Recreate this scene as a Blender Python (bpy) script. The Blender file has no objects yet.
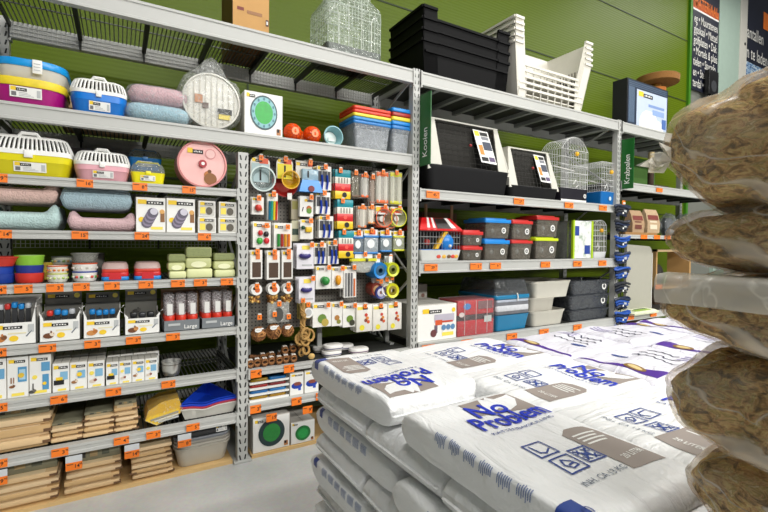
import bpy, bmesh, math, random
from mathutils import Vector, Matrix, noise
random.seed(7)
C = bpy.context.scene.collection
PI = math.pi
# ------------------------------------------------------------------ camera model (also turns a pixel into a point on a real plane)
F, CX, CY, H, D = 444.604, 384.0, 252.68, 1.4285, 2.9
yaw, pitch, roll = math.radians(30.690), math.radians(-1.358), math.radians(.560)
FW = Vector((math.sin(yaw)*math.cos(pitch), math.cos(yaw)*math.cos(pitch), math.sin(pitch)))
_r = Vector((math.cos(yaw), -math.sin(yaw), 0)); _u = _r.cross(FW)
RT = _r*math.cos(roll)+_u*math.sin(roll); UP = -_r*math.sin(roll)+_u*math.cos(roll)
def ray(x, y): return FW+RT*((x-CX)/F)-UP*((y-CY)/F)
def W(x, y, Y):
    d = ray(x, y); return d*(Y/d.y)+Vector((0, 0, H))
def G(x, y, z):
    d = ray(x, y); return d*((z-H)/d.z)+Vector((0, 0, H))
# ------------------------------------------------------------------ materials
def lin(c): return c/12.92 if c <= .04045 else ((c+.055)/1.055)**2.4
def hexc(h): return tuple(lin(int(h[i:i+2], 16)/255) for i in (0, 2, 4))+(1.0,)
MC = {}
def nt(name):
    m = bpy.data.materials.new(name); m.use_nodes = True
    t = m.node_tree; b = t.nodes['Principled BSDF']; return m, t, b
def M(h, rough=.5, var=.06, scale=14, bump=0., bscale=60, metal=0., spec=.5):
    k = (h, rough, var, scale, bump, bscale, metal, spec)
    if k in MC: return MC[k]
    m, t, b = nt('paint_'+h); N = t.nodes.new; L = t.links.new
    tc = N('ShaderNodeTexCoord')
    nz = N('ShaderNodeTexNoise'); nz.inputs['Scale'].default_value = scale; nz.inputs['Detail'].default_value = 3
    L(tc.outputs['Object'], nz.inputs['Vector'])
    c = hexc(h); mx = N('ShaderNodeMix'); mx.data_type = 'RGBA'
    mx.inputs['A'].default_value = tuple(max(0, v*(1-var)) for v in c[:3])+(1,)
    mx.inputs['B'].default_value = tuple(min(1, v*(1+var)) for v in c[:3])+(1,)
    L(nz.outputs['Fac'], mx.inputs['Factor']); L(mx.outputs['Result'], b.inputs['Base Color'])
    b.inputs['Roughness'].default_value = rough; b.inputs['Metallic'].default_value = metal
    b.inputs['Specular IOR Level'].default_value = spec
    if bump:
        n2 = N('ShaderNodeTexNoise'); n2.inputs['Scale'].default_value = bscale; n2.inputs['Detail'].default_value = 3
        L(tc.outputs['Object'], n2.inputs['Vector'])
        bp = N('ShaderNodeBump'); bp.inputs['Strength'].default_value = bump; bp.inputs['Distance'].default_value = .01
        L(n2.outputs['Fac'], bp.inputs['Height']); L(bp.outputs['Normal'], b.inputs['Normal'])
    MC[k] = m; return m
def film(h, opac=.3, rough=.15, crinkle=.6, bscale=25, haze=0.):
    """thin clear plastic: partly transparent, partly a glossy coat"""
    k = ('film', h, opac, rough, crinkle, bscale, haze)
    if k in MC: return MC[k]
    m, t, b = nt('clear_plastic_'+h); N = t.nodes.new; L = t.links.new
    b.inputs['Base Color'].default_value = hexc(h); b.inputs['Roughness'].default_value = rough
    b.inputs['Specular IOR Level'].default_value = .8
    tr = N('ShaderNodeBsdfTransparent'); tr.inputs['Color'].default_value = tuple(.75+.25*v for v in hexc(h)[:3])+(1,)
    tc = N('ShaderNodeTexCoord'); nz = N('ShaderNodeTexNoise'); nz.inputs['Scale'].default_value = bscale; nz.inputs['Detail'].default_value = 2
    nz.inputs['Distortion'].default_value = 1.5
    L(tc.outputs['Object'], nz.inputs['Vector'])
    if crinkle:
        bp = N('ShaderNodeBump'); bp.inputs['Strength'].default_value = crinkle; bp.inputs['Distance'].default_value = .02
        L(nz.outputs['Fac'], bp.inputs['Height']); L(bp.outputs['Normal'], b.inputs['Normal'])
    lw = N('ShaderNodeLayerWeight'); lw.inputs['Blend'].default_value = .3
    if crinkle: L(bp.outputs['Normal'], lw.inputs['Normal'])
    mr = N('ShaderNodeMapRange'); mr.inputs['To Min'].default_value = opac; mr.inputs['To Max'].default_value = min(1, opac+.3)
    L(lw.outputs['Fresnel'], mr.inputs['Value'])
    cr = N('ShaderNodeMapRange'); cr.inputs['From Min'].default_value = .022; cr.inputs['From Max'].default_value = .0; cr.inputs['To Max'].default_value = .5*crinkle  # pale crease streaks in the opacity stand in for highlights on crinkled film
    sb = N('ShaderNodeMath'); sb.operation = 'SUBTRACT'; sb.inputs[1].default_value = .5; L(nz.outputs['Fac'], sb.inputs[0]); ab = N('ShaderNodeMath'); ab.operation = 'ABSOLUTE'; L(sb.outputs[0], ab.inputs[0])
    L(ab.outputs[0], cr.inputs['Value']); sm = N('ShaderNodeMath'); sm.use_clamp = True; L(mr.outputs['Result'], sm.inputs[0]); L(cr.outputs['Result'], sm.inputs[1])
    if haze:
        n2 = N('ShaderNodeTexNoise'); n2.inputs['Scale'].default_value = 5; n2.inputs['Detail'].default_value = 3; L(tc.outputs['Object'], n2.inputs['Vector'])
        h1 = N('ShaderNodeMapRange'); h1.inputs['From Min'].default_value = .48; h1.inputs['From Max'].default_value = .75; h1.inputs['To Max'].default_value = haze; L(n2.outputs['Fac'], h1.inputs['Value'])
        h2 = N('ShaderNodeMath'); h2.use_clamp = True; L(sm.outputs[0], h2.inputs[0]); L(h1.outputs['Result'], h2.inputs[1]); sm = h2
    mix = N('ShaderNodeMixShader'); L(sm.outputs[0], mix.inputs['Fac'])
    L(tr.outputs['BSDF'], mix.inputs[1]); L(b.outputs['BSDF'], mix.inputs[2])
    L(mix.outputs['Shader'], t.nodes['Material Output'].inputs['Surface'])
    MC[k] = m; return m
def ramp_mat(name, stops, scale, rough=.8, bump=.5, stretch=(1, 1, 1), dist=.01, detail=6, distort=0):
    m, t, b = nt(name); N = t.nodes.new; L = t.links.new
    tc = N('ShaderNodeTexCoord'); mp = N('ShaderNodeMapping'); mp.inputs['Scale'].default_value = stretch
    L(tc.outputs['Object'], mp.inputs['Vector'])
    nz = N('ShaderNodeTexNoise'); nz.inputs['Scale'].default_value = scale; nz.inputs['Detail'].default_value = detail
    nz.inputs['Roughness'].default_value = .65; nz.inputs['Distortion'].default_value = distort
    L(mp.outputs['Vector'], nz.inputs['Vector'])
    cr = N('ShaderNodeValToRGB'); e = cr.color_ramp.elements
    e[0].position, e[0].color = stops[0][0], hexc(stops[0][1]); e[1].position, e[1].color = stops[-1][0], hexc(stops[-1][1])
    for p, h in stops[1:-1]: q = e.new(p); q.color = hexc(h)
    L(nz.outputs['Fac'], cr.inputs['Fac']); L(cr.outputs['Color'], b.inputs['Base Color'])
    b.inputs['Roughness'].default_value = rough
    bp = N('ShaderNodeBump'); bp.inputs['Strength'].default_value = bump; bp.inputs['Distance'].default_value = dist
    L(nz.outputs['Fac'], bp.inputs['Height']); L(bp.outputs['Normal'], b.inputs['Normal'])
    return m
def slot_mat():
    """grey enamel with the rack posts' two columns of slanted key slots"""
    m, t, b = nt('slotted_grey_steel'); N = t.nodes.new; L = t.links.new
    tc = N('ShaderNodeTexCoord'); s = N('ShaderNodeSeparateXYZ'); L(tc.outputs['Object'], s.inputs[0])
    def mt(op, a, bv=None):
        n = N('ShaderNodeMath'); n.operation = op
        for i, v in enumerate((a, bv)):
            if v is None: continue
            if isinstance(v, (int, float)): n.inputs[i].default_value = v
            else: L(v, n.inputs[i])
        return n.outputs[0]
    zf = mt('SUBTRACT', mt('FRACT', mt('DIVIDE', s.outputs['Z'], .052)), .5)
    ax = mt('ABSOLUTE', s.outputs['X'])
    off = mt('ADD', mt('MULTIPLY', zf, .011), .0165)
    inx = mt('LESS_THAN', mt('ABSOLUTE', mt('SUBTRACT', ax, off)), .0048)
    inz = mt('LESS_THAN', mt('ABSOLUTE', zf), .30)
    f = mt('MULTIPLY', inx, inz)
    mx = N('ShaderNodeMix'); mx.data_type = 'RGBA'; mx.inputs['A'].default_value = hexc('BABBB7'); mx.inputs['B'].default_value = hexc('1C1D1C')
    L(f, mx.inputs['Factor']); L(mx.outputs['Result'], b.inputs['Base Color']); b.inputs['Roughness'].default_value = .42
    return m
GREY = M('B6B7B3', .4, .03); GREYD = M('8F918E', .45, .05); SLOT = slot_mat()
WIRE = M('4A4C48', .4, .05, metal=.3); WIRED = M('232521', .5, .05); WIREL = M('B9BAB4', .4, .03)
WHITE = M('ECECE8', .5, .03); WHITE2 = M('DAD9D2', .45, .04); OFFW = M('CFCDC2', .5, .04)
BLACK = M('131314', .35, .1); DARK = M('24262A', .4, .1); DGREY = M('3B3D40', .45, .08); CHAR = M('2B2C2E', .6, .1)
ORANGE = M('F07A1C', .5, .03); YEL = M('EFC92C', .5, .04); INK = M('151515', .6, .02); TAGINK = M('2A1A10', .6, .02)
CARD = M('C39A63', .75, .08, 9); CARDD = M('5E3D22', .75, .1, 9); KRAFT = M('D8B98C', .75, .1, 20)
BLUE = M('1277C9', .35, .04); RED = M('C9272B', .35, .05); LIME = M('C6D41C', .35, .04); TEAL = M('16707C', .4, .06)
# ------------------------------------------------------------------ mesh builder
def rrect(w, d, r, n=4):
    """points of a rounded rectangle, anticlockwise from the front (-y) side"""
    r = max(1e-4, min(r, w/2-1e-4, d/2-1e-4)); out = []
    for cx, cy, a0 in ((w/2-r, -d/2+r, -PI/2), (w/2-r, d/2-r, 0), (-w/2+r, d/2-r, PI/2), (-w/2+r, -d/2+r, PI)):
        for i in range(n+1):
            a = a0+PI/2*i/n; out.append((cx+r*math.cos(a), cy+r*math.sin(a)))
    return out
class MB:
    def __init__(s): s.v = []; s.f = []; s.m = []; s.mats = []
    def mi(s, mat):
        if mat not in s.mats: s.mats.append(mat)
        return s.mats.index(mat)
    def add(s, vs, fs, mat):
        o = len(s.v); s.v += [tuple(p) for p in vs]; k = s.mi(mat)
        for f in fs: s.f.append([o+i for i in f]); s.m.append(k)
    def box(s, x0, x1, y0, y1, z0, z1, mat):
        v = [(x, y, z) for z in (z0, z1) for y in (y0, y1) for x in (x0, x1)]
        s.add(v, [(0, 2, 3, 1), (4, 5, 7, 6), (0, 1, 5, 4), (2, 6, 7, 3), (0, 4, 6, 2), (1, 3, 7, 5)], mat); return s
    def loft(s, rings, mat, capa=True, capb=True, closed=True):
        n = len(rings[0]); v = [p for r in rings for p in r]; f = []
        for j in range(len(rings)-1):
            for i in range(n if closed else n-1):
                a, b = j*n+i, j*n+(i+1) % n; f.append((a, b, b+n, a+n))
        if capa: f.append(tuple(reversed(range(n))))
        if capb: f.append(tuple(range((len(rings)-1)*n, len(rings)*n)))
        s.add(v, f, mat); return s
    def rbox(s, cx, cy, z0, z1, w, d, r, mat, e=.006, n=4):
        """upright box with rounded corners and softened top and bottom edges"""
        e = min(e, (z1-z0)/3, w/4, d/4)
        R = lambda k, z: [(cx+a, cy+b, z) for a, b in rrect(w-2*k, d-2*k, max(r-k, .001), n)]
        return s.loft([R(e, z0), R(e*.3, z0+e*.3), R(0, z0+e), R(0, z1-e), R(e*.3, z1-e*.3), R(e, z1)], mat)
    def tub(s, cx, cy, rings, mat, t=.004, inner=None, n=4, lip=0):
        """open container; rings = (z, w, d, r) from floor to rim"""
        R = lambda q, k, dz=0: [(cx+a, cy+b, q[0]+dz) for a, b in rrect(q[1]-2*k, q[2]-2*k, max(q[3]-k, .001), n)]
        out = [R(q, 0) for q in rings]; top = rings[-1]
        if lip: out += [R((top[0], top[1]+2*lip, top[2]+2*lip, top[3]+lip), 0), R((top[0]+lip*.8, top[1]+2*lip, top[2]+2*lip, top[3]+lip), 0), R((top[0]+lip*.8, top[1], top[2], top[3]), t)]
        s.loft(out, mat, True, False)
        inn = [R(q, t) for q in reversed(rings)]
        o2 = [out[-1], inn[0]] if not lip else [out[-1]]
        s.loft([out[-1]]+inn[:-1]+[R(rings[0], t, t)], inner or mat, False, True); return s
    def tube(s, pts, r, mat, n=6, closed=False):
        pts = [Vector(p) for p in pts]; rs = r if isinstance(r, (list, tuple)) else [r]*len(pts); rings = []; prev = None
        for i, p in enumerate(pts):
            a = pts[i-1] if (i or closed) else p; b = pts[(i+1) % len(pts)] if (i < len(pts)-1 or closed) else p
            t = (b-a).normalized()
            if prev is None:
                q = Vector((0, 0, 1)) if abs(t.z) < .9 else Vector((1, 0, 0)); u = t.cross(q).normalized()
            else: u = (prev-t*prev.dot(t)).normalized()
            prev = u; w = t.cross(u)
            rings.append([p+(u*math.cos(2*PI*k/n)+w*math.sin(2*PI*k/n))*rs[i] for k in range(n)])
        if closed: rings.append(rings[0])
        return s.loft(rings, mat, not closed, not closed)
    def bar(s, a, b, r, mat): return s.tube([a, b], r, mat, 4)
    def lathe(s, prof, mat, c=(0, 0, 0), axis='z', n=20, capa=True, capb=True, sx=1., sy=1.):
        def P(r, h, a):
            u, v = r*math.cos(a)*sx, r*math.sin(a)*sy
            q = (u, v, h) if axis == 'z' else ((u, h, -v) if axis == 'y' else (h, u, v))
            return (c[0]+q[0], c[1]+q[1], c[2]+q[2])
        return s.loft([[P(r, h, 2*PI*i/n) for i in range(n)] for r, h in prof], mat, capa, capb)
    def ball(s, c, r, mat, n=14, sc=(1, 1, 1), p=1.0, nz=0., ns=20):
        rings = []
        for j in range(1, n//2+1):
            t = PI*j/(n//2+1); ring = []
            for i in range(n):
                a = 2*PI*i/n; q = [math.sin(t)*math.cos(a), math.sin(t)*math.sin(a), -math.cos(t)]
                q = [math.copysign(abs(k)**p, k) for k in q]; kk = 1+(nz*noise.noise(Vector((q[0]*3+c[0]*ns, q[1]*3+c[1]*ns, q[2]*3+c[2]*ns))) if nz else 0)
                ring.append((c[0]+q[0]*r*sc[0]*kk, c[1]+q[1]*r*sc[1]*kk, c[2]+q[2]*r*sc[2]*kk))
            rings.append(ring)
        return s.loft(rings, mat)
    def quad(s, a, b, c, d, mat): s.add([a, b, c, d], [(0, 1, 2, 3)], mat); return s
    def fr(s, x0, x1, z0, z1, y, mat, th=.0008):
        """flat print lying on a front (-y) face"""
        return s.box(x0, x1, y-th, y, z0, z1, mat)
    def disc(s, cx, cz, r, y, mat, rz=None, n=20, th=.0009):
        rz = rz or r; v = [(cx+r*math.cos(2*PI*i/n), y-th, cz+rz*math.sin(2*PI*i/n)) for i in range(n)]
        s.add(v, [tuple(range(n))], mat); return s
    def text(s, st, size, mat, o, xd=(1, 0, 0), yd=(0, 0, 1), align='LEFT', fat=0., fn=None, sx=1.):
        me = text_mesh(st, align, fat); xd, yd, o = Vector(xd), Vector(yd), Vector(o)
        vs = [o+xd*(p[0]*size*sx)+yd*(p[1]*size) for p in me[0]]
        if fn: vs = [fn(p) for p in vs]
        s.add(vs, me[1], mat); return s
TM = {}
def text_mesh(st, align, fat):
    k = (st, align, fat)
    if k in TM: return TM[k]
    cu = bpy.data.curves.new('t', 'FONT'); cu.body = st; cu.align_x = align; cu.offset = fat; cu.resolution_u = 3
    o = bpy.data.objects.new('t', cu); C.objects.link(o)
    me = bpy.data.meshes.new_from_object(o.evaluated_get(bpy.context.evaluated_depsgraph_get()))
    TM[k] = ([tuple(v.co) for v in me.vertices], [tuple(p.vertices) for p in me.polygons])
    bpy.data.objects.remove(o); bpy.data.curves.remove(cu); bpy.data.meshes.remove(me); return TM[k]
def obj(name, m, parent=None, loc=None, smooth=38, rz=0, merge=False):
    me = bpy.data.meshes.new(name); me.from_pydata(m.v, [], m.f)
    for k in m.mats: me.materials.append(k)
    me.polygons.foreach_set('material_index', m.m)
    bm = bmesh.new(); bm.from_mesh(me); merge and bmesh.ops.remove_doubles(bm, verts=bm.verts, dist=.0006); bmesh.ops.recalc_face_normals(bm, faces=bm.faces); bm.to_mesh(me); bm.free()
    if smooth:
        me.shade_smooth(); me.set_sharp_from_angle(angle=math.radians(smooth))
    me.update()
    o = bpy.data.objects.new(name, me); C.objects.link(o)
    if parent: o.parent = parent
    if loc: o.location = loc
    if rz: o.rotation_euler.z = rz
    return o
def tag(o, label, cat, group=None):
    o['label'] = label; o['category'] = cat
    if group: o['group'] = group
    return o
def T(name, label, cat, loc=(0, 0, 0), group=None, rz=0):
    o = bpy.data.objects.new(name, None); C.objects.link(o); o.location = loc; o.rotation_euler.z = rz
    o.empty_display_size = .05
    return tag(o, label, cat, group)
def solo(name, m, label, cat, loc=(0, 0, 0), group=None, rz=0, smooth=38, merge=False): return tag(obj(name, m, None, loc, smooth, rz, merge), label, cat, group)
def struct(name, m, smooth=38):
    o = obj(name, m, None, None, smooth); o['kind'] = 'structure'; return o
def dup(root, loc, label=None, rz=None):
    r = root.copy(); C.objects.link(r); r.location = loc
    if rz is not None: r.rotation_euler.z = rz
    if label: r['label'] = label
    for ch in root.children:
        c = ch.copy(); C.objects.link(c); c.parent = r
        for g in ch.children:
            q = g.copy(); C.objects.link(q); q.parent = c
    return r
# ------------------------------------------------------------------ shelf levels (tops of the front beams)
Z0, ZF = .045, 2.772
ZB, Z1, Z2, Z3, Z4, Z5, Z6 = 2.115, 1.752, 1.473, 1.195, .88, .605, .322     # the bay with the carriers
ZP, ZQ = .594, .366                                                          # under the pegboard
ZA, ZC, ZD = 1.856, 1.278, .622                                              # the cage bay
ZK, ZL, ZN = 2.122, 1.54, .636                                               # the scratching post bay
XL, XM, XR, XE, XS = -.615, 2.005, 4.705, 7.405, .675
YB = 3.6
# ------------------------------------------------------------------ the setting
def floor_mat():
    m, t, b = nt('pale_concrete'); N = t.nodes.new; L = t.links.new
    tc = N('ShaderNodeTexCoord'); a = N('ShaderNodeTexNoise'); a.inputs['Scale'].default_value = 2.2; a.inputs['Detail'].default_value = 8
    c = N('ShaderNodeTexNoise'); c.inputs['Scale'].default_value = 45; c.inputs['Detail'].default_value = 4
    L(tc.outputs['Object'], a.inputs['Vector']); L(tc.outputs['Object'], c.inputs['Vector'])
    cr = N('ShaderNodeValToRGB'); e = cr.color_ramp.elements; e[0].position = .3; e[0].color = hexc('BDBFBC'); e[1].position = .7; e[1].color = hexc('DADAD6')
    L(a.outputs['Fac'], cr.inputs['Fac'])
    mx = N('ShaderNodeMix'); mx.data_type = 'RGBA'; mx.blend_type = 'MULTIPLY'; mx.inputs['Factor'].default_value = .25
    L(cr.outputs['Color'], mx.inputs['A']); L(c.outputs['Color'], mx.inputs['B']); L(mx.outputs['Result'], b.inputs['Base Color'])
    b.inputs['Roughness'].default_value = .38; return m
def wall_mat():
    m, t, b = nt('green_ribbed_sheet'); N = t.nodes.new; L = t.links.new
    tc = N('ShaderNodeTexCoord'); wv = N('ShaderNodeTexWave'); wv.wave_type = 'BANDS'; wv.bands_direction = 'Z'
    wv.inputs['Scale'].default_value = 9.5; L(tc.outputs['Object'], wv.inputs['Vector'])
    nz = N('ShaderNodeTexNoise'); nz.inputs['Scale'].default_value = 70; L(tc.outputs['Object'], nz.inputs['Vector'])
    sm = N('ShaderNodeMath'); sm.operation = 'MULTIPLY_ADD'; sm.inputs[1].default_value = .35
    L(nz.outputs['Fac'], sm.inputs[0]); L(wv.outputs['Fac'], sm.inputs[2])
    bp = N('ShaderNodeBump'); bp.inputs['Strength'].default_value = .22; bp.inputs['Distance'].default_value = .006
    L(sm.outputs[0], bp.inputs['Height']); L(bp.outputs['Normal'], b.inputs['Normal'])
    n2 = N('ShaderNodeTexNoise'); n2.inputs['Scale'].default_value = .6; L(tc.outputs['Object'], n2.inputs['Vector'])
    mx = N('ShaderNodeMix'); mx.data_type = 'RGBA'; mx.inputs['A'].default_value = hexc('516400'); mx.inputs['B'].default_value = hexc('5A6E04')
    L(n2.outputs['Fac'], mx.inputs['Factor']); L(mx.outputs['Result'], b.inputs['Base Color']); b.inputs['Roughness'].default_value = .42; b.inputs['Specular IOR Level'].default_value = .22
    return m
m = MB(); m.box(-4, 16, -5, 4.0, -.1, 0, floor_mat()); struct('floor', m)
WALL = wall_mat()
m = MB(); m.box(-4, 8.40, 4.0, 4.12, 0, 7, WALL)
struct('wall_back', m)
m = MB(); m.box(8.40, 8.47, 3.96, 4.1, 0, 7, M('3E7A14', .4)); struct('trim_1', m)
m = MB()
for z in (.95, 1.93, 2.91, 3.90, 4.93, 5.95): m.box(-4, 8.40, 3.994, 4.001, z-.008, z+.008, M('263404', .6))
m.box(.96, .975, 3.99, 4.001, 0, 7, M('2E4204', .6)); struct('trim_2', m)
m = MB(); m.box(8.47, 16, 4.02, 4.12, 0, 7, M('767870', .6)); struct('wall_side', m)
pa, pb, pc = W(719, 40, 3.965).x, W(739.5, 40, 3.965).x, W(747, 40, 3.955).x
m = MB(); m.box(pa, pb, 3.965, 4.2, 0, 7, M('9DB1A4', .45)); struct('pillar', m)
m = MB(); m.box(pb, pc, 3.955, 4.19, 0, 7, M('C9C6BC', .3)); m.lathe([(.03, -.005), (.03, .0)], BLACK, (pc-.08, 3.955, 5.35), 'y', 10); struct('trim_3', m)
# hanging boards on the far wall
m = MB(); NAVY = M('161A2B', .5)
m.box(8.50, 9.42, 3.97, 4.0, 4.14, 6.6, NAVY)
m.fr(8.50, 9.42, 5.50, 5.53, 3.97, WHITE); m.fr(8.50, 9.42, 5.53, 6.6, 3.97, M('C2571E', .5)); m.fr(8.50, 9.42, 5.66, 6.6, 3.9692, NAVY)
o = T('sign_board', 'tall dark blue sign listing building goods in white lettering', 'sign')
obj('board', m, o)
t = MB()
for i, s in enumerate(('eg \u2022 Muurstenen', 'gipskaal \u2022 Metsel', 'golfplaten \u2022 Dak', '\u2022 Mortels & pleis', 'tielen \u2022 Stucado', 'en \u2022 Steigers', 'terdal \u2022 I')):
    t.text(s, .205, WHITE2, (8.53, 3.964, 5.29-.183*i), sx=.62, fat=.006)
obj('lettering', t, o)
t = MB(); t.text('MATERIAAL', .26, M('E0762A', .5), (8.53, 3.962, 5.55), sx=.62, fat=.01); obj('heading', t, o)
# clip the long lines at the board edge (the pillar stands in front of it)
m = MB(); m.box(pc+.01, 12.6, 3.97, 4.0, 4.3, 6.6, NAVY); o = T('poster', 'dark poster with white lettering over a blue mesh picture', 'poster'); obj('board', m, o)
t = MB(); t.text('antallen', .34, WHITE2, (pc+.02, 3.964, 5.52), sx=.72, fat=.006); t.text('n te laden', .34, WHITE2, (pc+.02, 3.964, 5.13), sx=.72, fat=.006)
obj('lettering', t, o); t = MB(); t.fr(11.3, 11.9, 5.86, 6.2, 3.966, ORANGE); obj('orange_patch', t, o)
t = MB(); t.box(pc+.01, 12.6, 3.964, 3.97, 4.3, 5.05, ramp_mat('blue_mesh_picture', [(.35, '1B3A6B'), (.5, '6F93B8'), (.62, 'C8D4D6')], 12, stretch=(1, 1, 3), bump=0)); obj('picture', t, o)

# ------------------------------------------------------------------ racking
def post(name, x, y, z0, z1, parent, w=.062, d=.062, foot=False):
    m = MB(); m.box(-w/2, w/2, 0, d, 0, z1-z0, SLOT)
    m.box(-w/2-.001, -w/2, .002, d, .0, z1-z0, GREY)
    if foot: m.box(-.055, .055, -.02, .1, -.005, .006, GREY)
    return obj(name, m, parent, (x, y, z0))
def upright(x, label, z1=2.79, y0=2.9, y1=3.56, z0=0.0):
    r = T('rack_upright', label, 'rack frame')
    post('front_post', x, y0, z0+.006, z1, r, foot=True); post('rear_post', x, y1, z0+.006, z1, r, foot=True)
    m = MB(); z = .25; k = 0
    while z < z1-.2:
        ze = min(z+.45, z1-.05); a, b = ((x, y0+.05, z), (x, y1+.01, ze)) if k % 2 == 0 else ((x, y1+.01, z), (x, y0+.05, ze))
        m.tube([a, b], .011, GREY, 5); z += .45; k += 1
    obj('bracing', m, r)
upright(XL, 'grey slotted rack upright at the end beside the carriers')
upright(XM, 'grey slotted rack upright between the pegboard and the dog crates')
upright(XR, 'grey slotted rack upright beside the small blue cage')
upright(XE, 'grey slotted rack upright beyond the scratching posts')
upright(XS, 'low wide-slotted upright beside the pegboard, under the second beam', 1.99)
def beam(x0, x1, zt, label, h=.088, y=2.885, back=False):
    m = MB(); t = .045 if not back else .04
    p = [(0, -h), (0, -h+.014), (.006, -h+.018), (.006, -.018), (0, -.014), (0, 0), (t, 0), (t, -h)]
    if back: p = [(0, -h), (0, 0), (t, 0), (t, -h)]
    m.loft([[(x, y+a, zt+b) for a, b in p] for x in (x0, x1)], GREY)
    m.box(x0, x0+.012, y-.004, y+.05, zt-h-.02, zt+.005, GREY); m.box(x1-.012, x1, y-.004, y+.05, zt-h-.02, zt+.005, GREY)
    return solo('shelf_beam', m, label, 'beam')
def deck(x0, x1, zt, label, kind='mesh', y0=2.93, y1=YB-.002, lip=True, sup=.36):
    r = T('shelf_deck', label, 'shelf deck'); m = MB()
    if kind == 'mesh':
        n = int((x1-x0)/.024)
        for i in range(n+1):
            x = x0+(x1-x0)*i/n; m.box(x-.0028, x+.0028, y0, y1, zt-.008, zt-.002, WIRE)
            if lip: m.box(x-.002, x+.002, YB-.05, YB-.045, zt-.10, zt-.005, WIREL)
        for y in (y0+.01, (y0+y1)/2, y1-.02): m.box(x0, x1, y-.004, y+.004, zt-.014, zt-.008, WIRE)
        if lip:
            for k in range(4): m.box(x0, x1, YB-.051, YB-.046, zt-.03-.024*k, zt-.026-.024*k, WIREL)
        obj('wire_mesh', m, r)
        n = max(1, round((x1-x0)/sup))
        for i in range(n+1):
            s = MB(); x = x0+(x1-x0)*i/n; s.box(max(x0, x-.012), min(x1, x+.012), y0, YB, zt-.045, zt-.014, WIRED)
            if lip: s.box(max(x0, x-.006), min(x1, x+.006), YB-.06, YB-.05, zt-.11, zt-.012, WIRED)
            obj('support_bar', s, r)
    else:
        m.box(x0, x1, y0, y1, zt-.018, zt-.002, M('2A2B28', .6)); obj('panel', m, r)
        n = max(1, round((x1-x0)/sup))
        for i in range(n+1):
            s = MB(); x = x0+(x1-x0)*i/n; s.box(max(x0, x-.02), min(x1, x+.02), y0, YB, zt-.055, zt-.018, GREYD if kind == 'slat' else WIRED)
            obj('support_bar', s, r)
def level(x0, x1, zt, h, what, kind='mesh', sup=.36):
    beam(x0, x1, zt, 'pale grey front beam '+what, h); beam(x0, x1, zt-.005, 'pale grey rear beam '+what, min(h, .1), YB-.045, True)
    deck(x0, x1, zt, 'steel shelf deck '+what, kind, sup=sup)
a, b = XL+.031, XM-.031
level(a, b, ZF, .104, 'at the top of the bay over the carriers')
level(a, b, ZB, .086, 'under the white box with the green wheel')
for z, h, s in ((Z1, .046, 'under the yellow and pink carriers'), (Z2, .045, 'under the plush beds'), (Z3, .046, 'under the pale green soap boxes'),
                (Z4, .045, 'under the brush display boxes'), (Z5, .052, 'under the rodent boxes and steel bowl'), (Z6, .053, 'under the blue and yellow litter trays')):
    level(a, XS-.031, z, h, s)
level(XS+.031, b, ZP, .04, 'under the wicker rings', 'panel'); level(XS+.031, b, ZQ, .048, 'under the toy tray tiers', 'panel')
a, b = XM+.031, XR-.031
level(a, b, ZF, .104, 'under the black and white stacked beds', 'slat', .3)
level(a, b, ZA, .08, 'under the dog crates', 'panel'); level(a, b, ZC, .095, 'under the small animal tanks', 'panel'); level(a, b, ZD, .086, 'under the big rodent trays', 'panel')
a, b = XR+.031, XE-.031
level(a, b, ZF, .104, 'under the photo box and round scratching post', 'slat', .3)
level(a, b, ZK, .086, 'beside the second green sign', 'panel'); level(a, b, ZL, .042, 'under the leather goods in bags', 'panel'); level(a, b, ZN, .07, 'below the big grey panel', 'panel')
# green flag signs
def flag(x, y0, y1, z0, z1, word, label, tz):
    r = T('sign', label, 'sign', (x, y0, z0)); m = MB(); m.box(-.004, .004, 0, y1-y0, 0, z1-z0, M('0F5D1E', .45)); obj('panel', m, r)
    t = MB(); t.text(word, .085, WHITE, (-.0048, (y1-y0)*.5-.028, tz), xd=(0, 0, 1), yd=(0, 1, 0), fat=.004, sx=.92)
    obj('lettering', t, r)
flag(XM+.036, 2.757, 2.895, 2.03, 2.585, 'Kooien', 'green hanging sign reading Kooien beside the dog crates', .06)
flag(XR+.036, 2.757, 2.895, 2.035, 2.575, 'Krabpalen', 'green hanging sign reading Krabpalen beside the small blue cage', .05)
# pegboard
def peg_mat():
    m, t, b = nt('perforated_grey_panel'); N = t.nodes.new; L = t.links.new
    tc = N('ShaderNodeTexCoord'); s = N('ShaderNodeSeparateXYZ'); L(tc.outputs['Object'], s.inputs[0])
    def mt(op, a, bv=None):
        n = N('ShaderNodeMath'); n.operation = op
        for i, v in enumerate((a, bv)):
            if v is None: continue
            if isinstance(v, (int, float)): n.inputs[i].default_value = v
            else: L(v, n.inputs[i])
        return n.outputs[0]
    q = lambda s_: mt('POWER', mt('SUBTRACT', mt('FRACT', mt('DIVIDE', s_, .025)), .5), 2)
    f = mt('LESS_THAN', mt('ADD', q(s.outputs['X']), q(s.outputs['Z'])),   .04)
    mx = N('ShaderNodeMix'); mx.data_type = 'RGBA'; mx.inputs['A'].default_value = hexc('7E7A72'); mx.inputs['B'].default_value = hexc('22211E')
    L(f, mx.inputs['Factor']); L(mx.outputs['Result'], b.inputs['Base Color']); b.inputs['Roughness'].default_value = .5; return m
r = T('pegboard', 'dark perforated steel pegboard carrying the hanging packs', 'pegboard', (0, 0, 0))
m = MB(); m.box(XS+.06, 1.955, 3.12, 3.135, .80, 2.02, peg_mat()); obj('panel', m, r)
m = MB()
for x in (XS+.09, 1.30, 1.90): m.box(x-.018, x+.018, 3.135, 3.17, ZP+.001, 2.02, GREYD); m.box(x-.018, x+.018, 3.06, 3.30, ZP+.001, ZP+.016, GREYD)
obj('stand', m, r)
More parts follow.
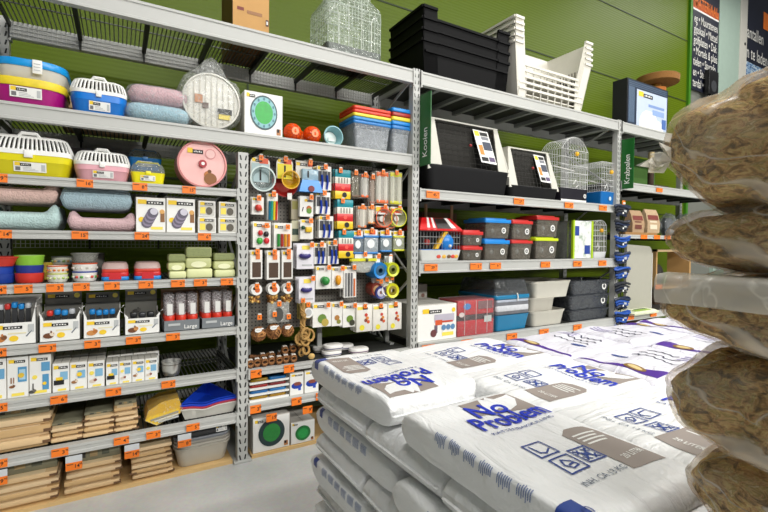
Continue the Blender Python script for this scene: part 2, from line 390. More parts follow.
# ------------------------------------------------------------------ product builders
PALEY = M('F2DC5A', .5, .03); LG = M('B9BCBC', .5, .05)
def span(px0, px1, py, Y):
    a, b = W(px0, py, Y).x, W(px1, py, Y).x; return a, b
def ht(px, py, Y): return W(px, py, Y).z
def plate(m, x0, x1, z0, z1, yb, yt, mat, k=0):
    k = .0008*(k+1); m.add([(x0, yb-k, z0), (x1, yb-k, z0), (x1, yt-k, z1), (x0, yt-k, z1)], [(0, 1, 2, 3)], mat)
def logo(m, x0, z0, w, h, yb, yt=None, k=1):
    """yellow patch and black bar with pale writing strokes"""
    yt = yb if yt is None else yt
    plate(m, x0, x0+w*.34, z0+h*.05, z0+h*1.1, yb, yt, YEL, k); plate(m, x0+w*.33, x0+w, z0, z0+h*.8, yb, yt, INK, k+1)
    for i in range(5): plate(m, x0+w*(.40+.11*i), x0+w*(.47+.11*i), z0+h*(.25), z0+h*(.48+.12*(i % 2)), yb, yt, WHITE, k+2)
def sticker(m, x0, x1, z0, z1, yb, yt, pic='6E6E70'):
    w, h = x1-x0, z1-z0; L = lambda t: yb+(yt-yb)*t
    plate(m, x0, x1, z0, z1, yb, yt, WHITE, 0)
    logo(m, x0+w*.03, z0+h*.58, w*.5, h*.34, L(.58), L(.92))
    plate(m, x0+w*.05, x0+w*.2, z0+h*.1, z0+h*.48, L(.1), L(.48), M(pic), 1)
    for i in range(3): plate(m, x0+w*.28, x0+w*(.75-.1*i), z0+h*(.12+.14*i), z0+h*(.18+.14*i), L(.12+.14*i), L(.18+.14*i), LG, 1)
    plate(m, x0+w*.84, x0+w*.96, z0+h*.12, z0+h*.8, L(.12), L(.8), LG, 1)
def carrier(label, px0, px1, py, zb, base, lid, hb, hl, y0=2.92, dep=.30, rim=.0, st=True, latch=True, pet='pet carrier'):
    xa, xb = span(px0, px1, py, y0); w = xb-xa; cx = (xa+xb)/2
    r = T('pet_carrier', label, pet, (cx, y0+dep/2, zb)); R = .06
    m = MB(); m.tub(0, 0, [(0, w*.86, dep*.82, R*.7), (.01, w*.9, dep*.87, R), (hb*.62, w*.97, dep*.96, R), (hb*.66, w*.985, dep*.99, R), (hb, w, dep, R)], base, .005)
    if st: sticker(m, -w*.17, w*.2, hb*.2, hb*.62, -dep/2*.9-.004, -dep/2*.955-.004)
    obj('base', m, r)
    # grille lid: bottom band, slats all round, top plate
    g = MB(); hb0 = hb-.004; h1 = hl
    def ring(k, z, n=6): return [(a, b, z) for a, b in rrect(w*k, dep*k, R*k, n)]
    g.loft([ring(1.012, hb0), ring(1.012, hb+hl*.2), ring(.985, hb+hl*.22), ring(.975, hb0)], lid, False, False)
    lo, hi = .99, .80
    def per(k, t):
        pts = rrect(w*k, dep*k, R*k, 6); pts.append(pts[0]); L = [math.dist(pts[i], pts[i+1]) for i in range(len(pts)-1)]; s = t*sum(L)
        for i, q in enumerate(L):
            if s <= q: u = s/q; return (pts[i][0]*(1-u)+pts[i+1][0]*u, pts[i][1]*(1-u)+pts[i+1][1]*u)
            s -= q
        return pts[0]
    N = max(30, int(2*(w+dep)/.021))
    for i in range(N):
        p, q = per(lo, (i+.5)/N), per(hi*1.06, (i+.5)/N)
        g.tube([(p[0], p[1], hb+hl*.18), ((p[0]*.42+q[0]*.58), (p[1]*.42+q[1]*.58), hb+hl*.66), (q[0], q[1], hb+hl*.86)], .0052, lid, 4)
    g.loft([ring(hi*1.1, hb+hl*.80), ring(hi*1.1, hb+hl*.88), ring(hi*1.0, hb+hl*.97), ring(hi*.8, hb+hl)], lid, False, True)
    gl = obj('grille_lid', g, r)
    hd = MB(); hd.tube([(-w*.13, -dep*.40, hb+hl*.86), (-w*.085, -dep*.42, hb+hl*1.08), (w*.085, -dep*.42, hb+hl*1.08), (w*.13, -dep*.40, hb+hl*.86)], .009, lid, 6); obj('handle', hd, gl)
    if latch:
        k = MB(); k.rbox(0, -dep/2-.006, hb*.82, hb+hl*.16, w*.1, .012, .003, lid, .002); obj('latch', k, gl)
    # dark block standing in for the shade inside, seen through the slots
    i = MB(); i.rbox(0, 0, hb*.5, hb+hl*.3, w*.8, dep*.8, .04, M('4A4A46', .8)); obj('inner_shade', i, r)
    return r
def plush(label, px0, px1, py, zb, h, col, y0=2.93, dep=.42, dip=True, rolled=False, cz=0):
    xa, xb = span(px0, px1, py, y0); w = xb-xa; cx = (xa+xb)/2
    mat = M(col, .95, .14, 40, .9, 120); m = MB()
    nu, nv = 30, 18; top, bot = [], []
    for j in range(nv+1):
        for i in range(nu+1):
            u, v = -1+2*i/nu, -1+2*j/nv
            e = max(0, 1-abs(u)**12)**.4*max(0, 1-abs(v)**9)**.4
            hh = h
            if dip:
                ends = 1/(1+math.exp(-(abs(u)-.72)*22)); back = .42/(1+math.exp(-(v-.35)*14))
                hh = h*(.66+.34*max(ends, back)); hh *= 1-.35*(1-max(ends, back))*(1 if v > -.6 else .0)
            nn = 1+.07*noise.noise(Vector((u*3+cx*9, v*3, h*30)))
            zt = h*.42+(hh-h*.42)*e*nn; zl = h*.42*(1-e**1.5)
            x, y = u*w/2, v*dep/2
            x += .012*noise.noise(Vector((v*2, cx*7, 3))); top.append((x, y, zt)); bot.append((x, y, zl))
    n = nu+1; f = []
    for j in range(nv):
        for i in range(nu): a = j*n+i; f.append((a, a+1, a+n+1, a+n))
    m.add(top, f, mat); m.add(bot, [tuple(reversed(q)) for q in f], mat)
    o = solo('plush_pet_bed', m, label, 'pet bed', (cx, y0+dep/2, zb), smooth=80, merge=True)
    return o
def roll_bed(label, px0, px1, py, zb, h, col, y0=2.94, film_m=None):
    """a plush bed rolled into a bolster inside a clear bag"""
    xa, xb = span(px0, px1, py, y0); w = xb-xa; cx = (xa+xb)/2; mat = M(col, .95, .14, 40, .9, 120)
    r = T('rolled_pet_bed', label, 'pet bed', (cx, y0+h*.62, zb)); m = MB(); rings = []
    for k in range(19):
        t = -1+2*k/18; e = max(.02, (1-abs(t)**7))**.5
        rings.append([(t*w/2*.97, h*.6*e*math.cos(a)*(1+.05*noise.noise(Vector((t*4, math.cos(a)*2, math.sin(a)*2+h*9)))), h*.5+h*.5*e*math.sin(a)*(1+.05*noise.noise(Vector((t*4, math.cos(a)*2+5, math.sin(a)*2))))) for a in [2*PI*i/18 for i in range(18)]])
    m.loft(rings, mat); obj('bed', m, r, smooth=80)
    b = MB(); rings = []
    for k in range(25):
        t = -1+2*k/24; e = max(.03, (1-abs(t)**5))**.45*1.04
        rings.append([(t*w/2*1.06, h*.62*e*math.cos(a)*(1+.10*noise.noise(Vector((t*9, math.cos(a)*4, math.sin(a)*4+h*9)))), h*.5+h*.52*e*math.sin(a)*(1+.05*noise.noise(Vector((t*9, math.cos(a)*4+5, math.sin(a)*4))))) for a in [2*PI*i/20 for i in range(20)]])
    b.loft(rings, film('E9EEF0', .10, .12, .8, 30)); obj('clear_bag', b, r, smooth=80)
    return r
def carton(name, label, cat, x0, x1, z0, z1, y0, dep, deco, side='D9D6CC', front=None, group=None, top=None, rz=0):
    """printed box; deco(m, X, Z, y) draws the front, X and Z map 0..1 to the face"""
    cx, cy = (x0+x1)/2, y0+dep/2; w, h = x1-x0, z1-z0; m = MB(); S = M(side, .55, .04); Fm = front or WHITE
    a, b = w/2, dep/2; e = .0025
    m.loft([[(-a+e, -b+e, 0), (a-e, -b+e, 0), (a-e, b-e, 0), (-a+e, b-e, 0)], [(-a, -b, e), (a, -b, e), (a, b, e), (-a, b, e)],
            [(-a, -b, h-e), (a, -b, h-e), (a, b, h-e), (-a, b, h-e)], [(-a+e, -b+e, h), (a-e, -b+e, h), (a-e, b-e, h), (-a+e, b-e, h)]], S)
    m.box(-.001, .001, -b+.004, b-.004, h, h+.0006, M('8D8A80'))
    plate(m, -a+.0015, a-.0015, .003, h-.003, -b, -b, Fm, 0)
    if deco: deco(m, lambda t: -a+w*t, lambda t: h*t, -b-.0012)
    return solo(name, m, label, cat, (cx, cy, z0), group, rz, smooth=0)
def cb(name, label, cat, px0, px1, pyt, zb, y0, dep, deco, **k):
    c = (px0+px1)/2; x0, x1 = span(px0, px1, pyt+10, y0); return carton(name, label, cat, x0, x1, zb, ht(c, pyt, y0), y0, dep, deco, **k)
def bowl(name, label, x, y, z, r, h, col, inner=None, rim=None, group=None, cat='bowl', pat=None, oval=1.):
    m = MB(); i = inner or M('D8D8D2', .4)
    m.lathe([(r*.86, 0), (r*.93, h*.15), (r*.985, h*.75), (r, h)], col, n=24, capb=False, sx=oval)
    m.lathe([(r, h), (r*.93, h*.99), (r*.7, h*.2), (.002, h*.16)], i, n=24, capa=False, sx=oval)
    if rim: m.lathe([(r*.985, h*.86), (r*1.03, h*.9), (r*1.03, h*1.0), (r*.95, h*1.02), (r*.92, h*.95)], rim, n=24, capa=False, capb=False, sx=oval)
    if pat:
        for k in range(14):
            a = 2*PI*k/14; q = r*.92; c = pat[k % len(pat)]
            m.ball((q*math.cos(a)*oval, q*math.sin(a), h*.45), h*.17, M(c), 6, (1, 1, 1))
    return solo(name, m, label, cat, (x, y, z), group)
def xz(px, py, Y): p = W(px, py, Y); return p.x, p.z

# ------------------------------------------------------------------ the bay with the carriers: level under the mesh deck
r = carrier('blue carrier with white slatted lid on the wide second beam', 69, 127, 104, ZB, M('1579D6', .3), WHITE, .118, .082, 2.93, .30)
def nest_tray(label, px0, px1, py, zb, h, col, rim, y0, dep, sc=.9, inside=None, clip=False, stick=False):
    xa, xb = span(px0, px1, py, y0); w = xb-xa; r = T('pet_carrier', label, 'pet carrier', ((xa+xb)/2, y0+dep/2, zb)); m = MB()
    m.tub(0, 0, [(0, w*sc*.93, dep*sc*.93, .07), (.012, w*sc, dep*sc, .09), (h*.8, w*.985, dep*.985, .10), (h*.84, w, dep, .10)], col, .005)
    if stick: sticker(m, -w*.2, w*.2, h*.28, h*.66, -dep/2*.95-.005, -dep/2*.985-.005)
    obj('base', m, r); q = MB(); q.tub(0, 0, [(h*.70, w*1.0, dep*1.0, .10), (h*.8, w*1.03, dep*1.03, .11), (h, w*1.01, dep*1.01, .11)], rim, .012); obj('rim', q, r)
    if clip:
        c = MB(); c.rbox(w*.12, -dep/2-.008, h*.42, h*1.0, w*.13, .014, .004, WHITE, .003)
        for k in range(3): c.box(w*.075, w*.165, -dep/2-.0165, -dep/2-.014, h*(.55+.13*k), h*(.58+.13*k), LG)
        obj('clip', c, r)
    return r
nest_tray('magenta carrier tub with yellow rim at the end of the second beam', -16, 65, 95, ZB, .140, M('B0127E', .3), M('E8CF2A', .5, .2, 30), 2.93, .36, stick=True)
nest_tray('white carrier tub with bright blue rim lying on the magenta tub', -12, 66, 78, ZB+.125, .125, WHITE2, M('1594DC', .3), 2.97, .36, clip=True)
m = MB(); m.rbox(0, 0, 0, .19, .42, .2, .004, KRAFT, .003); m.box(-.21, .21, -.101, -.1, .11, .118, CARDD)
solo('cardboard_box', m, 'low brown cardboard box behind the blue carrier', 'box', (W(102, 75, 3.4).x, 3.44, ZB))
roll_bed('pale blue rolled plush bed in clear bag on the second beam', 124, 192, 110, ZB, .118, 'A3C6D2', 2.93)
roll_bed('pink rolled plush bed in clear bag on the pale blue roll', 127, 193, 92, ZB+.112, .118, 'DDB4BA', 2.95)
# white exercise wheel in a bag
px, py_ = 212, 101; x, z = xz(px, py_, 2.96)
r = T('hamster_runner', 'white ribbed exercise wheel wrapped in a clear plastic bag', 'exercise wheel', (x, 2.96, ZB)); zc = z-ZB; R = zc-.012
m = MB(); m.lathe([(R, .12), (R, .0), (R*.94, -.004), (R*.93, .01), (.004, .012)], M('E4E2DA', .4), (0, 0, zc), 'y', 32, False, False)
for k in range(9):
    q = -R*.8+R*1.6*k/8; l = math.sqrt(max(0, (R*.9)**2-q*q)); m.box(q-.004, q+.004, .006, .012, zc-l, zc+l, M('CFCBC0', .4))
m.lathe([(R*.97, .12), (.01, .12)], M('E4E2DA', .4), (0, 0, zc), 'y', 32, False, True); obj('wheel', m, r)
m = MB(); m.box(-.10, -.055, .0, .004, zc-.02, zc+.03, M('C98A5E')); m.box(-.055, -.02, 0, .004, zc-.05, zc-.015, M('5A4032'))
obj('sticker', m, r); m = MB()
for i, (dx, dz, w_, h_, c) in enumerate(((.03, -.075, .09, .035, INK), (.04, -.105, .07, .035, PALEY))):
    m.box(dx, dx+w_, -.004+.001*i, .002, zc+dz, zc+dz+h_, c)
obj('sticker', m, r); m = MB(); rings = []
for k in range(9):
    t = k/8; y = -.03+.21*t; e = (1-abs(2*t-1)**4)**.5 if 0 < k < 8 else .25
    rg = []
    for i in range(36):
        a = 2*PI*i/36; q = R*1.08*max(e, .2)*(1+.09*noise.noise(Vector((math.cos(a)*3, math.sin(a)*3, t*4)))); zz = zc+q*math.sin(a)
        if math.sin(a) > .3: zz += (math.sin(a)-.3)*.09*(1+.6*math.sin(a*5))*e
        rg.append((q*math.cos(a)*1.06, y, max(.002, zz)))
    rings.append(rg)
m.loft(rings, film('F2F4F2', .10, .1, .9, 16)); obj('clear_bag', m, r, smooth=80)
# white box with the green wheel, on the beam
def wheel_deco(cr, col='1FA63C', ring='23474F', cx=.5, cz=.54, rx=.36, rz=.40, star=True):
    def d(m, X, Z, y):
        logo(m, X(.05), Z(.86), X(.27)-X(.05), Z(.94)-Z(.86), y)
        sx, sz = X(rx)-X(0), Z(rz)-Z(0)
        m.disc(X(cx), Z(cz), sx, y-.001, M(ring, .4, .2, 60), sz, 30); m.disc(X(cx), Z(cz), sx*.9, y-.0017, M('7FB8BE' if star else ring, .4, .25, 60), sz*.9, 30)
        m.disc(X(cx), Z(cz), sx*.66, y-.0024, M('%s' % col, .4, .3, 45), sz*.66, 24)
        if star:
            for k in range(12):
                a = 2*PI*k/12; c = X(cx)+sx*.79*math.cos(a); q = Z(cz)+sz*.79*math.sin(a); m.disc(c, q, sx*.075, y-.003, M('4C7F8A'), sz*.09, 8)
        plate(m, X(.84), X(.95), Z(.06), Z(.2), y, y, M('B87B4A'), 2); plate(m, X(.85), X(.91), Z(.12), Z(.2), y, y, INK, 3)
    return d
cb('wheel_box', 'white box picturing a green exercise wheel on the second beam', 'box', 244.5, 282.5, 93, ZB, 2.925, .26, wheel_deco(1))
# exercise balls and the teal bowl
OR = film('FF5A10', .72, .12, .3, 30)
def exball(label, px, py, Y, r_):
    x, z = xz(px, py, Y); z = ZB+r_+.004; r = T('exercise_ball', label, 'exercise ball', (x, Y, z-r_)); m = MB(); m.ball((0, 0, r_), r_, OR, 20)
    for k in range(10):
        a = 2*PI*k/10; m.tube([(r_*.35*math.cos(a), -r_*.95, r_+r_*.35*math.sin(a)), (r_*.8*math.cos(a), -r_*.62, r_+r_*.8*math.sin(a))], .003, M('C23A05', .4), 4)
    obj('shell', m, r); c = MB(); c.lathe([(r_*.42, -r_*.94), (r_*.4, -r_*.97), (.004, -r_*.97)], M('F2803A', .3), (0, 0, r_), 'y', 16, False, False); obj('cap', c, r); return r
exball('orange exercise ball touching the white box with the green wheel', 292.5, 128, 3.0, .064); exball('orange exercise ball between the other orange one and the teal bowl', 312, 130, 3.0, .064)
exball('third orange exercise ball half hidden behind its pair', 297, 122, 3.14, .064)
x, z = xz(334, 133, 2.97); m = MB(); TL = M('8FBDC2', .3); R = .076
m.lathe([(.052, .09), (R*.9, .02), (R, -.005), (R*.9, -.008), (R*.82, .004), (.046, .075), (.002, .078)], TL, (0, 0, R), 'y', 26); m.disc(0, R*.92, .05, .06, M('DDE9E4', .3)); m.box(-.02, .03, .045, .055, .05, .075, WHITE)
solo('bowl', m, 'pale teal plastic bowl tipped up on the second beam', 'bowl', (x, 2.98, ZB))
# clear storage boxes with stacked lids
def lidbox(label, px0, px1, pyt, dep, cols, hbody, y0=2.93):
    xa, xb = span(px0, px1, 110, y0); w = xb-xa; r = T('storage_box', label, 'storage box', ((xa+xb)/2, y0+dep/2, ZB)); m = MB(); top = ht((px0+px1)/2, pyt, y0)-ZB; n = len(cols); hl = (top-hbody)/n
    m.tub(0, 0, [(0, w*.86, dep*.86, .02), (hbody*.9, w*.96, dep*.96, .02), (hbody, w, dep, .02)], film('D9DEE2', .22, .12, .6, 22), .004); obj('clear_body', m, r)
    c = MB(); c.rbox(0, 0, .006, hbody*.86, w*.78, dep*.8, .02, film('C4C7CA', .5, .15, .9, 14)); obj('wrapped_stock', c, r)
    for i, cc in enumerate(cols):
        l = MB(); l.rbox(0, 0, hbody+hl*i, hbody+hl*(i+.86), w*(1.03-.004*i), dep*1.02, .02, M(cc, .35), .004); l.rbox(0, 0, hbody+hl*(i+.3), hbody+hl*(i+1)-.001, w*.9, dep*.9, .02, M(cc, .35), .004); obj('lid', l, r)
lidbox('clear storage box under red, yellow and blue lids', 354, 391.5, 107.5, .26, ('1A78C2', '2E86C6', 'E8D23A', 'D5381F', 'DB3B20'), .188)
lidbox('narrow clear storage box under blue and red lids beside the upright', 392.5, 411, 108, .26, ('1A78C2', '1A86D6', 'E8D23A', 'A52A22', '1A86D6'), .19)

# level with the yellow and pink carriers
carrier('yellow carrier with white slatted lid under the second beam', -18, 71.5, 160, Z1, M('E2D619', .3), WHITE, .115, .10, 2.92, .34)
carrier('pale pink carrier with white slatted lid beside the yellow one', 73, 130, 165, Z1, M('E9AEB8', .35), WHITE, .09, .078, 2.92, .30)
def mini(label, px0, px1, py, z, col, y0, hb, hl):
    xa, xb = span(px0, px1, py, y0); w = xb-xa; d = w*.75; r = T('transport_box', label, 'transport box', ((xa+xb)/2, y0+d/2, z)); m = MB()
    m.tub(0, 0, [(0, w*.88, d*.86, .02), (hb*.9, w*.98, d*.98, .025), (hb, w, d, .025)], col, .004); m.rbox(0, -d/2-.004, hb*.75, hb*1.1, w*.15, .008, .002, col, .002); sticker(m, -w*.22, w*.2, hb*.28, hb*.72, -d/2*.94-.004, -d/2*.98-.004); obj('base', m, r)
    l = MB(); rg = lambda k, z_: [(a, b, z_) for a, b in rrect(w*k, d*k, .03*k, 5)]
    l.loft([rg(.99, hb), rg(.97, hb+hl*.4), rg(.85, hb+hl*.8), rg(.6, hb+hl)], film('C9D0CE', .16, .12, .4, 30)); cl = obj('clear_lid', l, r)
    h = MB(); h.tube([(-w*.35, 0, hb+hl*.85), (-w*.3, 0, hb+hl*1.05), (w*.3, 0, hb+hl*1.05), (w*.35, 0, hb+hl*.85)], .005, col, 6); obj('handle', h, cl)
mini('small yellow transport box with clear lid', 130.5, 165.5, 175, Z1, M('E8DD16', .3), 2.93, .068, .062)
mini('small blue transport box behind the small yellow one', 128, 162, 155, Z1+.11, M('1672B8', .3), 3.14, .075, .055)
m = MB(); m.rbox(0, 0, 0, .108, .22, .2, .02, M('3C3C38', .6), .01); solo('transport_box', m, 'dark plain box carrying the small blue transport box', 'transport box', (W(145, 165, 3.14).x, 3.25, Z1))
m = MB(); m.tub(0, 0, [(0, .3, .22, .05), (.2, .36, .26, .06)], M('8C8784', .6), .005); m.rbox(0, 0, .2, .235, .37, .27, .06, M('77716F', .6), .01)
solo('pet_carrier', m, 'grey carrier behind the pale pink one', 'pet carrier', (W(100, 146, 3.3).x, 3.42, Z1))
# pink drum wheel
x, z = xz(202.5, 164, 2.93); zc = z-Z1; R = zc-.002
r = T('hamster_runner', 'big pink round exercise wheel with clear front', 'exercise wheel', (x, 2.93, Z1)); m = MB(); PK = M('E39A98', .35)
m.lathe([(R, .16), (R, -.005), (R*.93, -.01), (R*.91, .004)], PK, (0, 0, zc), 'y', 36, True, False); m.lathe([(R*.92, .0), (.004, .0)], M('F0B9B4', .3, .08, 20), (0, 0, zc), 'y', 36, False, True); obj('drum', m, r)
m = MB(); m.lathe([(R*.17, -.012), (R*.15, -.02), (R*.06, -.02)], M('A5202C', .3), (0, 0, zc), 'y', 18, True, True); m.disc(0, zc, R*.07, -.021, WHITE); obj('hub', m, r)
m = MB(); logo(m, -R*.6, zc+R*.42, R*.62, R*.2, -.002); obj('sticker', m, r); m = MB()
m.disc(R*.32, zc+R*.45, R*.22, -.002, M('D98E8C')); m.disc(R*.32, zc+R*.45, R*.18, -.003, M('F3C6C1')); obj('round_window', m, r); m = MB()
for a, b, w_, c in ((.22, -.45, .16, 'B9743C'), (.32, -.62, .26, '8A5A30'), (.18, -.7, .12, 'E2B98C'), (.28, -.3, .08, '6B4426')): m.disc(R*a, zc+R*b, R*w_, -.002-.0005*a, M(c, .6))
obj('animal_picture', m, r)

# level with the plush beds
plush('pale pink plush bed with raised ends, on the pale blue one', -24, 58, 198, Z2+.142, .125, 'E4C2B8')
plush('pale blue plush bed with raised ends under a pale pink one', -24, 60, 220, Z2, .148, 'BCD6D4')
plush('dusty pink plush bed under the blue bolster', 67, 137, 221, Z2, .118, 'D6B5B8')
plush('blue grey plush bolster lying on the dusty pink bed', 60, 133, 203, Z2+.12, .122, 'A9C2CC', dip=False)
def pet_box(m, X, Z, y):
    logo(m, X(.06), Z(.80), X(.93)-X(.06), Z(.92)-Z(.80), y)
    m.disc(X(.18), Z(.36), (X(.1)-X(0)), y-.001, YEL, None, 14); V = M('8B8196', .5, .2, 60)
    for i in range(7):
        t = i/6; m.disc(X(.36+.2*t), Z(.26+.3*t), (X(.19)-X(0)), y-.001-.0003*i, V if i % 2 else M('5E5868'), None, 14)
    m.disc(X(.6), Z(.6), X(.13)-X(0), y-.0035, M('C9C6D2'), None, 14)
    plate(m, X(.82), X(.97), Z(.3), Z(.62), y, y, M('8A5F35'), 1); m.disc(X(.88), Z(.6), X(.09)-X(0), y-.002, M('D8A35C'), None, 10)
    plate(m, X(.5), X(.9), Z(.08), Z(.16), y, y, PALEY, 1)
cb('litter_box_carton', 'white box with purple hooded litter box print, beside the plush beds', 'box', 136, 165.5, 197.5, Z2, 2.92, .3, pet_box, side='D8D4C8')
cb('litter_box_carton', 'white box with purple hooded litter box print, beside the small boxes', 'box', 166.5, 195, 198.5, Z2, 2.92, .3, pet_box, side='D8D4C8')
def pic_box(m, X, Z, y):
    plate(m, X(.06), X(.94), Z(.1), Z(.92), y, y, M('C6C4BC'), 0); logo(m, X(.1), Z(.72), X(.85)-X(.1), Z(.9)-Z(.72), y)
    m.disc(X(.62), Z(.38), X(.2)-X(0), y-.0022, M('5A5448'), Z(.24)-Z(0), 12); plate(m, X(.1), X(.4), Z(.2), Z(.6), y, y, PALEY, 1)
zt = ht(206, 217, 2.92)
for i, (p0, p1) in enumerate(((198, 216), (218.5, 237))):
    n = ('beside the litter box cartons', 'beside the slotted upright')[i]
    a, b = span(p0, p1, 225, 2.92)
    carton('filter_box', 'small white filter box, lower one of the pair '+n, 'box', a, b, Z2, zt, 2.92, .22, pic_box)
    a, b = span(p0+.5, p1-.5, 208, 2.92)
    carton('filter_box', 'small white filter box, upper one of the pair '+n, 'box', a, b, zt+.0005, 2*zt-Z2, 2.92, .22, pic_box)
# level with the bowls and soap boxes
def bx(px, y=3.0): return W(px, 270, y).x
def stackbowl(px, w_px, y, specs, what, oval=1.15):
    a, b = W(px-w_px/2, 272, y-.06).x, W(px+w_px/2, 272, y-.06).x; rx = (b-a)/2; z = Z3; x = (a+b)/2
    for i, (n, col, h, k, rim, pat) in enumerate(specs):
        bowl('bowl', n+' '+what, x, y, z, rx*k/oval, h, col if not isinstance(col, str) else M(col, .35), None, M(rim, .35) if rim else None, None, 'bowl', pat, oval); z += h*.93
stackbowl(-2, 30, 3.02, (('dark blue oval bowl, lower one', '1B3F9C', .05, 1, None, None), ('dark blue oval bowl, upper one', '1F45AA', .045, .98, None, None)), 'under the red tray', 1.1)
m = MB(); m.tub(0, 0, [(0, .12, .14, .03), (.045, .17, .18, .04)], M('D23A2C', .35), .004, lip=.006); solo('tray', m, 'red tray resting on the dark blue bowls', 'tray', (bx(0, 3.03), 3.03, Z3+.09))
stackbowl(27.5, 31, 3.01, (('red bowl, bottom of the three', 'D2362A', .052, 1, None, None), ('dark blue bowl, middle of the three', '27378F', .045, .97, None, None), ('lime green bowl with pale inside, top of the three', '8CC53A', .055, 1.0, '9BD048', None)), 'in the coloured bowl stack')
x = bx(45, 3.2); bowl('bowl', 'yellow bowl half hidden behind the red, blue and green bowls', x, 3.2, Z3, .06, .10, M('D9B93A'), None)
stackbowl(56, 22, 3.0, (('small white bowl with green pattern', 'E6E7DA', .047, 1, 'C6D05A', ('B9D36A', 'D8E0B0')), ('small orange and white patterned bowl', 'EDE6DA', .045, .98, 'E0672A', ('E0742E', 'E8B06A'))), 'in the small patterned stack')
stackbowl(61, 22, 3.17, (('plain dark storage bowl', '5C5A50', .09, .9, None, None), ('pale patterned bowl with mixed dots', 'DADBC8', .05, 1, '8C9088', ('D8B46A', '7FA0B0', '9CBF6A'))), 'behind the small patterned stack')
stackbowl(84, 26, 3.0, (('white bowl with red dots, lower one', 'ECE9E2', .055, 1, '24449A', ('D24A3A', '5FA04A', 'EDE8E0')), ('white bowl with orange rim, middle one', 'ECEAE4', .05, 1.0, 'D8562C', ('EDE8E0', 'C8C4BA')), ('smoky clear bowl, topmost', film('8F9088', .5), .058, 1.08, '7E7F78', None)), 'in the stack beside the pink tray')
stackbowl(92, 28, 3.22, (('plain grey storage bowl', '6E6C66', .15, .9, None, None),), 'behind the white bowls')
def feeder(label, p0, p1, y):
    a, b = span(p0, p1, 272, y); w = b-a; r = T('feeding_tray', label, 'feeding tray', ((a+b)/2, y+.09, Z3)); m = MB(); z = 0
    for i, (c, h) in enumerate((('2487D4', .022), ('C8292F', .024), ('D0402F', .02))):
        m = MB(); k = 1-.02*i; m.rbox(0, 0, z, z+h, w*k, .17*k, .02, M(c, .35), .004)
        if i == 1: m.box(-w*.22, w*.22, -.087, -.083, z-.016, z+h, M(c, .35))
        obj(('base', 'band', 'layer')[i], m, r); z += h
    m = MB(); rg = lambda k, q: [(u, v, q) for u, v in rrect(w*k, .17*k, .03, 5)]
    m.loft([rg(.97, z), rg(.93, z+.02), rg(.84, z+.034), rg(.6, z+.038)], M('BFA39C', .4)); obj('cover', m, r)
feeder('pink, red and blue feeding tray beside the white bowls', 101, 129, 2.94); feeder('pink, red and blue feeding tray beside the green soap boxes', 134, 161.5, 2.94)
DEEPC = M('5A7A32', .5)
def soap(px, w_px, hs, what, wid=.065):
    a, b = span(px-w_px/2, px+w_px/2, 275, 2.94); w = b-a; z = Z3
    for i, h in enumerate(hs):
        m = MB(); m.rbox(0, 0, 0, h-.002, w, .1, .012, M(('D9DDA6', 'CBD092', 'A9B079')[i], .45, .05, 20), .012)
        if i == 1: m.disc(0, h*.35, w*.3, -.0502, M('EDEFC4'), h*.3)
        if i == 2: m.box(-w*.45, w*.45, -.0512, -.0502, h*.15, h*.85, M('8E9762', .5, .25, 90))
        solo('soap_box', m, 'pale green soap box, %s of the stack %s' % (('bottom', 'middle', 'top')[i], what), 'box', (((a+b)/2)+(.004, -.002, 0)[i], 2.99, z)); z += h
soap(177, 17.5, (.049, .052, .05), 'next to the feeding trays'); soap(199, 26, (.062, .065, .068), 'in the centre of the three'); soap(224.5, 21, (.052, .054, .05), 'next to the slotted upright')

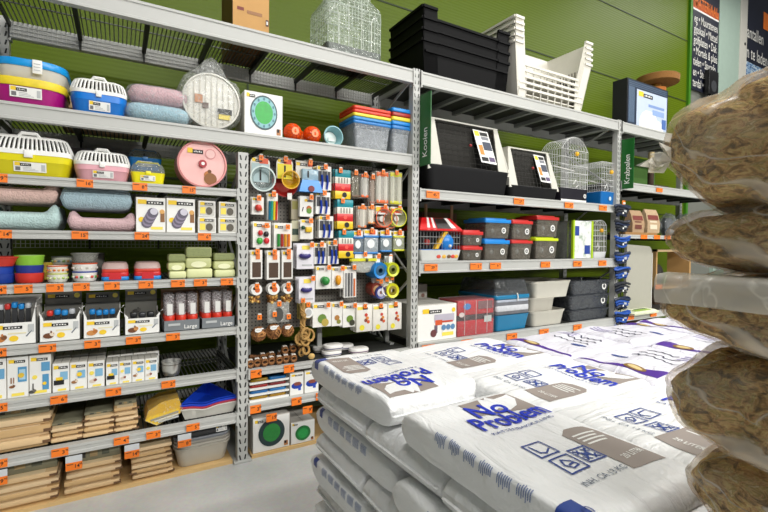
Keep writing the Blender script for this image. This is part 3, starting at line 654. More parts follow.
# level with the brush display boxes
def animal(m, cx, cz, s, y, c1, c2, k=2):
    m.disc(cx, cz, s, y-.001*k, M(c1, .6, .1), s*.62, 12); m.disc(cx+s*.75, cz+s*.35, s*.52, y-.001*k-.0005, M(c2, .6, .1), s*.5, 12)
    m.disc(cx+s*.5, cz+s*.85, s*.18, y-.001*k-.0007, M(c1, .6, .1), s*.3, 8); m.disc(cx+s*.95, cz+s*.42, s*.07, y-.001*k-.001, INK, None, 6)
def display(label, p0, p1, pyt, pyn, items, y0=2.925, dep=.2, card=None, pet=('C98A4A', '7A4A2A')):
    """open-fronted white counter display box with tools standing in it"""
    c = (p0+p1)/2; a, b = span(p0, p1, 325, y0); w = b-a; h = ht(c, pyt, y0)-Z4; hn = ht(c, pyn, y0)-Z4
    r = T('display_box', label, 'display box', ((a+b)/2, y0+dep/2, Z4)); m = MB(); A, B = w/2, dep/2; t = .004
    m.box(-A, A, -B, -B+t, 0, hn, WHITE); m.box(-A, A, B-t, B, 0, h, WHITE2); m.box(-A, -A+t, -B, B, 0, h*.8, WHITE2); m.box(A-t, A, -B, B, 0, h*.8, WHITE2); m.box(-A, A, -B, B, 0, t, WHITE2)
    for s in (-1, 1):   # side walls rise in slopes at the notch
        x0_, x1_ = (s*A, s*(A-w*.1)); m.add([(x0_, -B, hn), (x1_, -B, hn), (x1_, -B, hn+.01), (x0_, -B, h*.92), (x0_, -B+t, hn), (x1_, -B+t, hn), (x1_, -B+t, hn+.01), (x0_, -B+t, h*.92)],
              [(0, 1, 2, 3), (4, 7, 6, 5), (1, 5, 6, 2), (2, 6, 7, 3), (0, 3, 7, 4)], WHITE)
        m.add([(s*A, -B, h*.92), (s*A, -B+t, h*.92), (s*(A+.02), -B+.01, h*1.02), (s*(A+.016), -B+.014, h*1.02)], [(0, 1, 2, 3)], WHITE)
    y = -B-.0005; X = lambda q: -A+w*q; Z = lambda q: hn*q
    logo(m, X(.1), Z(.72), w*.6, hn*.17, y); animal(m, X(.22), Z(.3), w*.13, y, *pet); m.disc(X(.52), Z(.3), w*.1, y-.001, YEL, hn*.13, 14)
    plate(m, X(.4), X(.78), Z(.5), Z(.56), y, y, M('E5DDB8'), 1); m.tube([(X(.78), y, Z(.36)), (X(.9), y, Z(.62))], .003, M('6E7680'), 4)
    plate(m, X(.82), X(.95), Z(.55), Z(.9), y, y, LG, 1); obj('box', m, r)
    if card: q = MB(); q.box(-A*.94, A*.94, B-.02, B-.014, hn*.6, ht(c, card, y0+dep)-Z4, M('6B6A63', .6)); logo(q, -A*.8, ht(c, card, y0+dep)-Z4-.03, w*.55, .018, B-.021); q.disc(A*.7, ht(c, card, y0+dep)-Z4-.02, .014, B-.021, PALEY); animal(q, -A*.3, hn+.02, .02, B-.021, '3B3A36', '55524C'); obj('back_card', q, r)
    rnd = random.Random(int(p0*7)+3); n = len(items)
    for i, (c1, c2) in enumerate(items):
        q = MB(); x = -A*.72+1.44*A*(i+.5)/n; yy = -B*.45; top = hn+(h-hn)*.66*(1+.3*rnd.random()); g = rnd.uniform(-.012, .012)
        q.tube([(x-g*2, yy+.05, .01), (x-g, yy+.03, hn*.7), (x, yy, top-.012)], .006, M(c2, .4), 6); q.rbox(x, yy, top-.03, top, 1.3*A/n, .045, .012, M(c1, .35), .008); q.box(x-.55*A/n, x+.55*A/n, yy-.006, yy+.006, hn*.55, top-.028, M('2C2D30', .5))
        obj('brush', q, r)
    return r
display('white display box of long brushes cut off by the photo edge', -12, 36.5, 299, 323, (('B9BDC2', '44484C'), ('C8312B', '33363A'), ('1E88D2', '2B2E33'), ('1E88D2', '2B2E33'), ('B9BDC2', '3A3D42')), pet=('C07A3A', '7A4A2A'))
display('white display box with one red and blue brushes, guinea pig print', 39, 80.5, 308, 320, (('D8382A', '2B2E33'), ('1E88D2', '2B2E33'), ('2A90D8', '33363A'), ('BFC3C8', '44484C')), card=292, pet=('6B3F22', 'E8D8C4'))
display('white display box with only blue brushes, brown animal print', 83, 120.5, 307, 319, (('1E88D2', '2B2E33'), ('2A90D8', '33363A'), ('1E88D2', '2B2E33'), ('1E88D2', '2B2E33')), card=292, pet=('C98A4A', 'B86F2E'))
display('white display box with tall grey back card and few tools', 124.5, 160, 311, 318, (('2C2E30', '2B2E33'), ('34363A', '2B2E33'), ('2C2E30', '2B2E33')), card=289, pet=('6B3F22', 'C98A4A'))
def bottles(label, p0, p1, pyt, what):
    y0, dep = 2.925, .2; c = (p0+p1)/2; a, b = span(p0, p1, 320, y0); w = b-a; h = ht(c, pyt, y0)-Z4; x = (a+b)/2; cy = y0+dep/2
    m = MB(); ht_ = .066; A, B = w/2, dep/2; g = M('777C80', .5)
    for q in ((-A, A, -B, -B+.004), (-A, A, B-.004, B), (-A, -A+.004, -B, B), (A-.004, A, -B, B)): m.box(*q, 0, ht_, g)
    m.box(-A, A, -B, B, 0, .004, g); m.box(-A, A, B-.006, B, 0, h*1.02, M('6B5238', .7)); m.box(A-.003, A, -B*.2, B, 0, h*.98, M('8A6A44', .7))
    m.text('Large', .034, WHITE, (w*.05, -B-.002, .014), fat=.008); plate(m, -A*.75, -A*.1, .034, .048, -B, -B, LG, 1)
    solo('bottle_tray', m, 'grey tray reading Large holding clear bottles '+what, 'tray', (x, cy, Z4))
    CL = film('F6F2F4', .12, .06, 1.2, 30)
    for j in range(2):
        for i in range(3):
            r = T('drinking_bottle', 'clear red-capped bottle, one of six in the tray '+what, 'bottle', (x-w*.32+w*.32*i, cy-.045+.085*j, Z4+.006), 'bottles in the tray '+what)
            q = MB(); R = w*.145; hh = h-.02; pr = [(R*.5, .05), (R*.95, .07)]
            for k in range(7): z = .07+(hh-.08)*k/6; pr += [(R, z+.004), (R, z+(hh-.08)/6*.5), (R*.9, z+(hh-.08)/6*.6), (R*.9, z+(hh-.08)/6*.9)]
            q.lathe([p for p in pr if p[1] < hh]+[(R*.9, hh), (R*.4, hh+.004)], CL, n=12); q.box(-R*.5, R*.5, -R-.002, -R, hh*.42, hh*.74, WHITE); obj('bottle', q, r)
            q = MB(); q.lathe([(R*.7, .046), (R*1.02, .05), (R*1.05, .078), (R*.9, .086)], M('E23A24', .35), n=12); q.tube([(0, 0, .046), (0, -.01, .02)], .005, M('BFC3C6', .3, metal=.8), 6); obj('cap', q, r)
bottles('', 163.5, 200, 292.5, 'beside the tall back card'); bottles('', 201.5, 235, 290.5, 'beside the slotted upright')

# level with the rodent boxes
def rod_box(v):
    def d(m, X, Z, y):
        logo(m, X(.08), Z(.84), (X(.85)-X(.08)), Z(.92)-Z(.84), y); w = X(1)-X(0)
        if v == 0: plate(m, X(.5), X(.92), Z(.38), Z(.74), y, y, M('4F93BF'), 1); plate(m, X(.56), X(.86), Z(.43), Z(.68), y, y, M('A8CDE0'), 2); m.disc(X(.66), Z(.54), w*.15, y-.004, M('D9B63A'), None, 12)
        if v == 1: plate(m, X(.55), X(.95), Z(.58), Z(.8), y, y, M('5C9CC6'), 1); plate(m, X(.6), X(.9), Z(.12), Z(.5), y, y, M('4F93BF'), 1); m.disc(X(.7), Z(.28), w*.1, y-.004, YEL, None, 10); m.disc(X(.25), Z(.45), w*.12, y-.001, PALEY, None, 12)
        if v in (0, 2):
            animal(m, X(.22), Z(.28), w*.13, y, '8A5A34', '6B4426'); plate(m, X(.16), X(.22), Z(.36), Z(.5), y, y, M('8A5A34'), 2); plate(m, X(.28), X(.33), Z(.36), Z(.5), y, y, M('8A5A34'), 2)
        if v == 1: animal(m, X(.12), Z(.1), w*.16, y, '4A4844', '6A655E'); plate(m, X(.14), X(.2), Z(.15), Z(.3), y, y, M('4A4844'), 2)
        if v == 2: plate(m, X(.5), X(.92), Z(.5), Z(.74), y, y, M('6AA5CC'), 1)
        plate(m, X(.2), X(.8), Z(.05), Z(.12), y, y, PALEY, 1)
    return d
def small_rod(v):
    def d(m, X, Z, y):
        w = X(1)-X(0); logo(m, X(.08), Z(.80), (X(.9)-X(.08)), Z(.91)-Z(.80), y); plate(m, X(.45), X(.9), Z(.42), Z(.7), y, y, M('7FB2D2'), 1)
        if v == 0: plate(m, X(.08), X(.68), Z(.26), Z(.42), y, y, INK, 2); plate(m, X(.2), X(.6), Z(.4), Z(.52), y, y, YEL, 2)
        if v == 1: animal(m, X(.25), Z(.3), w*.18, y, '9A6A40', 'E4D2BC'); m.disc(X(.55), Z(.56), w*.16, y-.004, YEL, None, 12)
        if v == 2: animal(m, X(.3), Z(.26), w*.2, y, 'D9C8B8', '8A4A3A'); m.disc(X(.25), Z(.56), w*.14, y-.002, PALEY, None, 12)
        plate(m, X(.3), X(.8), Z(.05), Z(.12), y, y, PALEY, 1)
    return d
N3 = ('first', 'second', 'third', 'fourth')
for i, (p0, p1, v) in enumerate(((-16, 6.3, 2), (7, 28.5, 0), (29.2, 51, 1))):
    cb('rodent_product_box', ('tall white box with rodent print cut off by the photo edge', 'tall white box with brown rabbit and blue window print', 'tall white box with grey rabbit and two blue window prints')[i], 'box', p0, p1, 357.5-2.2*i+1, Z5, 2.925, .2, rod_box(v))
for i in range(3):
    p0 = 52.5+17.5*i; cb('rodent_product_box', 'medium white box with %s print beside the tall rabbit boxes' % ('black brand bar', 'guinea pig', 'pale rodent')[i], 'box', p0, p0+17, 363-1.2*i, Z5, 2.925, .14, small_rod(i))
    cb('rodent_product_box', 'white box standing behind the medium one with %s print' % ('black brand bar', 'guinea pig', 'pale rodent')[i], 'box', p0+2, p0+18.5, 355.5-1.2*i, Z5, 3.08, .14, small_rod(0))
for i in range(4):
    p0 = 106+13*i; cb('rodent_product_box', 'small white box with yellow print, %s in the row before the steel bowl' % N3[i], 'box', p0, p0+12.6, 361.8-1.3*i, Z5, 2.925, .13, small_rod((0, 2, 1, 2)[i]))
    cb('rodent_product_box', 'white box behind the %s small box in the row before the steel bowl' % N3[i], 'box', p0+1.5, p0+14, 355-1.3*i, Z5, 3.065, .13, small_rod(0))
x, z = xz(171.5, 372, 2.99); m = MB(); ST = M('DDDDDA', .3, .04, metal=.92); ST2 = M('8F8C86', .25, .1, 30, metal=1.)
R = (W(181.5, 366, 2.99).x-W(161.5, 366, 2.99).x)/2
m.lathe([(R*.74, 0), (R*.82, .006), (R*.93, .04), (R*.95, .080), (R*1.02, .083), (R*1.02, .088), (R*.93, .088), (R*.8, .012), (.002, .01)], ST, n=28); m.lathe([(R*.955, .066), (R*.96, .070)], ST2, n=28, capa=False, capb=False)
solo('steel_bowl', m, 'shiny stainless steel feed bowl on the wire shelf', 'bowl', (x, 2.99, Z5))

# level with the scratch boards and litter trays, and the floor below
KR = [KRAFT, M('CDAA78', .75, .1, 20), M('DFC39A', .75, .1, 20)]
def boards(p0, p1, pyb, zb, hs, what, y0=2.925, dep=.5, sleeve=None, ends=True):
    a, b = span(p0, p1, pyb, y0); w = b-a; z = zb; rnd = random.Random(int(p0*3)+5); n = len(hs)
    for i, h in enumerate(hs):
        pos = 'topmost' if i == n-1 else ('lowest' if i == 0 else ('second', 'third', 'fourth', 'fifth', 'sixth', 'seventh')[i-1]+' from below'); dx = rnd.uniform(-.008, .008); dy = rnd.uniform(0, .012)
        r = T('scratch_board', 'cardboard scratching board, %s in the stack %s' % (pos, what), 'scratching board', ((a+b)/2+dx, y0+dy+dep/2, z)); m = MB(); K = KR[i % 3]
        m.rbox(0, 0, h*.34, h*.95, w, dep, .006, K, .004); m.rbox(0, .008, 0, h*.34, w*.93, dep*.95, .006, KR[(i+1) % 3], .003); obj('board', m, r)
        q = MB(); q.box(-w*.36, w*.34, -dep/2+.003, dep/2-.01, h*.95, h-.0012, M('E6CFA6', .75))
        s = 1 if i % 2 == 0 else rnd.choice((-1, 1)); q.box(s*w*.455-.018, s*w*.455+.018, -dep/2-.0012, -dep/2+.02, h*.36, h*.62, M('6B4E34', .8))  # dark spot by one end is shadow put into the colour
        obj('top_and_end_shade', q, r); z += h
    if sleeve:
        m = MB(); m.rbox(0, 0, 0, sleeve, w*.97, dep*.9, .004, M('7E7C66', .7, .15, 25), .003)
        for k in range(3): m.box(-w*.3+w*.22*k, -w*.16+w*.22*k, -dep*.45-.0015, -dep*.45, sleeve*.25, sleeve*.8, M(('3A3A36', 'A08A62', '55584A')[k], .7))
        solo('scratch_board_pack', m, 'printed board pack lying on the stack '+what, 'scratching board', ((a+b)/2, y0+.02+dep/2, z))
boards(-22, 49.5, 438, Z6, (.06, .062, .05), 'at the shelf end', sleeve=.072)
boards(50, 82, 425, Z6, (.03, .028, .03), 'beside the wide boards', sleeve=.012); boards(83, 113.5, 418, Z6, (.03, .03, .03, .028), 'in the middle of the shelf', sleeve=.012); boards(114, 137, 412, Z6, (.028, .03, .03, .03, .03), 'beside the yellow mat pack', sleeve=.02)
# yellow scoop pack
x, z = xz(163, 410, 3.0); r = T('litter_mat_pack', 'yellow folded litter mat pack tipped in clear wrap', 'pack', (x, 2.94, Z6)); m = MB(); w = .34
prof = [(-.17, 0), (-.1, -.0), (.06, 0), (.13, .03), (.15, .10), (.11, .155), (-.0, .18), (-.12, .13)]
prof = [(.63*a_, .74*b_) for a_, b_ in [(-.155, .055), (-.06, .004), (.14, .07), (.16, .10), (.13, .20), (-.02, .185), (-.13, .13)]]
m.loft([[(a, y, b) for a, b in prof] for y in (.0, .2)], M('E2B416', .5, .12, 12)); m.add([(.63*a_, -.001, .74*c_) for a_, c_ in [(-.155, .055), (-.06, .004), (.14, .07), (.125, .115), (.0, .10), (-.12, .085)]], [(0, 1, 2, 3, 4, 5)], M('F6CE1A', .45)); obj('mat', m, r)
m = MB()
for k in range(3): m.tube([(-.07+.02*k, -.003, .038-.009*k), (.08, -.003, .066-.015*k)], .006, (GREYD, WHITE2, LG)[k], 4)
obj('edges', m, r); m = MB(); m.loft([[(a*1.04, y, .004+b*1.03) for a, b in prof] for y in (-.012, .21)], film('F2F0E2', .04, .1, .5, 22)); obj('clear_wrap', m, r)
# blue and grey trays with high sides
a, b = span(181, 236.5, 408, 2.95); w = b-a; cx = (a+b)/2
def tray_hi(label, z, col, h, hi, rim=None, y0=2.94, dep=.30, sc=1.):
    """three-cornered litter tray: low front edge, side walls sweeping up to a high corner at the back"""
    r = T('litter_tray', label, 'litter tray', (cx, y0+dep/2, z)); m = MB(); W_ = w*sc
    cor = [(-W_/2, -dep/2), (W_/2, -dep/2), (W_*.08, dep/2)]; B = []
    for (a0, b0), (a1, b1) in zip(cor, cor[1:]+cor[:1]):
        for j in range(14):
            t = j/14; k = .012*math.sin(PI*t)*4*W_; nx, ny = (b1-b0), -(a1-a0); L = math.hypot(nx, ny); B.append((a0+(a1-a0)*t+nx/L*k*.35, b0+(b1-b0)*t+ny/L*k*.35))
    gx, gy = 0, -dep*.12; sh = lambda k: [(gx+(p-gx)*k, gy+(q-gy)*k) for p, q in B]
    def tp(p, q):
        t = min(1, max(0, (q+dep/2)/dep)); return h+hi*t**1.15-(.016*math.exp(-((p+W_*.1)/(W_*.17))**2) if q < -dep*.38 else 0)
    tz = [tp(p, q) for p, q in B]; R = lambda k, f: [(p, q, f(i)) for i, (p, q) in enumerate(sh(k))]
    m.loft([R(.86, lambda i: 0), R(1.0, lambda i: tz[i]), R(1.03, lambda i: tz[i]+.003), R(1.03, lambda i: tz[i]+.009), R(.985, lambda i: tz[i]+.009), R(.84, lambda i: .012)], col, True, True); obj('tray', m, r); return r
pk = ht(205, 386, 3.2)
tray_hi('pale grey three-cornered litter tray under the blue ones', Z6, M('CFCDC4', .45), .062, .04)
tray_hi('red-edged three-cornered litter tray between the grey and blue ones', Z6+.018, M('B8384A', .4), .058, .05, sc=1.004)
tray_hi('bright blue three-cornered litter tray on top of the nest', Z6+.030, M('1A4AD2', .35, .12, 6), .060, pk-Z6-.08, sc=1.008)
tray_hi('darker blue three-cornered litter tray inside the bright blue one', Z6+.046, M('1742BE', .35, .12, 6), .052, pk-Z6-.088, None, 2.955, .275, .94)
# pallet boards on the floor
def plank(x0, x1, label, y0=2.912):
    r = T('floor_plank', label, 'plank', ((x0+x1)/2, y0, 0)); w = x1-x0; m = MB(); m.box(-w/2, w/2, 0, .1, .0, .022, M('D8B57C', .7, .12, 6)); obj('front_board', m, r)
    m = MB(); m.box(-w/2, w/2, .1, .62, .0, .0218, M('CFAA72', .7, .12, 6)); obj('deck_boards', m, r)
plank(XL+.04, XS-.06, 'pale wooden board on the floor under the board stacks'); plank(XS+.06, XM-.05, 'pale wooden board on the floor under the wheel boxes')
zb = .0235
boards(-22, 57.5, 490, zb, (.042, .04, .04, .042), 'on the floor at the photo edge', sleeve=.1); boards(65.5, 121, 475, zb, (.04, .042, .038, .04), 'on the floor between two gaps', sleeve=.08); boards(131, 172, 462, zb, (.03, .032, .03, .032, .03, .032), 'on the floor beside the grey trays')
a, b = span(175, 231.5, 455, 2.93); w = b-a; cx = (a+b)/2
for i, (c, s) in enumerate((('C2BDB0', 'lowest'), ('C9C5BB', 'second from below'), ('A8A49C', 'third from below'), ('8E9299', 'topmost'))):
    r = T('litter_tray', 'grey litter tray, %s in the nest on the floor' % s, 'litter tray', (cx, 3.12, zb+.020*i)); m = MB(); d = .37
    m.tub(0, 0, [(0, w*.84, d*.84, .05), (.02, w*.88, d*.88, .06), (.115, w*.98, d*.98, .06)], M(c, .4), .004, lip=.008)
    obj('tray', m, r)
r = T('litter_tray', 'black hooded litter tray lid on the grey tray nest', 'litter tray', (cx, 3.12, zb+.186)); m = MB(); rg = lambda k, z: [(p, q, z) for p, q in rrect(w*k, .36*k, .06, 5)]
m.loft([rg(.97, 0), rg(.93, .045), rg(.84, .06)], CHAR); sticker(m, w*.22, w*.42, .005, .042, -.182, -.17); obj('lid', m, r)
# ------------------------------------------------------------------ hanging packs on the pegboard
YP = 2.975
TAGS = {}
def digits(m, s, x, z, y, h): m.text(s, h, TAGINK, (x, y, z), fat=.02)
def hook(x, z, what, y0=YP-.025, tagdx=0., big=.036):
    r = T('display_hook', 'hook for the '+what, 'hook', (x, y0, z)); k = 'hook'
    if k not in TAGS:
        m = MB(); m.tube([(0, 0, -.002), (0, .02, -.006), (0, 3.12-y0, -.004)], .0028, M('B9BABA', .3, metal=.6), 5); m.tube([(0, 0.004, .018), (0, 3.12-y0, .016)], .0022, M('B9BABA', .3, metal=.6), 5)
        q = MB(); q.box(-.0145, .0145, -.003, .0, -.016, .018, ORANGE); q.text('4', .022, TAGINK, (-.007, -.0036, -.007), fat=.01); q.box(-.011, .011, -.0035, -.003, .018, .026, WHITE2)
        TAGS[k] = (obj('rod', m, r), obj('price_tag', q, r))
    else:
        for o in TAGS[k]: c = o.copy(); C.objects.link(c); c.parent = r
    return r
def pack(label, px0, py0, px1, py1, deco, name='hanging_pack', cat='pack', n=2, y=YP, bg='E9E8E2', th=.012, hk=True, tdx=0., gap=.034, tdz=0., shape=None):
    a, b = span(px0, px1, (py0+py1)/2, y); c = (px0+px1)/2; z1 = ht(c, py0, y); z0 = ht(c, py1, y); w, h = b-a, z1-z0
    m = MB()
    if shape: shape(m, w, h)
    else:
        m.rbox(0, th/2, 0, h, w, th*.35, .001, M(bg, .45), .002) if th < .004 else m.loft([[(p, q, zz) for p, q in ((-w/2, th*.4), (w/2, th*.4), (w/2, th*.6), (-w/2, th*.6))] for zz in (0, h)], M(bg, .45))
        if deco: deco(m, lambda t: -w/2+w*t, lambda t: h*t, th*.4-.0005)
    o = solo(name, m, label, cat, ((a+b)/2, y, z0))
    for i in range(n):
        c = o.copy(); C.objects.link(c); c.location.y = y+gap*(i+1); c.location.z += random.uniform(-.003, .003); c.location.x += random.uniform(-.004, .004)
        c['label'] = 'hidden spare behind the front '+label if len(label.split()) < 12 else 'spare behind '+' '.join(label.split()[:12]); c['group'] = 'spares behind '+label[:50]
    if hk:
        hook((a+b)/2+tdx*w, z1-.010+tdz, ' '.join(label.split()[:13]))
    return o
def lg(m, X, Z, y, u0=.08, u1=.7, v0=.82, v1=.93): logo(m, X(u0), Z(v0), X(u1)-X(u0), (Z(v1)-Z(v0)), y)
def blister(col, u0, v0, u1, v1, d=.02):
    return lambda m, X, Z, y: m.rbox((X(u0)+X(u1))/2, y-d/2, Z(v0), Z(v1), X(u1)-X(u0), d, .006, col if not isinstance(col, str) else M(col, .35), .005)
def multi(*fs):
    def d(m, X, Z, y):
        lg(m, X, Z, y)
        for f in fs: f(m, X, Z, y)
    return d
CLR = film('DCE4E6', .3, .08, .3, 40)
# top row: feeding bowls on round-topped cards
def ringbowl(label, card, win, cpx, cpy, rpx, col, rimc, wcol):
    a, b = span(card[0], card[2], card[1], YP); c = (card[0]+card[2])/2; z1, z0 = ht(c, card[1], YP), ht(c, card[3], YP); cx, cz = xz(cpx, cpy, YP-.03); R = W(cpx+rpx, cpy, YP-.03).x-cx
    r = T('hanging_bowl', label, 'bowl', (cx, YP, cz)); m = MB(); w = b-a; ox = (a+b)/2-cx
    pts = [(-w/2, z0-cz), (w/2, z0-cz)]+[(w/2*math.cos(PI*i/8), z1-cz-w*.3+w*.3*math.sin(PI*i/8)) for i in range(9)]
    m.loft([[(ox+p, q, s) for p, s in pts] for q in (.0, .004)], M('E0DDD2', .4)); logo(m, ox-w*.42, z1-cz-w*.28, w*.5, w*.16, -.001); plate(m, ox-w*.05, ox+w*.4, z1-cz-w*.36, z1-cz-w*.08, -.001, -.001, M('D8552A'), 2)
    plate(m, ox-w*.45, ox+w*.45, z0-cz-.0, z1-cz-w*.35, -.001, -.001, M(wcol, .3), 1); plate(m, ox-.006, ox+.006, z0-cz+.01, z1-cz-w*.45, -.001, -.001, INK, 3); obj('card', m, r)
    q = MB(); q.lathe([(R*.55, .0), (R*.8, -.012), (R, -.05)], col, n=28, axis='y', capb=False); q.lathe([(R*1.02, -.05), (R*1.04, -.058), (R*.93, -.058), (R*.93, -.05)], M(rimc, .3), n=28, axis='y', capa=False, capb=False); obj('bowl', q, r)
    hook(ox+cx, z1-.012, ' '.join(label.split()[:13]), YP-.02)
ringbowl('pale grey-blue clear feed bowl on a card beside the slotted upright', (250.5, 156.5, 270, 182), None, 262, 179, 12.2, film('AEBFBE', .35, .1, .2, 20), 'C9D6D2', 'A9BFC2')
ringbowl('yellow clear feed bowl on a card with yellow window', (276.5, 158, 293, 179), None, 289.5, 180, 8.6, film('D9B21E', .5, .1, .2, 20), 'D9A62E', 'E3D312')
pack('red feed bowl hanging behind the yellow one', 272, 178, 298, 192, None, 'hanging_bowl', 'bowl', 0, YP+.02, hk=False, shape=lambda m, w, h: m.lathe([(w*.3, .05), (w*.44, .02), (w*.5, -.0), (w*.47, -.0), (w*.3, .04), (.002, .04)], M('A32420', .3), (0, 0, h*.6), 'y', 22))
def hopper(m, w, h):
    m.box(-w*.5, w*.12, .004, .008, h*.45, h, M('E0DDD2')); logo(m, -w*.48, h*.84, w*.4, h*.1, .004); plate(m, -w*.05, w*.12, h*.84, h*.98, .004, .004, M('D8552A'), 2)
    m.rbox(0, -.01, h*.36, h*.74, w*.62, .03, .006, film('A9CCDF', .6, .1, .2, 20), .004); m.box(-w*.12, -w*.06, -.027, -.025, h*.46, h*.68, INK)
    m.loft([[(p*w*.31*k, q*.02*k-.012, z) for p, q in ((-1, -1), (1, -1), (1, 1), (-1, 1))] for k, z in ((1, h*.38), (1.25, h*.2), (1.45, 0))], M('1A86D8', .3)); m.disc(0, h*.1, w*.12, -.045, M('7A2A2A'), h*.1, 14)
pack('clear feeder with bright blue base on a card in the top row', 296, 161.5, 322, 192.5, None, 'hanging_feeder', 'feeder', 0, shape=hopper)
# clippers: white cards, blue handles
def clip(m, X, Z, y):
    plate(m, X(.06), X(.94), Z(.35), Z(.78), y, y, M('3A3A40', .5), 1); lg(m, X, Z, y, .05, .6, .84, .97)
    for u in (.32, .68): m.tube([(X(u), y-.008, Z(.62)), (X(u+.04), y-.01, Z(.3)), (X(u-.02), y-.008, Z(.02))], .0075, M('1C3FA8', .35), 5); m.tube([(X(u), y-.008, Z(.8)), (X(u), y-.008, Z(.6))], .004, LG, 4)
for i, (q, what) in enumerate((((317, 166, 331.5, 190), 'in the top row under the beam'), ((316, 192, 330.5, 214), 'in the second row'), ((319, 216, 333.5, 238), 'in the third row'), ((314.5, 243, 326.5, 264), 'in the fourth row beside the purple brush'), ((328, 241, 339, 264), 'in the fourth row beside the treat bags'))):
    pack('white card of blue-handled clippers '+what, *q, clip, 'hanging_clippers', 'clippers', 2)
# treat bags with teal, white, red and yellow bands
def treats(m, X, Z, y):
    for v0, v1, c in ((.74, 1.0, '178C98'), (.52, .74, 'E6E3D6'), (.26, .52, 'CF1F22'), (0, .26, 'E8C31C')): m.rbox((X(0)+X(1))/2, y-.006, Z(v0), Z(v1)+.001, X(1)-X(0), .02, .004, M(c, .35), .001)
    for k in range(4): plate(m, X(.2+.18*k), X(.27+.18*k), Z(.54), Z(.72), y-.017, y-.017, M('8A8478'), 0)
    m.disc(X(.6), Z(.14), (X(.16)-X(0)), y-.018, INK, None, 8); m.disc(X(.5), Z(.4), X(.12)-X(0), y-.018, M('F2574A'), None, 8)
for i, (q, what) in enumerate((((334.5, 170, 350, 199), 'topmost of three'), ((336.5, 200, 352.5, 229), 'middle of three'), ((338, 231, 353.5, 258), 'lowest of three'))):
    pack('treat bag banded teal, white, red and yellow, '+what, *q, treats, 'treat_bag', 'treat bag', 2, gap=.03, tdx=-.2)
# stick packs
def sticks(c_end, c_body, n=2):
    def d(m, X, Z, y):
        m.rbox((X(0)+X(1))/2, y-.01, Z(0), Z(1), X(1)-X(0), .016, .006, film(c_body, .45, .1, .4, 30), .004)
        for k in range(n): m.tube([(X((k+.5)/n), y-.008, Z(.06)), (X((k+.5)/n), y-.008, Z(.86))], (X(1)-X(0))*.3/n, M(c_body, .5, .15, 60), 6)
        m.rbox((X(0)+X(1))/2, y-.012, Z(.84), Z(.97), (X(1)-X(0))*.9, .02, .005, M(c_end, .4), .003); m.rbox((X(0)+X(1))/2, y-.012, Z(.02), Z(.12), (X(1)-X(0))*.9, .022, .005, M(c_end, .4), .003)
    return d
for q, e, b_, n, what in (((350.5, 172, 358.5, 198), '6A5440', '9A9484', 2, 'brown ends, next to the teal treat bags'), ((360, 174, 368, 198), 'E2621E', 'C9C6BE', 1, 'bright orange ends in the top row'), ((368.5, 176, 374.5, 205), '8A5A48', 'A8998C', 1, 'dull red ends in the top row'),
                          ((375, 171.5, 388, 204), 'D8662C', 'D2CFC4', 2, 'orange and white print in the top row'), ((388.5, 172, 401.5, 205), 'C6C22C', 'C9C8B8', 2, 'lime print at the end of the top row'), ((356.5, 206, 366, 228), 'DB7430', 'CFCABE', 1, 'orange ends in the second row'), ((367, 206, 374, 224), 'E5964A', 'E4DED2', 1, 'pale body in the second row')):
    pack('clear pack of chew sticks with '+what, *q, sticks(e, b_, n), 'stick_pack', 'pack', 2)
# small cards of the second row
def redball(m, X, Z, y): lg(m, X, Z, y); m.ball((X(.5), y-.012, Z(.38)), (X(.3)-X(0)), M('C9362A', .35), 10); m.ball((X(.7), y-.012, Z(.3)), (X(.16)-X(0)), M('B8872E', .4), 8)
pack('white card with a red ball toy in the second row', 252, 197, 264, 214.5, redball, 'hanging_card', 'card', 1)
def pens(m, X, Z, y):
    lg(m, X, Z, y, .1, .8, .86, .96)
    for k, c in enumerate(('1E6F8C', '2FA08A', 'D9C92A', 'C8402E')): m.tube([(X(.16+.22*k), y-.008, Z(.0)), (X(.2+.22*k), y-.008, Z(.7))], .0075, M(c, .35), 6)
pack('narrow card of teal, yellow and red sticks in the second row', 267.5, 193, 278, 220, pens, 'hanging_card', 'card', 1)
pack('tiny pale hang tag beside the colourful stick card', 287.5, 193, 292, 199.5, None, 'hanging_card', 'card', 0, hk=False, th=.004)
def dogpic(m, X, Z, y): lg(m, X, Z, y, .35, .95, .72, .84); m.disc(X(.68), Z(.4), X(.2)-X(0), y-.001, M('B5642A'), None, 12); m.disc(X(.68), Z(.28), X(.2)-X(0), y-.0016, M('5B8A2A'), None, 12); m.tube([(X(.18), y-.002, Z(.25)), (X(.26), y-.002, Z(.45))], .003, INK, 4)
pack('white card with brown dog picture in the second row', 300, 196, 313.5, 216.5, dogpic, 'hanging_card', 'card', 2, tdx=.25)
pack('khaki packs hanging beside the white dog picture card', 291.5, 199, 300, 219.5, lambda m, X, Z, y: plate(m, X(.1), X(.9), Z(.5), Z(.9), y, y, M('8A8440'), 1), 'hanging_card', 'card', 1, YP+.04, 'A69D84', hk=False)
def fruit(m, X, Z, y):
    lg(m, X, Z, y, .06, .5, .8, .92); plate(m, X(.5), X(.95), Z(.78), Z(.86), y, y, M('E08A50'), 1)
    for u, v, c, s in ((.4, .56, 'C8232A', .14), (.72, .52, '2A2226', .15), (.36, .26, '3DA63C', .17), (.74, .26, 'CF2430', .16)): m.ball((X(u), y-.01, Z(v)), X(s)-X(0), M(c, .35), 10, (1, .6, 1.15))
pack('wide white card of four fruit toys beside the upright', 253, 221.5, 271, 247.5, fruit, 'hanging_card', 'card', 2, tdx=.2, tdz=-.018)
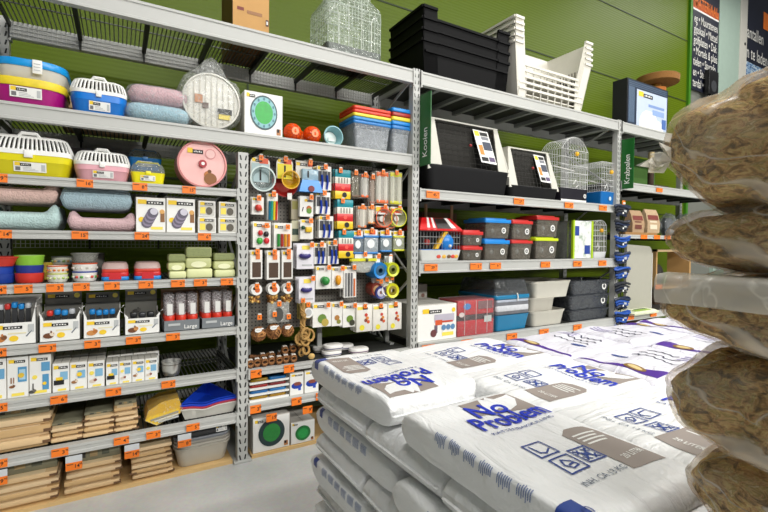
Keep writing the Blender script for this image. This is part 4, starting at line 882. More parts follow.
def four(m, X, Z, y):
    lg(m, X, Z, y, .06, .5, .78, .9)
    for k, c in enumerate(('2E8A3A', 'A8322A', 'D79A28', 'E07A2A')): m.tube([(X(.24+.19*k), y-.008, Z(.06)), (X(.24+.19*k), y-.008, Z(.56))], .010, M(c, .4), 6)
pack('white card of green, red, yellow and orange sticks', 274, 223, 292, 248, four, 'hanging_card', 'card', 2, tdx=.2, tdz=-.018)
def ygreen(m, X, Z, y): lg(m, X, Z, y, .1, .9, .84, .96); m.rbox(X(.6), y-.01, Z(.35), Z(.62), X(.5)-X(0), .02, .008, M('E0B820', .35), .006); m.ball((X(.18), y-.012, Z(.58)), X(.16)-X(0), M('1F4A34', .4), 8)
pack('white card with yellow and dark green toy in the third row', 300.5, 219.5, 313.5, 239, ygreen, 'hanging_card', 'card', 2, tdx=.2)
pack('patterned packs hanging beside the yellow and green toy card', 292, 220.5, 300.5, 241, lambda m, X, Z, y: plate(m, X(.05), X(.95), Z(.3), Z(.6), y, y, M('2F4438'), 1), 'hanging_card', 'card', 1, YP+.04, 'C9C6A8', hk=False)
# fourth row: brown windows
def brown(m, X, Z, y): lg(m, X, Z, y, .1, .7, .84, .94); plate(m, X(.16), X(.88), Z(.06), Z(.58), y, y, M('4A3424', .6, .4, 70), 1); plate(m, X(.45), X(.8), Z(.68), Z(.86), y, y, M('E07A3A'), 3)
for q, what in (((250.5, 250, 262.5, 279), 'nearest the upright'), ((267, 250.5, 280, 279.5), 'in the middle'), ((282, 250, 293, 279), 'nearest the purple brushes')): pack('white card with brown chew window, '+what, *q, brown, 'hanging_card', 'card', 2)
def brushcard(m, X, Z, y):
    plate(m, X(.3), X(.75), Z(.76), Z(.92), y, y, PALEY, 1); m.ball((X(.45), y-.012, Z(.52)), X(.36)-X(0), M('3A3478', .35), 12, (1, .5, .5)); m.ball((X(.45), y-.018, Z(.6)), X(.26)-X(0), M('D6D4E4', .35), 10, (1, .4, .4)); plate(m, X(.3), X(.9), Z(.12), Z(.18), y, y, LG, 1)
pack('white card with purple grooming mitt, upper of two', 297, 243.5, 314, 269, brushcard, 'hanging_card', 'card', 2, bg='E4E2E8', tdx=.3); pack('white card with purple grooming mitt, lower of two', 299, 277, 315, 303, brushcard, 'hanging_card', 'card', 2, bg='E4E2E8', tdx=.3)
# collars and pouches on the far half
def cone(m, w, h, c, rim): 
    m.lathe([(w*.2, .03), (w*.34, .01), (w*.5, -.03)], film(c, .5, .1, .4, 30), (0, 0, h*.46), 'y', 20, False, False); m.lathe([(w*.5, -.03), (w*.52, -.036), (w*.47, -.036)], M(rim, .35), (0, 0, h*.46), 'y', 20, False, False); m.box(-w*.4, w*.4, .0, .003, h*.62, h, WHITE); plate(m, -w*.1, w*.35, h*.7, h*.95, 0, 0, M('E0562A'), 1); plate(m, -w*.38, -w*.1, h*.75, h*.95, 0, 0, YEL, 2); m.disc(0, h*.42, w*.16, -.0, WHITE2)
for q, c, rim, what in (((374, 206, 390, 228), 'B9A08C', 'D8552C', 'with orange rim'), ((381, 210, 395, 229), 'C9B8A4', 'D86A3C', 'with paler orange rim behind'), ((389, 207, 404, 227), 'C9CDAA', 'D6D82A', 'with lime rim')):
    pack('round clear protective collar '+what, *q, None, 'hanging_collar', 'collar', 2, y=YP+(.03 if '381' in str(q[0]) else 0), gap=.042, shape=lambda m, w, h, c=c, rim=rim: cone(m, w, h, c, rim), tdx=.1)
m = None
def pouch(c, rim):
    def s(m, w, h):
        m.rbox(0, 0, 0, h*.72, w*.96, .03, .012, film(c, .5, .1, .7, 25), .012); m.rbox(0, -.002, h*.66, h*.76, w, .034, .012, M(rim, .35), .006); m.rbox(0, -.002, 0, h*.09, w*.97, .034, .012, M(rim, .35), .006)
        m.box(-w*.45, w*.45, -.004, .0, h*.74, h, WHITE); plate(m, -w*.1, w*.3, h*.8, h*.98, -.004, -.004, M('E0562A'), 1); plate(m, -w*.42, -w*.1, h*.84, h*.96, -.004, -.004, YEL, 2); m.disc(-w*.05, h*.42, w*.25, -.0165, M('E6E9EA', .4), h*.18)
    return s
for q, c, rim, what in (((352, 231, 363, 254), '8E9AA2', '2A6FB0', 'nearest the treat bags'), ((363, 229.5, 378, 254), 'C9D2D6', '2A78BE', 'with white contents'), ((379.5, 230.5, 391.5, 252), 'A9B6BC', '2A78BE', 'beside the lime one'), ((392.5, 231, 404, 251), 'C9CEB4', 'CFD22A', 'edged in lime beside the upright')):
    pack('clear pouch %s in the third row' % (('edged in blue ' if 'lime beside' not in what else '')+what), *q, None, 'hanging_pouch', 'pouch', 2, gap=.035, shape=pouch(c, rim))
pack('oval white pouch with lime band in the fourth row', 350, 253, 377, 273, None, 'hanging_pouch', 'pouch', 1, shape=lambda m, w, h: (m.ball((0, 0, h*.42), h*.42, film('DADBD2', .6, .1, .6, 25), 16, (w/h*1.1, .3, 1)), m.box(-w*.5, w*.42, -.03, -.027, h*.6, h*.74, M('D5D32C', .4)), m.box(-w*.35, w*.3, -.01, -.006, h*.74, h, WHITE), m.ball((w*.05, -.028, h*.66), h*.09, M('5A5A20'), 8)))
def roll(c, c2):
    return lambda m, w, h: (m.lathe([(h*.22, -.03), (h*.33, -.036), (h*.35, -.02), (h*.35, .04), (h*.2, .04), (h*.2, -.02)], M(c, .35), (0, 0, h*.36), 'y', 18, False, False), m.lathe([(h*.22, -.031), (h*.1, -.034), (h*.1, .03)], M(c2, .4), (0, 0, h*.36), 'y', 14, False, True), m.box(-w*.22, w*.1, -.002, .001, h*.6, h, WHITE))
pack('blue tape roll hanging under the blue-edged pouches', 372, 255, 385, 279, None, 'hanging_tape', 'tape', 2, shape=roll('1E7FC8', '2A5A7A'), gap=.03, y=YP-.02); pack('lime tape roll hanging beside the blue one', 385.5, 256, 396.5, 277, None, 'hanging_tape', 'tape', 2, shape=roll('C9D21E', '6A7020'), gap=.03, y=YP-.03)
for q, c, c2, what in (((370, 277, 380, 296), '8A3A2A', 'B88A5A', 'dull red'), ((374, 280, 384, 299), '2A3478', 'C9C6D8', 'dark blue'), ((380, 278, 389.5, 296), 'E6E2DA', '6A4A3A', 'white'), ((386, 276.5, 395.5, 298), 'DDDC26', '8A7A1A', 'yellow')):
    pack(what+' tape roll in the low cluster of four', *q, None, 'hanging_tape', 'tape', 1, shape=roll(c, c2), gap=.03, y=YP-.03+.012*(4-len(what)%4))
# fifth row
def gball(m, X, Z, y): lg(m, X, Z, y, .05, .5, .82, .94); m.ball((X(.55), y-.02, Z(.36)), X(.27)-X(0), M('2F8A3C', .35), 12)
pack('white card with green ball toy in the fifth row', 316, 266, 331.5, 289, gball, 'hanging_card', 'card', 2, tdx=.25)
def orng(m, X, Z, y): lg(m, X, Z, y, .05, .55, .84, .95); m.ball((X(.5), y-.015, Z(.4)), X(.36)-X(0), M('E39A1E', .35), 10, (.7, .5, 1.2))
pack('white card with amber toy in the fifth row', 332, 267, 343.5, 288.5, orng, 'hanging_card', 'card', 2, tdx=.3)
def strips(m, X, Z, y):
    lg(m, X, Z, y, .05, .6, .9, .98)
    for k, c in enumerate(('8E8E90', '4A4A4C', '6A6A70', 'D06A30')): m.box(X(.12+.22*k), X(.24+.22*k), y-.006, y, Z(.04), Z(.6 if k == 3 else .78), M(c, .4))
pack('long white pack of grey and orange strips in the fifth row', 344, 266, 356.5, 297.5, strips, 'hanging_card', 'card', 2, tdx=.2)
def coco(m, X, Z, y): pass
def roundlabel(n_=24):
    def s(m, w, h):
        rnd = random.Random(int(w*9999)); m.disc(0, h*.74, w*.46, -.016, WHITE, None, 18); m.disc(w*.06, h*.72, w*.22, -.017, M('D8662C'), None, 10); m.disc(-w*.2, h*.8, w*.12, -.0174, M('4A3A2A'), None, 8)
        for k in range(14): m.ball((rnd.uniform(-.36, .36)*w, rnd.uniform(-.012, .012), h*rnd.uniform(.06, .4)), w*.13, M(('B9873E', '8A5A22', 'D8B060')[k % 3], .7), 6)
        m.lathe([(w*.44, .006), (w*.44, .0)], WHITE2, (0, 0, h*.74), 'y', 18)
    return s
for q, what in (((250, 284.5, 262, 304), 'nearest the upright'), ((266.5, 283.5, 279.5, 303.5), 'in the middle'), ((282, 283.5, 292.5, 303.5), 'nearest the purple mitt')): pack('bunch of brown cones under a round white label, '+what, *q, None, 'hanging_cones', 'chew cones', 1, shape=roundlabel(), gap=.05)
# sixth row
pack('clear bag with dark oval hanging under the cones', 267, 302, 289, 322.5, None, 'hanging_pack', 'pack', 0, shape=lambda m, w, h: (m.rbox(0, 0, 0, h, w, .03, .012, film('D9DAD4', .35, .1, .9, 40), .01), m.disc(0, h*.4, w*.2, -.0165, M('4A4B47', .5), h*.34)))
pack('white pack with gold rings and round window', 298, 303, 313, 319, None, 'hanging_pack', 'pack', 1, shape=lambda m, w, h: (m.rbox(-.01, 0, 0, h, w*.7, .02, .006, M('8A7A3A', .5, .4, 50), .006), m.disc(w*.15, h*.4, w*.33, -.012, WHITE), m.disc(w*.15, h*.4, w*.22, -.013, LG)), tdx=.1)
def leaf(c1, c2):
    def d(m, X, Z, y): lg(m, X, Z, y, .05, .6, .82, .95); m.disc(X(.5), Z(.35), X(.24)-X(0), y-.001, M(c1), None, 12); m.disc(X(.66), Z(.18), X(.2)-X(0), y-.0015, M(c2), None, 12)
    return d
for q, d_, what in (((313, 303.5, 331.5, 327), leaf('6A8A3A', 'B8A24A'), 'with green leaf print'), ((332, 302.5, 342.5, 326), leaf('B07A3A', '8A8A3A'), 'with brown seed print'), ((343, 304, 357, 327), leaf('6A8A2A', '3A3A2A'), 'with yellow top and green print')): pack('pale snack bag %s in the lowest card row' % what, *q, d_, 'snack_bag', 'snack bag', 2, tdx=.25, gap=.03)
def wtreat(m, X, Z, y):
    m.rbox((X(0)+X(1))/2, y-.006, Z(0), Z(1), X(1)-X(0), .024, .008, M('E4E1D8', .35, .05, 20), .006); q = y-.0185
    plate(m, X(.06), X(.42), Z(.82), Z(.93), q, q, PALEY, 0); plate(m, X(.4), X(.7), Z(.82), Z(.9), q, q, INK, 1)
    for u, v, c in ((.6, .62, 'C23A2A'), (.68, .5, 'D8863A'), (.58, .42, '8A3A2A'), (.74, .36, 'C9542A')): m.disc(X(u), Z(v), X(.1)-X(0), q-.001, M(c), None, 8)
    m.disc(X(.35), Z(.16), X(.16)-X(0), q-.001, M('E2D43A'), None, 10)
for q, what in (((355.5, 304.5, 371.5, 331.5), 'first of three'), ((372, 304, 386.5, 330.5), 'second of three'), ((387, 302.5, 401, 329.5), 'third of three')): pack('white bag with red bone print and yellow spot, %s' % what, *q, wtreat, 'treat_bag', 'treat bag', 3, gap=.03)
# brown twig balls hanging low
def twig_ball(label, px, py, rpx):
    x, z = xz(px, py, YP); R = (W(px+rpx, py, YP).x-x); r = T('twig_ball', label, 'twig ball', (x, YP, z-R)); m = MB(); rnd = random.Random(int(px))
    m.ball((0, 0, R), R*.8, M('4A2E18', .8, .3, 40), 12)
    for k in range(26):
        n = Vector((rnd.gauss(0, 1), rnd.gauss(0, 1), rnd.gauss(0, 1))).normalized(); u = n.orthogonal().normalized(); v = n.cross(u); q = R*rnd.uniform(.86, .98)
        m.tube([Vector((0, 0, R))+(u*math.cos(t)+v*math.sin(t))*q*(.9)+n*R*.2 for t in [2*PI*i/12 for i in range(12)]], .0042, M(('8A5A2E', 'B5804A', '6B4222')[k % 3], .75), 4, True)
    obj('twigs', m, r); q = MB(); q.lathe([(R*.55, 0), (R*.5, .004), (.003, .004)], WHITE, (0, -R*.35, R*1.68), 'z', 12, sx=1, sy=.8); q.disc(-R*.25, R*1.62, R*.42, -R*.86, WHITE, R*.26); q.box(-R*.5, R*.0, -R*.88, -R*.87, R*1.58, R*1.64, LG); obj('label_tag', q, r)
    hook(x, z+R*2.1, ' '.join(label.split()[:13]))
twig_ball('twig ball with white label hanging nearest the upright', 258.5, 334, 8.2); twig_ball('twig ball with white label hanging between two others', 273.5, 331.5, 8.2); twig_ball('twig ball with white label hanging beside the jute rope', 287.5, 330.5, 6.6)
# jute rope toy
x, z = xz(303, 325, 2.95); r = T('rope_toy', 'knotted jute rope toy hanging down to the wicker rings', 'rope toy', (x, 2.95, z)); m = MB(); JU = M('B08A4E', .85, .25, 90, .6, 200)
rnd = random.Random(4)
for k in range(5):
    a = rnd.uniform(0, 6); m.tube([(.018*math.cos(a+t*3), .018*math.sin(a+t*3), .13-.05*t+.0*k) for t in [i*.4 for i in range(9)]], .007, JU, 6)
for k in range(9):
    q = Vector((rnd.uniform(-.03, .06), rnd.uniform(-.02, .02), rnd.uniform(-.20, -.05))); s = rnd.uniform(.025, .04); n = rnd.uniform(0, 3)
    m.tube([q+Vector((s*math.cos(t), s*.6*math.sin(t+n), s*math.sin(t))) for t in [2*PI*i/12 for i in range(12)]], .009, JU, 6, True)
m.tube([(0, 0, .16), (.005, 0, .0), (.0, 0, -.06)], .012, JU, 6); obj('rope', m, r); q = MB(); q.ball((.06, -.01, -.225), .022, M('C9A868', .9, .2, 90), 10, (1.2, .8, 1)); obj('tassel', q, r)
hook(x, z+.17, 'knotted jute rope toy', 2.95)
# wicker rings along the shelf front
rnd = random.Random(9); k = 0
def wicker(x, y, z, R, what):
    r = T('wicker_ring', what, 'wicker ring', (x, y, z), 'wicker rings on the shelf'); m = MB(); t_ = rnd.uniform(-.5, .5)
    for i in range(7):
        a = 2*PI*i/7; q = [(R*.62*math.cos(t)+.0*a, -.006+R*.30*math.cos(a), R+R*.62*math.sin(t)+R*.32*math.sin(a)*math.sin(t)) for t in [2*PI*j/14 for j in range(14)]]
        m.tube(q, R*.16, M(('7A4E2A', '9A6A3C', '5E3A1E')[i % 3], .8, .2, 60), 4, True)
    obj('twigs', m, r); q = MB(); q.rbox(0, 0, R*1.25, R*2.0, R*.9, R*.9, .004, WHITE2, .004); obj('paper_band', q, r)
rings = [W(250+i*7.2, 362-i*1.0, 2.93).x for i in range(7)]
for i, x in enumerate(rings): wicker(x, 2.93+.01*(i % 2), ZP, .031, 'brown wicker ring with white band, front of the heap')
for i in range(3): wicker(W(285+i*8, 350, 2.99).x, 3.0, ZP+.045+.004*i, .032, 'brown wicker ring with white band, lying on the heap')
for i in range(4): wicker(W(262+i*9, 355, 3.06).x, 3.05, ZP, .032, 'brown wicker ring with white band, behind the front ones')
x = W(258, 350, 3.12).x; m = MB(); m.tube([(-.06, 0, .03), (0, .01, .018), (.07, -.01, .02)], .014, M('7A4E2A', .8), 6); m.ball((.07, -.01, .024), .02, M('B5804A', .8), 8)
solo('chew_stick', m, 'brown chew stick lying behind the wicker rings', 'chew stick', (x, 3.12, ZP))
# oval white packs on the shelf
def soapdish(px, py, y, z, label, w=.15, band='3A3A6A'):
    x = W(px, py, y).x; r = T('oval_pack', label, 'pack', (x, y, z)); m = MB(); m.rbox(0, 0, 0, .04, w, .11, .05, M('E2E0DC', .35, .04), .016, 7); m.rbox(0, 0, .012, .018, w*1.004, .112, .05, M(band, .4), .001, 7); obj('pack', m, r); q = MB(); q.rbox(0, 0, .0395, .0415, w*.6, .05, .025, M('C9C6C0', .4), .001); obj('top_label', q, r)
soapdish(331.5, 352, 2.99, ZP, 'white oval pack with dark band at the bottom of the pair'); soapdish(333, 346, 2.99, ZP+.0415, 'white oval pack on top of the pair'); soapdish(344, 346, 3.12, ZP, 'white oval pack behind the stacked pair'); soapdish(358.5, 352, 2.965, ZP, 'white oval pack with purple band lying by itself', .155, '5A2A5A'); soapdish(323, 346, 3.13, ZP, 'beige oval pack at the back beside the pair', .16, '6A6A50')
# lower shelf: tiers with coloured cups, two toy boxes
a, b = span(249.5, 289, 390, 2.93); w = b-a
r = T('display_tray', 'white tiered counter tray of coloured dishes under the wicker rings', 'display tray', ((a+b)/2, 3.0, ZQ)); m = MB(); n = 4; hh = (ht(270, 376.5, 2.93)-ZQ)/n
for k in range(n): m.box(-w/2, w/2, -.07, .1, hh*k, hh*k+.006, WHITE); m.box(-w/2, w/2, -.072, -.068, hh*k, hh*k+.014, WHITE)
for s in (-1, 1): m.box(s*w/2-.002, s*w/2+.002, -.03, .1, 0, hh*n, WHITE2)
obj('tray', m, r)
for k, cs in enumerate((('B08A1E', 'B78A22'), ('2272B8', '2A84C8'), ('A82A26', '8A2A2C'), ('A88418', '1F78BC'))):
    for j, c in enumerate(cs):
        m = MB(); m.rbox(0, 0, 0, hh-.02, w*.44, .09, .014, M(c, .35, .1), .01); solo('toy_dish', m, '%s dish on the %s tier, %s' % ({'B': 'amber', 'A': 'deep', '2': 'blue', '8': 'dark red', '1': 'blue'}[c[0]], ('lowest', 'second', 'third', 'top')[k], ('upright side', 'carton side')[j]), 'dish', ((a+b)/2-w*.23+w*.47*j, 3.0, ZQ+hh*k+.0065))
def toybox(m, X, Z, y): logo(m, X(.1), Z(.84), X(.9)-X(.1), Z(.92)-Z(.84), y); m.ball((X(.5), y-.0, Z(.42)), X(.40)-X(0), M('1E3FA0', .4), 12, (1, .01, .6)); m.ball((X(.55), y-.001, Z(.5)), X(.28)-X(0), M('8A4A3A', .4), 12, (1, .01, .5)); plate(m, X(.6), X(.8), Z(.2), Z(.36), y, y, M('2A4AB0'), 1)
cb('toy_box', 'white box with blue toy print beside the tiered tray', 'box', 290, 303.5, 372.5, ZQ, 2.925, .16, toybox); cb('toy_box', 'white box with blue toy print beside the litter bags', 'box', 304.5, 318.5, 370, ZQ, 2.925, .16, toybox)
cb('wheel_box', 'big white box picturing a dark and green wheel on the floor board', 'box', 253, 289.5, 416, .0235, 2.925, .3, wheel_deco(2, '2A8A3C', '22393C', .5, .52, .36, .40, False), side='CFCBC2')
cb('wheel_box', 'small white box picturing a bright green wheel on the floor board', 'box', 291, 314.5, 421, .0235, 2.925, .26, wheel_deco(3, '22A04A', '1B7A38', .5, .46, .32, .34, False), side='CFCBC2')
# ------------------------------------------------------------------ the cage bay
def crate(label, p0, p1, pyb, pyt, py0, y0, dep, card_w):
    a, b = span(p0, p1, pyb, y0); w = b-a; c = (p0+p1)/2; hb = ht(c, pyb, y0)-ZA; h = ht(c, pyt, y0+.07)-ZA; r = T('pet_crate', label, 'pet crate', ((a+b)/2, y0+dep/2, ZA))
    m = MB(); m.tub(0, 0, [(0, w*.9, dep*.9, .05), (.02, w*.94, dep*.94, .06), (hb*.85, w*.99, dep*.99, .06), (hb*.88, w*1.0, dep, .06), (hb, w*1.0, dep, .06)], M('141416', .6, .1, spec=.25), .006); obj('base', m, r)
    q = MB(); LGc = M('C9C7BC', .45, .04); K = .82; fb, ft = -dep/2+.012, -dep/2+.10; A0, A1 = w/2*.985, w/2*K
    # sides, roof and back of the light upper shell, open at the front
    def panel(pts, th): 
        v = pts+[(p[0]+th[0], p[1]+th[1], p[2]+th[2]) for p in pts]; q.add(v, [(0, 1, 2, 3), (7, 6, 5, 4), (0, 4, 5, 1), (1, 5, 6, 2), (2, 6, 7, 3), (3, 7, 4, 0)], LGc)
    for s in (-1, 1): panel([(s*A0, fb, hb-.002), (s*A0, dep/2-.01, hb-.002), (s*A1, dep/2-.05, h), (s*A1, ft, h)], (-s*.012, 0, 0)); panel([(s*A0, fb-.004, hb*.8), (s*(A0-w*.15), fb-.004, hb*1.02), (s*(A1-w*.05), ft-.004, h), (s*A1, ft-.004, h)], (0, .012, 0))
    panel([(-A1, ft-.006, h-.002), (A1, ft-.006, h-.002), (A1, dep/2-.05, h-.002), (-A1, dep/2-.05, h-.002)], (0, 0, .012)); panel([(-A0, dep/2-.01, hb-.002), (A0, dep/2-.01, hb-.002), (A1, dep/2-.05, h), (-A1, dep/2-.05, h)], (0, -.01, 0)); obj('shell', q, r)
    d = MB(); yb, yt = fb+.006, ft+.006; WR = M('24231E', .45, .1)
    def P(u, v): hw = (A0-w*.08)*(1-v)+(A1-w*.035)*v; return (u*hw, yb*(1-v)+yt*v, hb*1.0+(h-.012-hb*1.0)*v)
    for i in range(13): d.bar(P(-1+2*i/12, 0), P(-1+2*i/12, 1), .0022, WR)
    for j in range(9): d.bar(P(-1, j/8), P(1, j/8), .0022, WR)
    d.tube([P(-1, 0), P(1, 0), P(1, 1), P(-1, 1)], .006, WR, 6, True); d.ball(P(.1, .55), .014, M('A03030'), 8); wd = obj('wire_door', d, r)
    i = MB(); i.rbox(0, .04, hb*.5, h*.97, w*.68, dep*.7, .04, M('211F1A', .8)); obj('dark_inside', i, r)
    t = MB(); u0, u1 = .22, .22+card_w; pt = lambda u, v: (P(u, v)[0], P(u, v)[1]-.012, P(u, v)[2])
    t.add([pt(u0+.12, .18), pt(u1+.1, .16), pt(u1, .93), pt(u0, .95)], [(0, 1, 2, 3)], WHITE)
    def sub(a_, b_, c_, d_, mat, k): 
        f = lambda s, v: Vector(pt(u0+.12*(1-v)+(u1-u0)*s, .17+.77*v))-Vector((0, .0012*k, 0)); t.add([f(a_, b_), f(c_, b_), f(c_, d_), f(a_, d_)], [(0, 1, 2, 3)], mat)
    sub(.06, .82, .36, .97, YEL, 1); sub(.4, .84, .92, .95, INK, 1); sub(.42, .72, .9, .82, M('7A7C82'), 1); sub(.4, .4, .95, .66, M('3C4252'), 1); sub(.1, .25, .36, .55, M('C98A3A'), 1); sub(.08, .06, .5, .18, INK, 1); sub(.55, .06, .92, .2, M('5A4A6A'), 1)
    obj('info_card', t, wd)
crate('large dark crate with light grey shell and wire door under the green sign', 428, 511, 168, 124, 120, 2.925, .5, .50)
crate('smaller dark crate with light grey shell beside the bird cage', 510, 560, 187, 151, 148, 2.925, .42, .55)
def wirecage(m, w, d, z0, z1, rad, mat, step=.022, r_=.002, arch=0., n=5):
    nx, ny = max(2, int(w/step)), max(2, int(d/step)); T_ = lambda u: z1+(arch*(1-(abs(u))**2.4))
    for s in (-1, 1):
        for i in range(nx+1): u = -1+2*i/nx; m.bar((u*w/2, s*d/2, z0), (u*w/2, s*d/2, T_(u)), r_, mat)
        for i in range(1, ny): v = -1+2*i/ny; m.bar((s*w/2, v*d/2, z0), (s*w/2, v*d/2, z1), r_, mat)
        for k in range(n+1): z = z0+(z1-z0)*k/n; m.bar((-w/2, s*d/2, z), (w/2, s*d/2, z), r_*1.3, mat); m.bar((s*w/2, -d/2, z), (s*w/2, d/2, z), r_*1.3, mat)
    for i in range(ny+1):
        v = -1+2*i/ny; m.tube([(u*w/2, v*d/2, T_(u)) for u in [-1+2*k/10 for k in range(11)]], r_*(1.6 if i in (0, ny) else 1), mat, 4)
def birdcage(name, label, cat, p0, p1, pyt, pyb, z, y0, dep, base, arch, wire, toy, extra=None, py=None):
    a, b = span(p0, p1, pyb, y0); w = b-a; c = (p0+p1)/2; hb = ht(c, pyb, y0)-z; h = ht(c, pyt, y0+dep*.3)-z; r = T(name, label, cat, ((a+b)/2, y0+dep/2, z))
    m = MB(); m.tub(0, 0, [(0, w*.94, dep*.94, .015), (hb*.9, w*.99, dep*.99, .015), (hb, w, dep, .015)], base, .004)
    if extra: extra(m, w, dep, hb)
    obj('base', m, r); q = MB(); wirecage(q, w*.97, dep*.97, hb, h-arch, 0, wire, arch=arch, step=.026); wc = obj('wire_cage', q, r)
    t = MB(); t.ball((w*.05, -dep*.5, hb+(h-hb)*.68), .024, M(toy, .4), 10); t.ball((w*.05, -dep*.52, hb+(h-hb)*.68), .014, M('F2D040', .4), 8); obj('feeder', t, wc)
    q = MB(); q.tube([(-w*.4, 0, hb+(h-hb)*.45), (w*.4, 0, hb+(h-hb)*.4)], .006, WHITE2, 6); q.tube([(w*.1, -dep*.3, hb+.05), (w*.2, -dep*.3, hb+.1), (w*.3, -dep*.3, hb+.05), (w*.2, -dep*.3, hb+.02)], .006, WHITE, 6); obj('perch', q, wc); return r
WW = M('D9DAD8', .35, .03)
birdcage('bird_cage', 'round-topped white wire bird cage on a dark base', 'bird cage', 561, 588, 140, 188.5, ZA, 2.93, .26, M('211F26', .35), .13, WW, 'E8B01E', lambda m, w, d, hb: (plate(m, -w*.48, w*.45, .004, hb*.18, -d*.475, -d*.475, WHITE, 3), m.disc(w*.38, hb*.5, hb*.16, -d*.5, WHITE, None, 12), m.disc(w*.38, hb*.5, hb*.1, -d*.502, GREYD, None, 10)))
birdcage('small_animal_cage', 'small wire cage on a blue base beside the second green sign', 'cage', 601.5, 618.5, 166, 192, ZA, 2.93, .42, M('1267AE', .35), 0., WW, 'E8B01E', lambda m, w, d, hb: m.disc(-w*.0, hb*.5, hb*.16, -d*.5, M('BFD6E6'), None, 12))
# tanks
def tank(label, p0, p1, pl0, pl1, z, col, y0=2.93, dep=.2):
    a, b = span(p0, p1, 240, y0); w = b-a; c = (p0+p1)/2; zt = ht(c, pl0, y0); zl = ht(c, pl1, y0); r = T('small_animal_tank', label, 'tank', ((a+b)/2, y0+dep/2, z)); h = zl-z
    m = MB(); m.tub(0, 0, [(0, w*.9, dep*.9, .015), (h*.9, w*.97, dep*.97, .015), (h, w*.98, dep*.98, .015)], film('9A958A', .16, .1, .5, 16), .004)
    m.disc(w*.22, h*.52, h*.2, -dep*.478, WHITE, None, 16); m.disc(w*.22, h*.52, h*.12, -dep*.482, DGREY, None, 12); m.disc(w*.22, h*.52, h*.05, -dep*.486, WHITE, None, 8); obj('clear_body', m, r)
    q = MB(); q.rbox(0, 0, h, h+(zt-zl)*.7, w*1.02, dep*1.02, .015, M(col, .35), .003); q.rbox(0, 0, h+(zt-zl)*.5, zt-z, w*.86, dep*.8, .02, M(col, .35), .004); obj('lid', q, r)
    s = MB(); s.rbox(0, 0, .004, h*.72, w*.8, dep*.8, .03, M('5A5046', .6, .4, 40), .01); s.ball((-w*.15, -dep*.36, h*.5), h*.18, M('B9C4CA', .5, .3, 30), 8); obj('stock_inside', s, r); return zt
LB, LR, LL = '1C86D6', 'C8302C', 'C9DC22'
zt = tank('small tank with red lid, lower one beside the playground cage', 463, 483, 245.5, 250, ZC, LR); tank('small tank with red lid, upper one beside the playground cage', 463, 483.5, 230, 235, zt+.001, LR)
zt = tank('wide tank with bright blue lid, lower of two', 485, 510, 238.5, 244, ZC, LB, dep=.3); tank('wide tank with bright blue lid, upper of two', 485.5, 511, 218, 223, zt+.001, LB, dep=.3)
zt = tank('middle tank with red lid, lower one beside the blue-lidded tanks', 512, 533, 239.5, 243.5, ZC, LR, dep=.3); tank('middle tank with red lid, upper one beside the blue-lidded tanks', 512.5, 533, 219.5, 224, zt+.001, LR, dep=.3)
zt = tank('tank with lime lid under a red-lidded one', 536, 558.5, 237, 241, ZC, LL, dep=.3); tank('tall tank with red lid standing on the lime lid', 537, 559, 215.5, 220, zt+.001, LR, dep=.28)
# playground cage
a, b = span(420, 461.5, 250, 2.93); w = b-a; r = T('hamster_cage', 'hamster cage with red striped roof, yellow slide and blue ball', 'cage', ((a+b)/2, 3.06, ZC)); dep = .26; Zp = lambda py: ht(440, py, 2.93)-ZC
m = MB(); hb = Zp(250); m.tub(0, 0, [(0, w*.9, dep*.9, .02), (hb, w, dep, .02)], M('CFD1CC', .35, .05), .005)
for k, (c, u) in enumerate((('C8402C', -.05), ('D9A83A', .08), ('6A4A2A', .2), ('C8402C', .3), ('D9A83A', .38))): m.ball((w*u, -dep*.47, hb*.4), hb*.2, M(c), 8, (1.3, .3, 1))
obj('tray', m, r); m = MB(); m.rbox(0, 0, hb*.9, hb*1.05, w*.94, dep*.94, .02, M('1C6FC0', .35), .004); obj('floor_plate', m, r)
m = MB(); z1, z2 = Zp(230), Zp(217.5); RF = M('CF1E20', .3)
q = lambda k, d, z: [(p, s, z) for p, s in ((-w*k/2, -d/2), (w*k/2, -d/2), (w*k/2, d/2), (-w*k/2, d/2))]
m.loft([q(1.02, dep*1.02, z1-.006), q(1.02, dep*1.02, z1+.006), q(.68, dep*.4, z2)], RF)
for u in (-.30, -.16, .30, .36): m.add([((u-.035)*w*1.0, -dep*.515, z1+.004), ((u+.03)*w*1.0, -dep*.515, z1+.004), ((u*.68+.02)*w, -dep*.205, z2+.001), ((u*.68-.025)*w, -dep*.205, z2+.001)], [(0, 1, 2, 3)], WHITE)
m.add([(-.1*w, -dep*.50, z1+.012), (.25*w, -dep*.50, z1+.012), (.18*w, -dep*.235, z2-.002), (-.07*w, -dep*.235, z2-.002)], [(0, 1, 2, 3)], M('2A2422', .3)); obj('roof', m, r)
m = MB(); wirecage(m, w*.94, dep*.92, hb, z1-.004, 0, M('9A9C9C', .4), step=.03, n=3); obj('wire_cage', m, r)
m = MB(); m.box(-w*.32, w*.34, -.02, dep*.3, hb*1.06, z1-.01, M('1B1A1C', .7)); m.ball((-w*.22, -dep*.2, hb*1.05+.06), .03, M('B02A24'), 8); obj('house', m, r)
m = MB(); A_, B_ = Vector((-w*.10, -dep*.40, hb*1.1)), Vector((w*.14, -dep*.40, z1-.012)); m.loft([[p+Vector((-.018, -.015, .0)), p+Vector((.018, -.015, 0)), p+Vector((.018, .02, .0)), p+Vector((-.018, .02, 0))] for p in (A_, B_)], M('E0B020', .35)); obj('slide', m, r)
m = MB(); R = w*.17; m.ball((w*.18, -dep*.36, hb*1.05+R*.8), R, M('1A78C8', .25), 14, (1, .6, 1)); m.ball((w*.2, -dep*.36-R*.55, hb*1.05+R*.4), R*.2, WHITE2, 8); obj('exercise_ball', m, r)
m = MB()
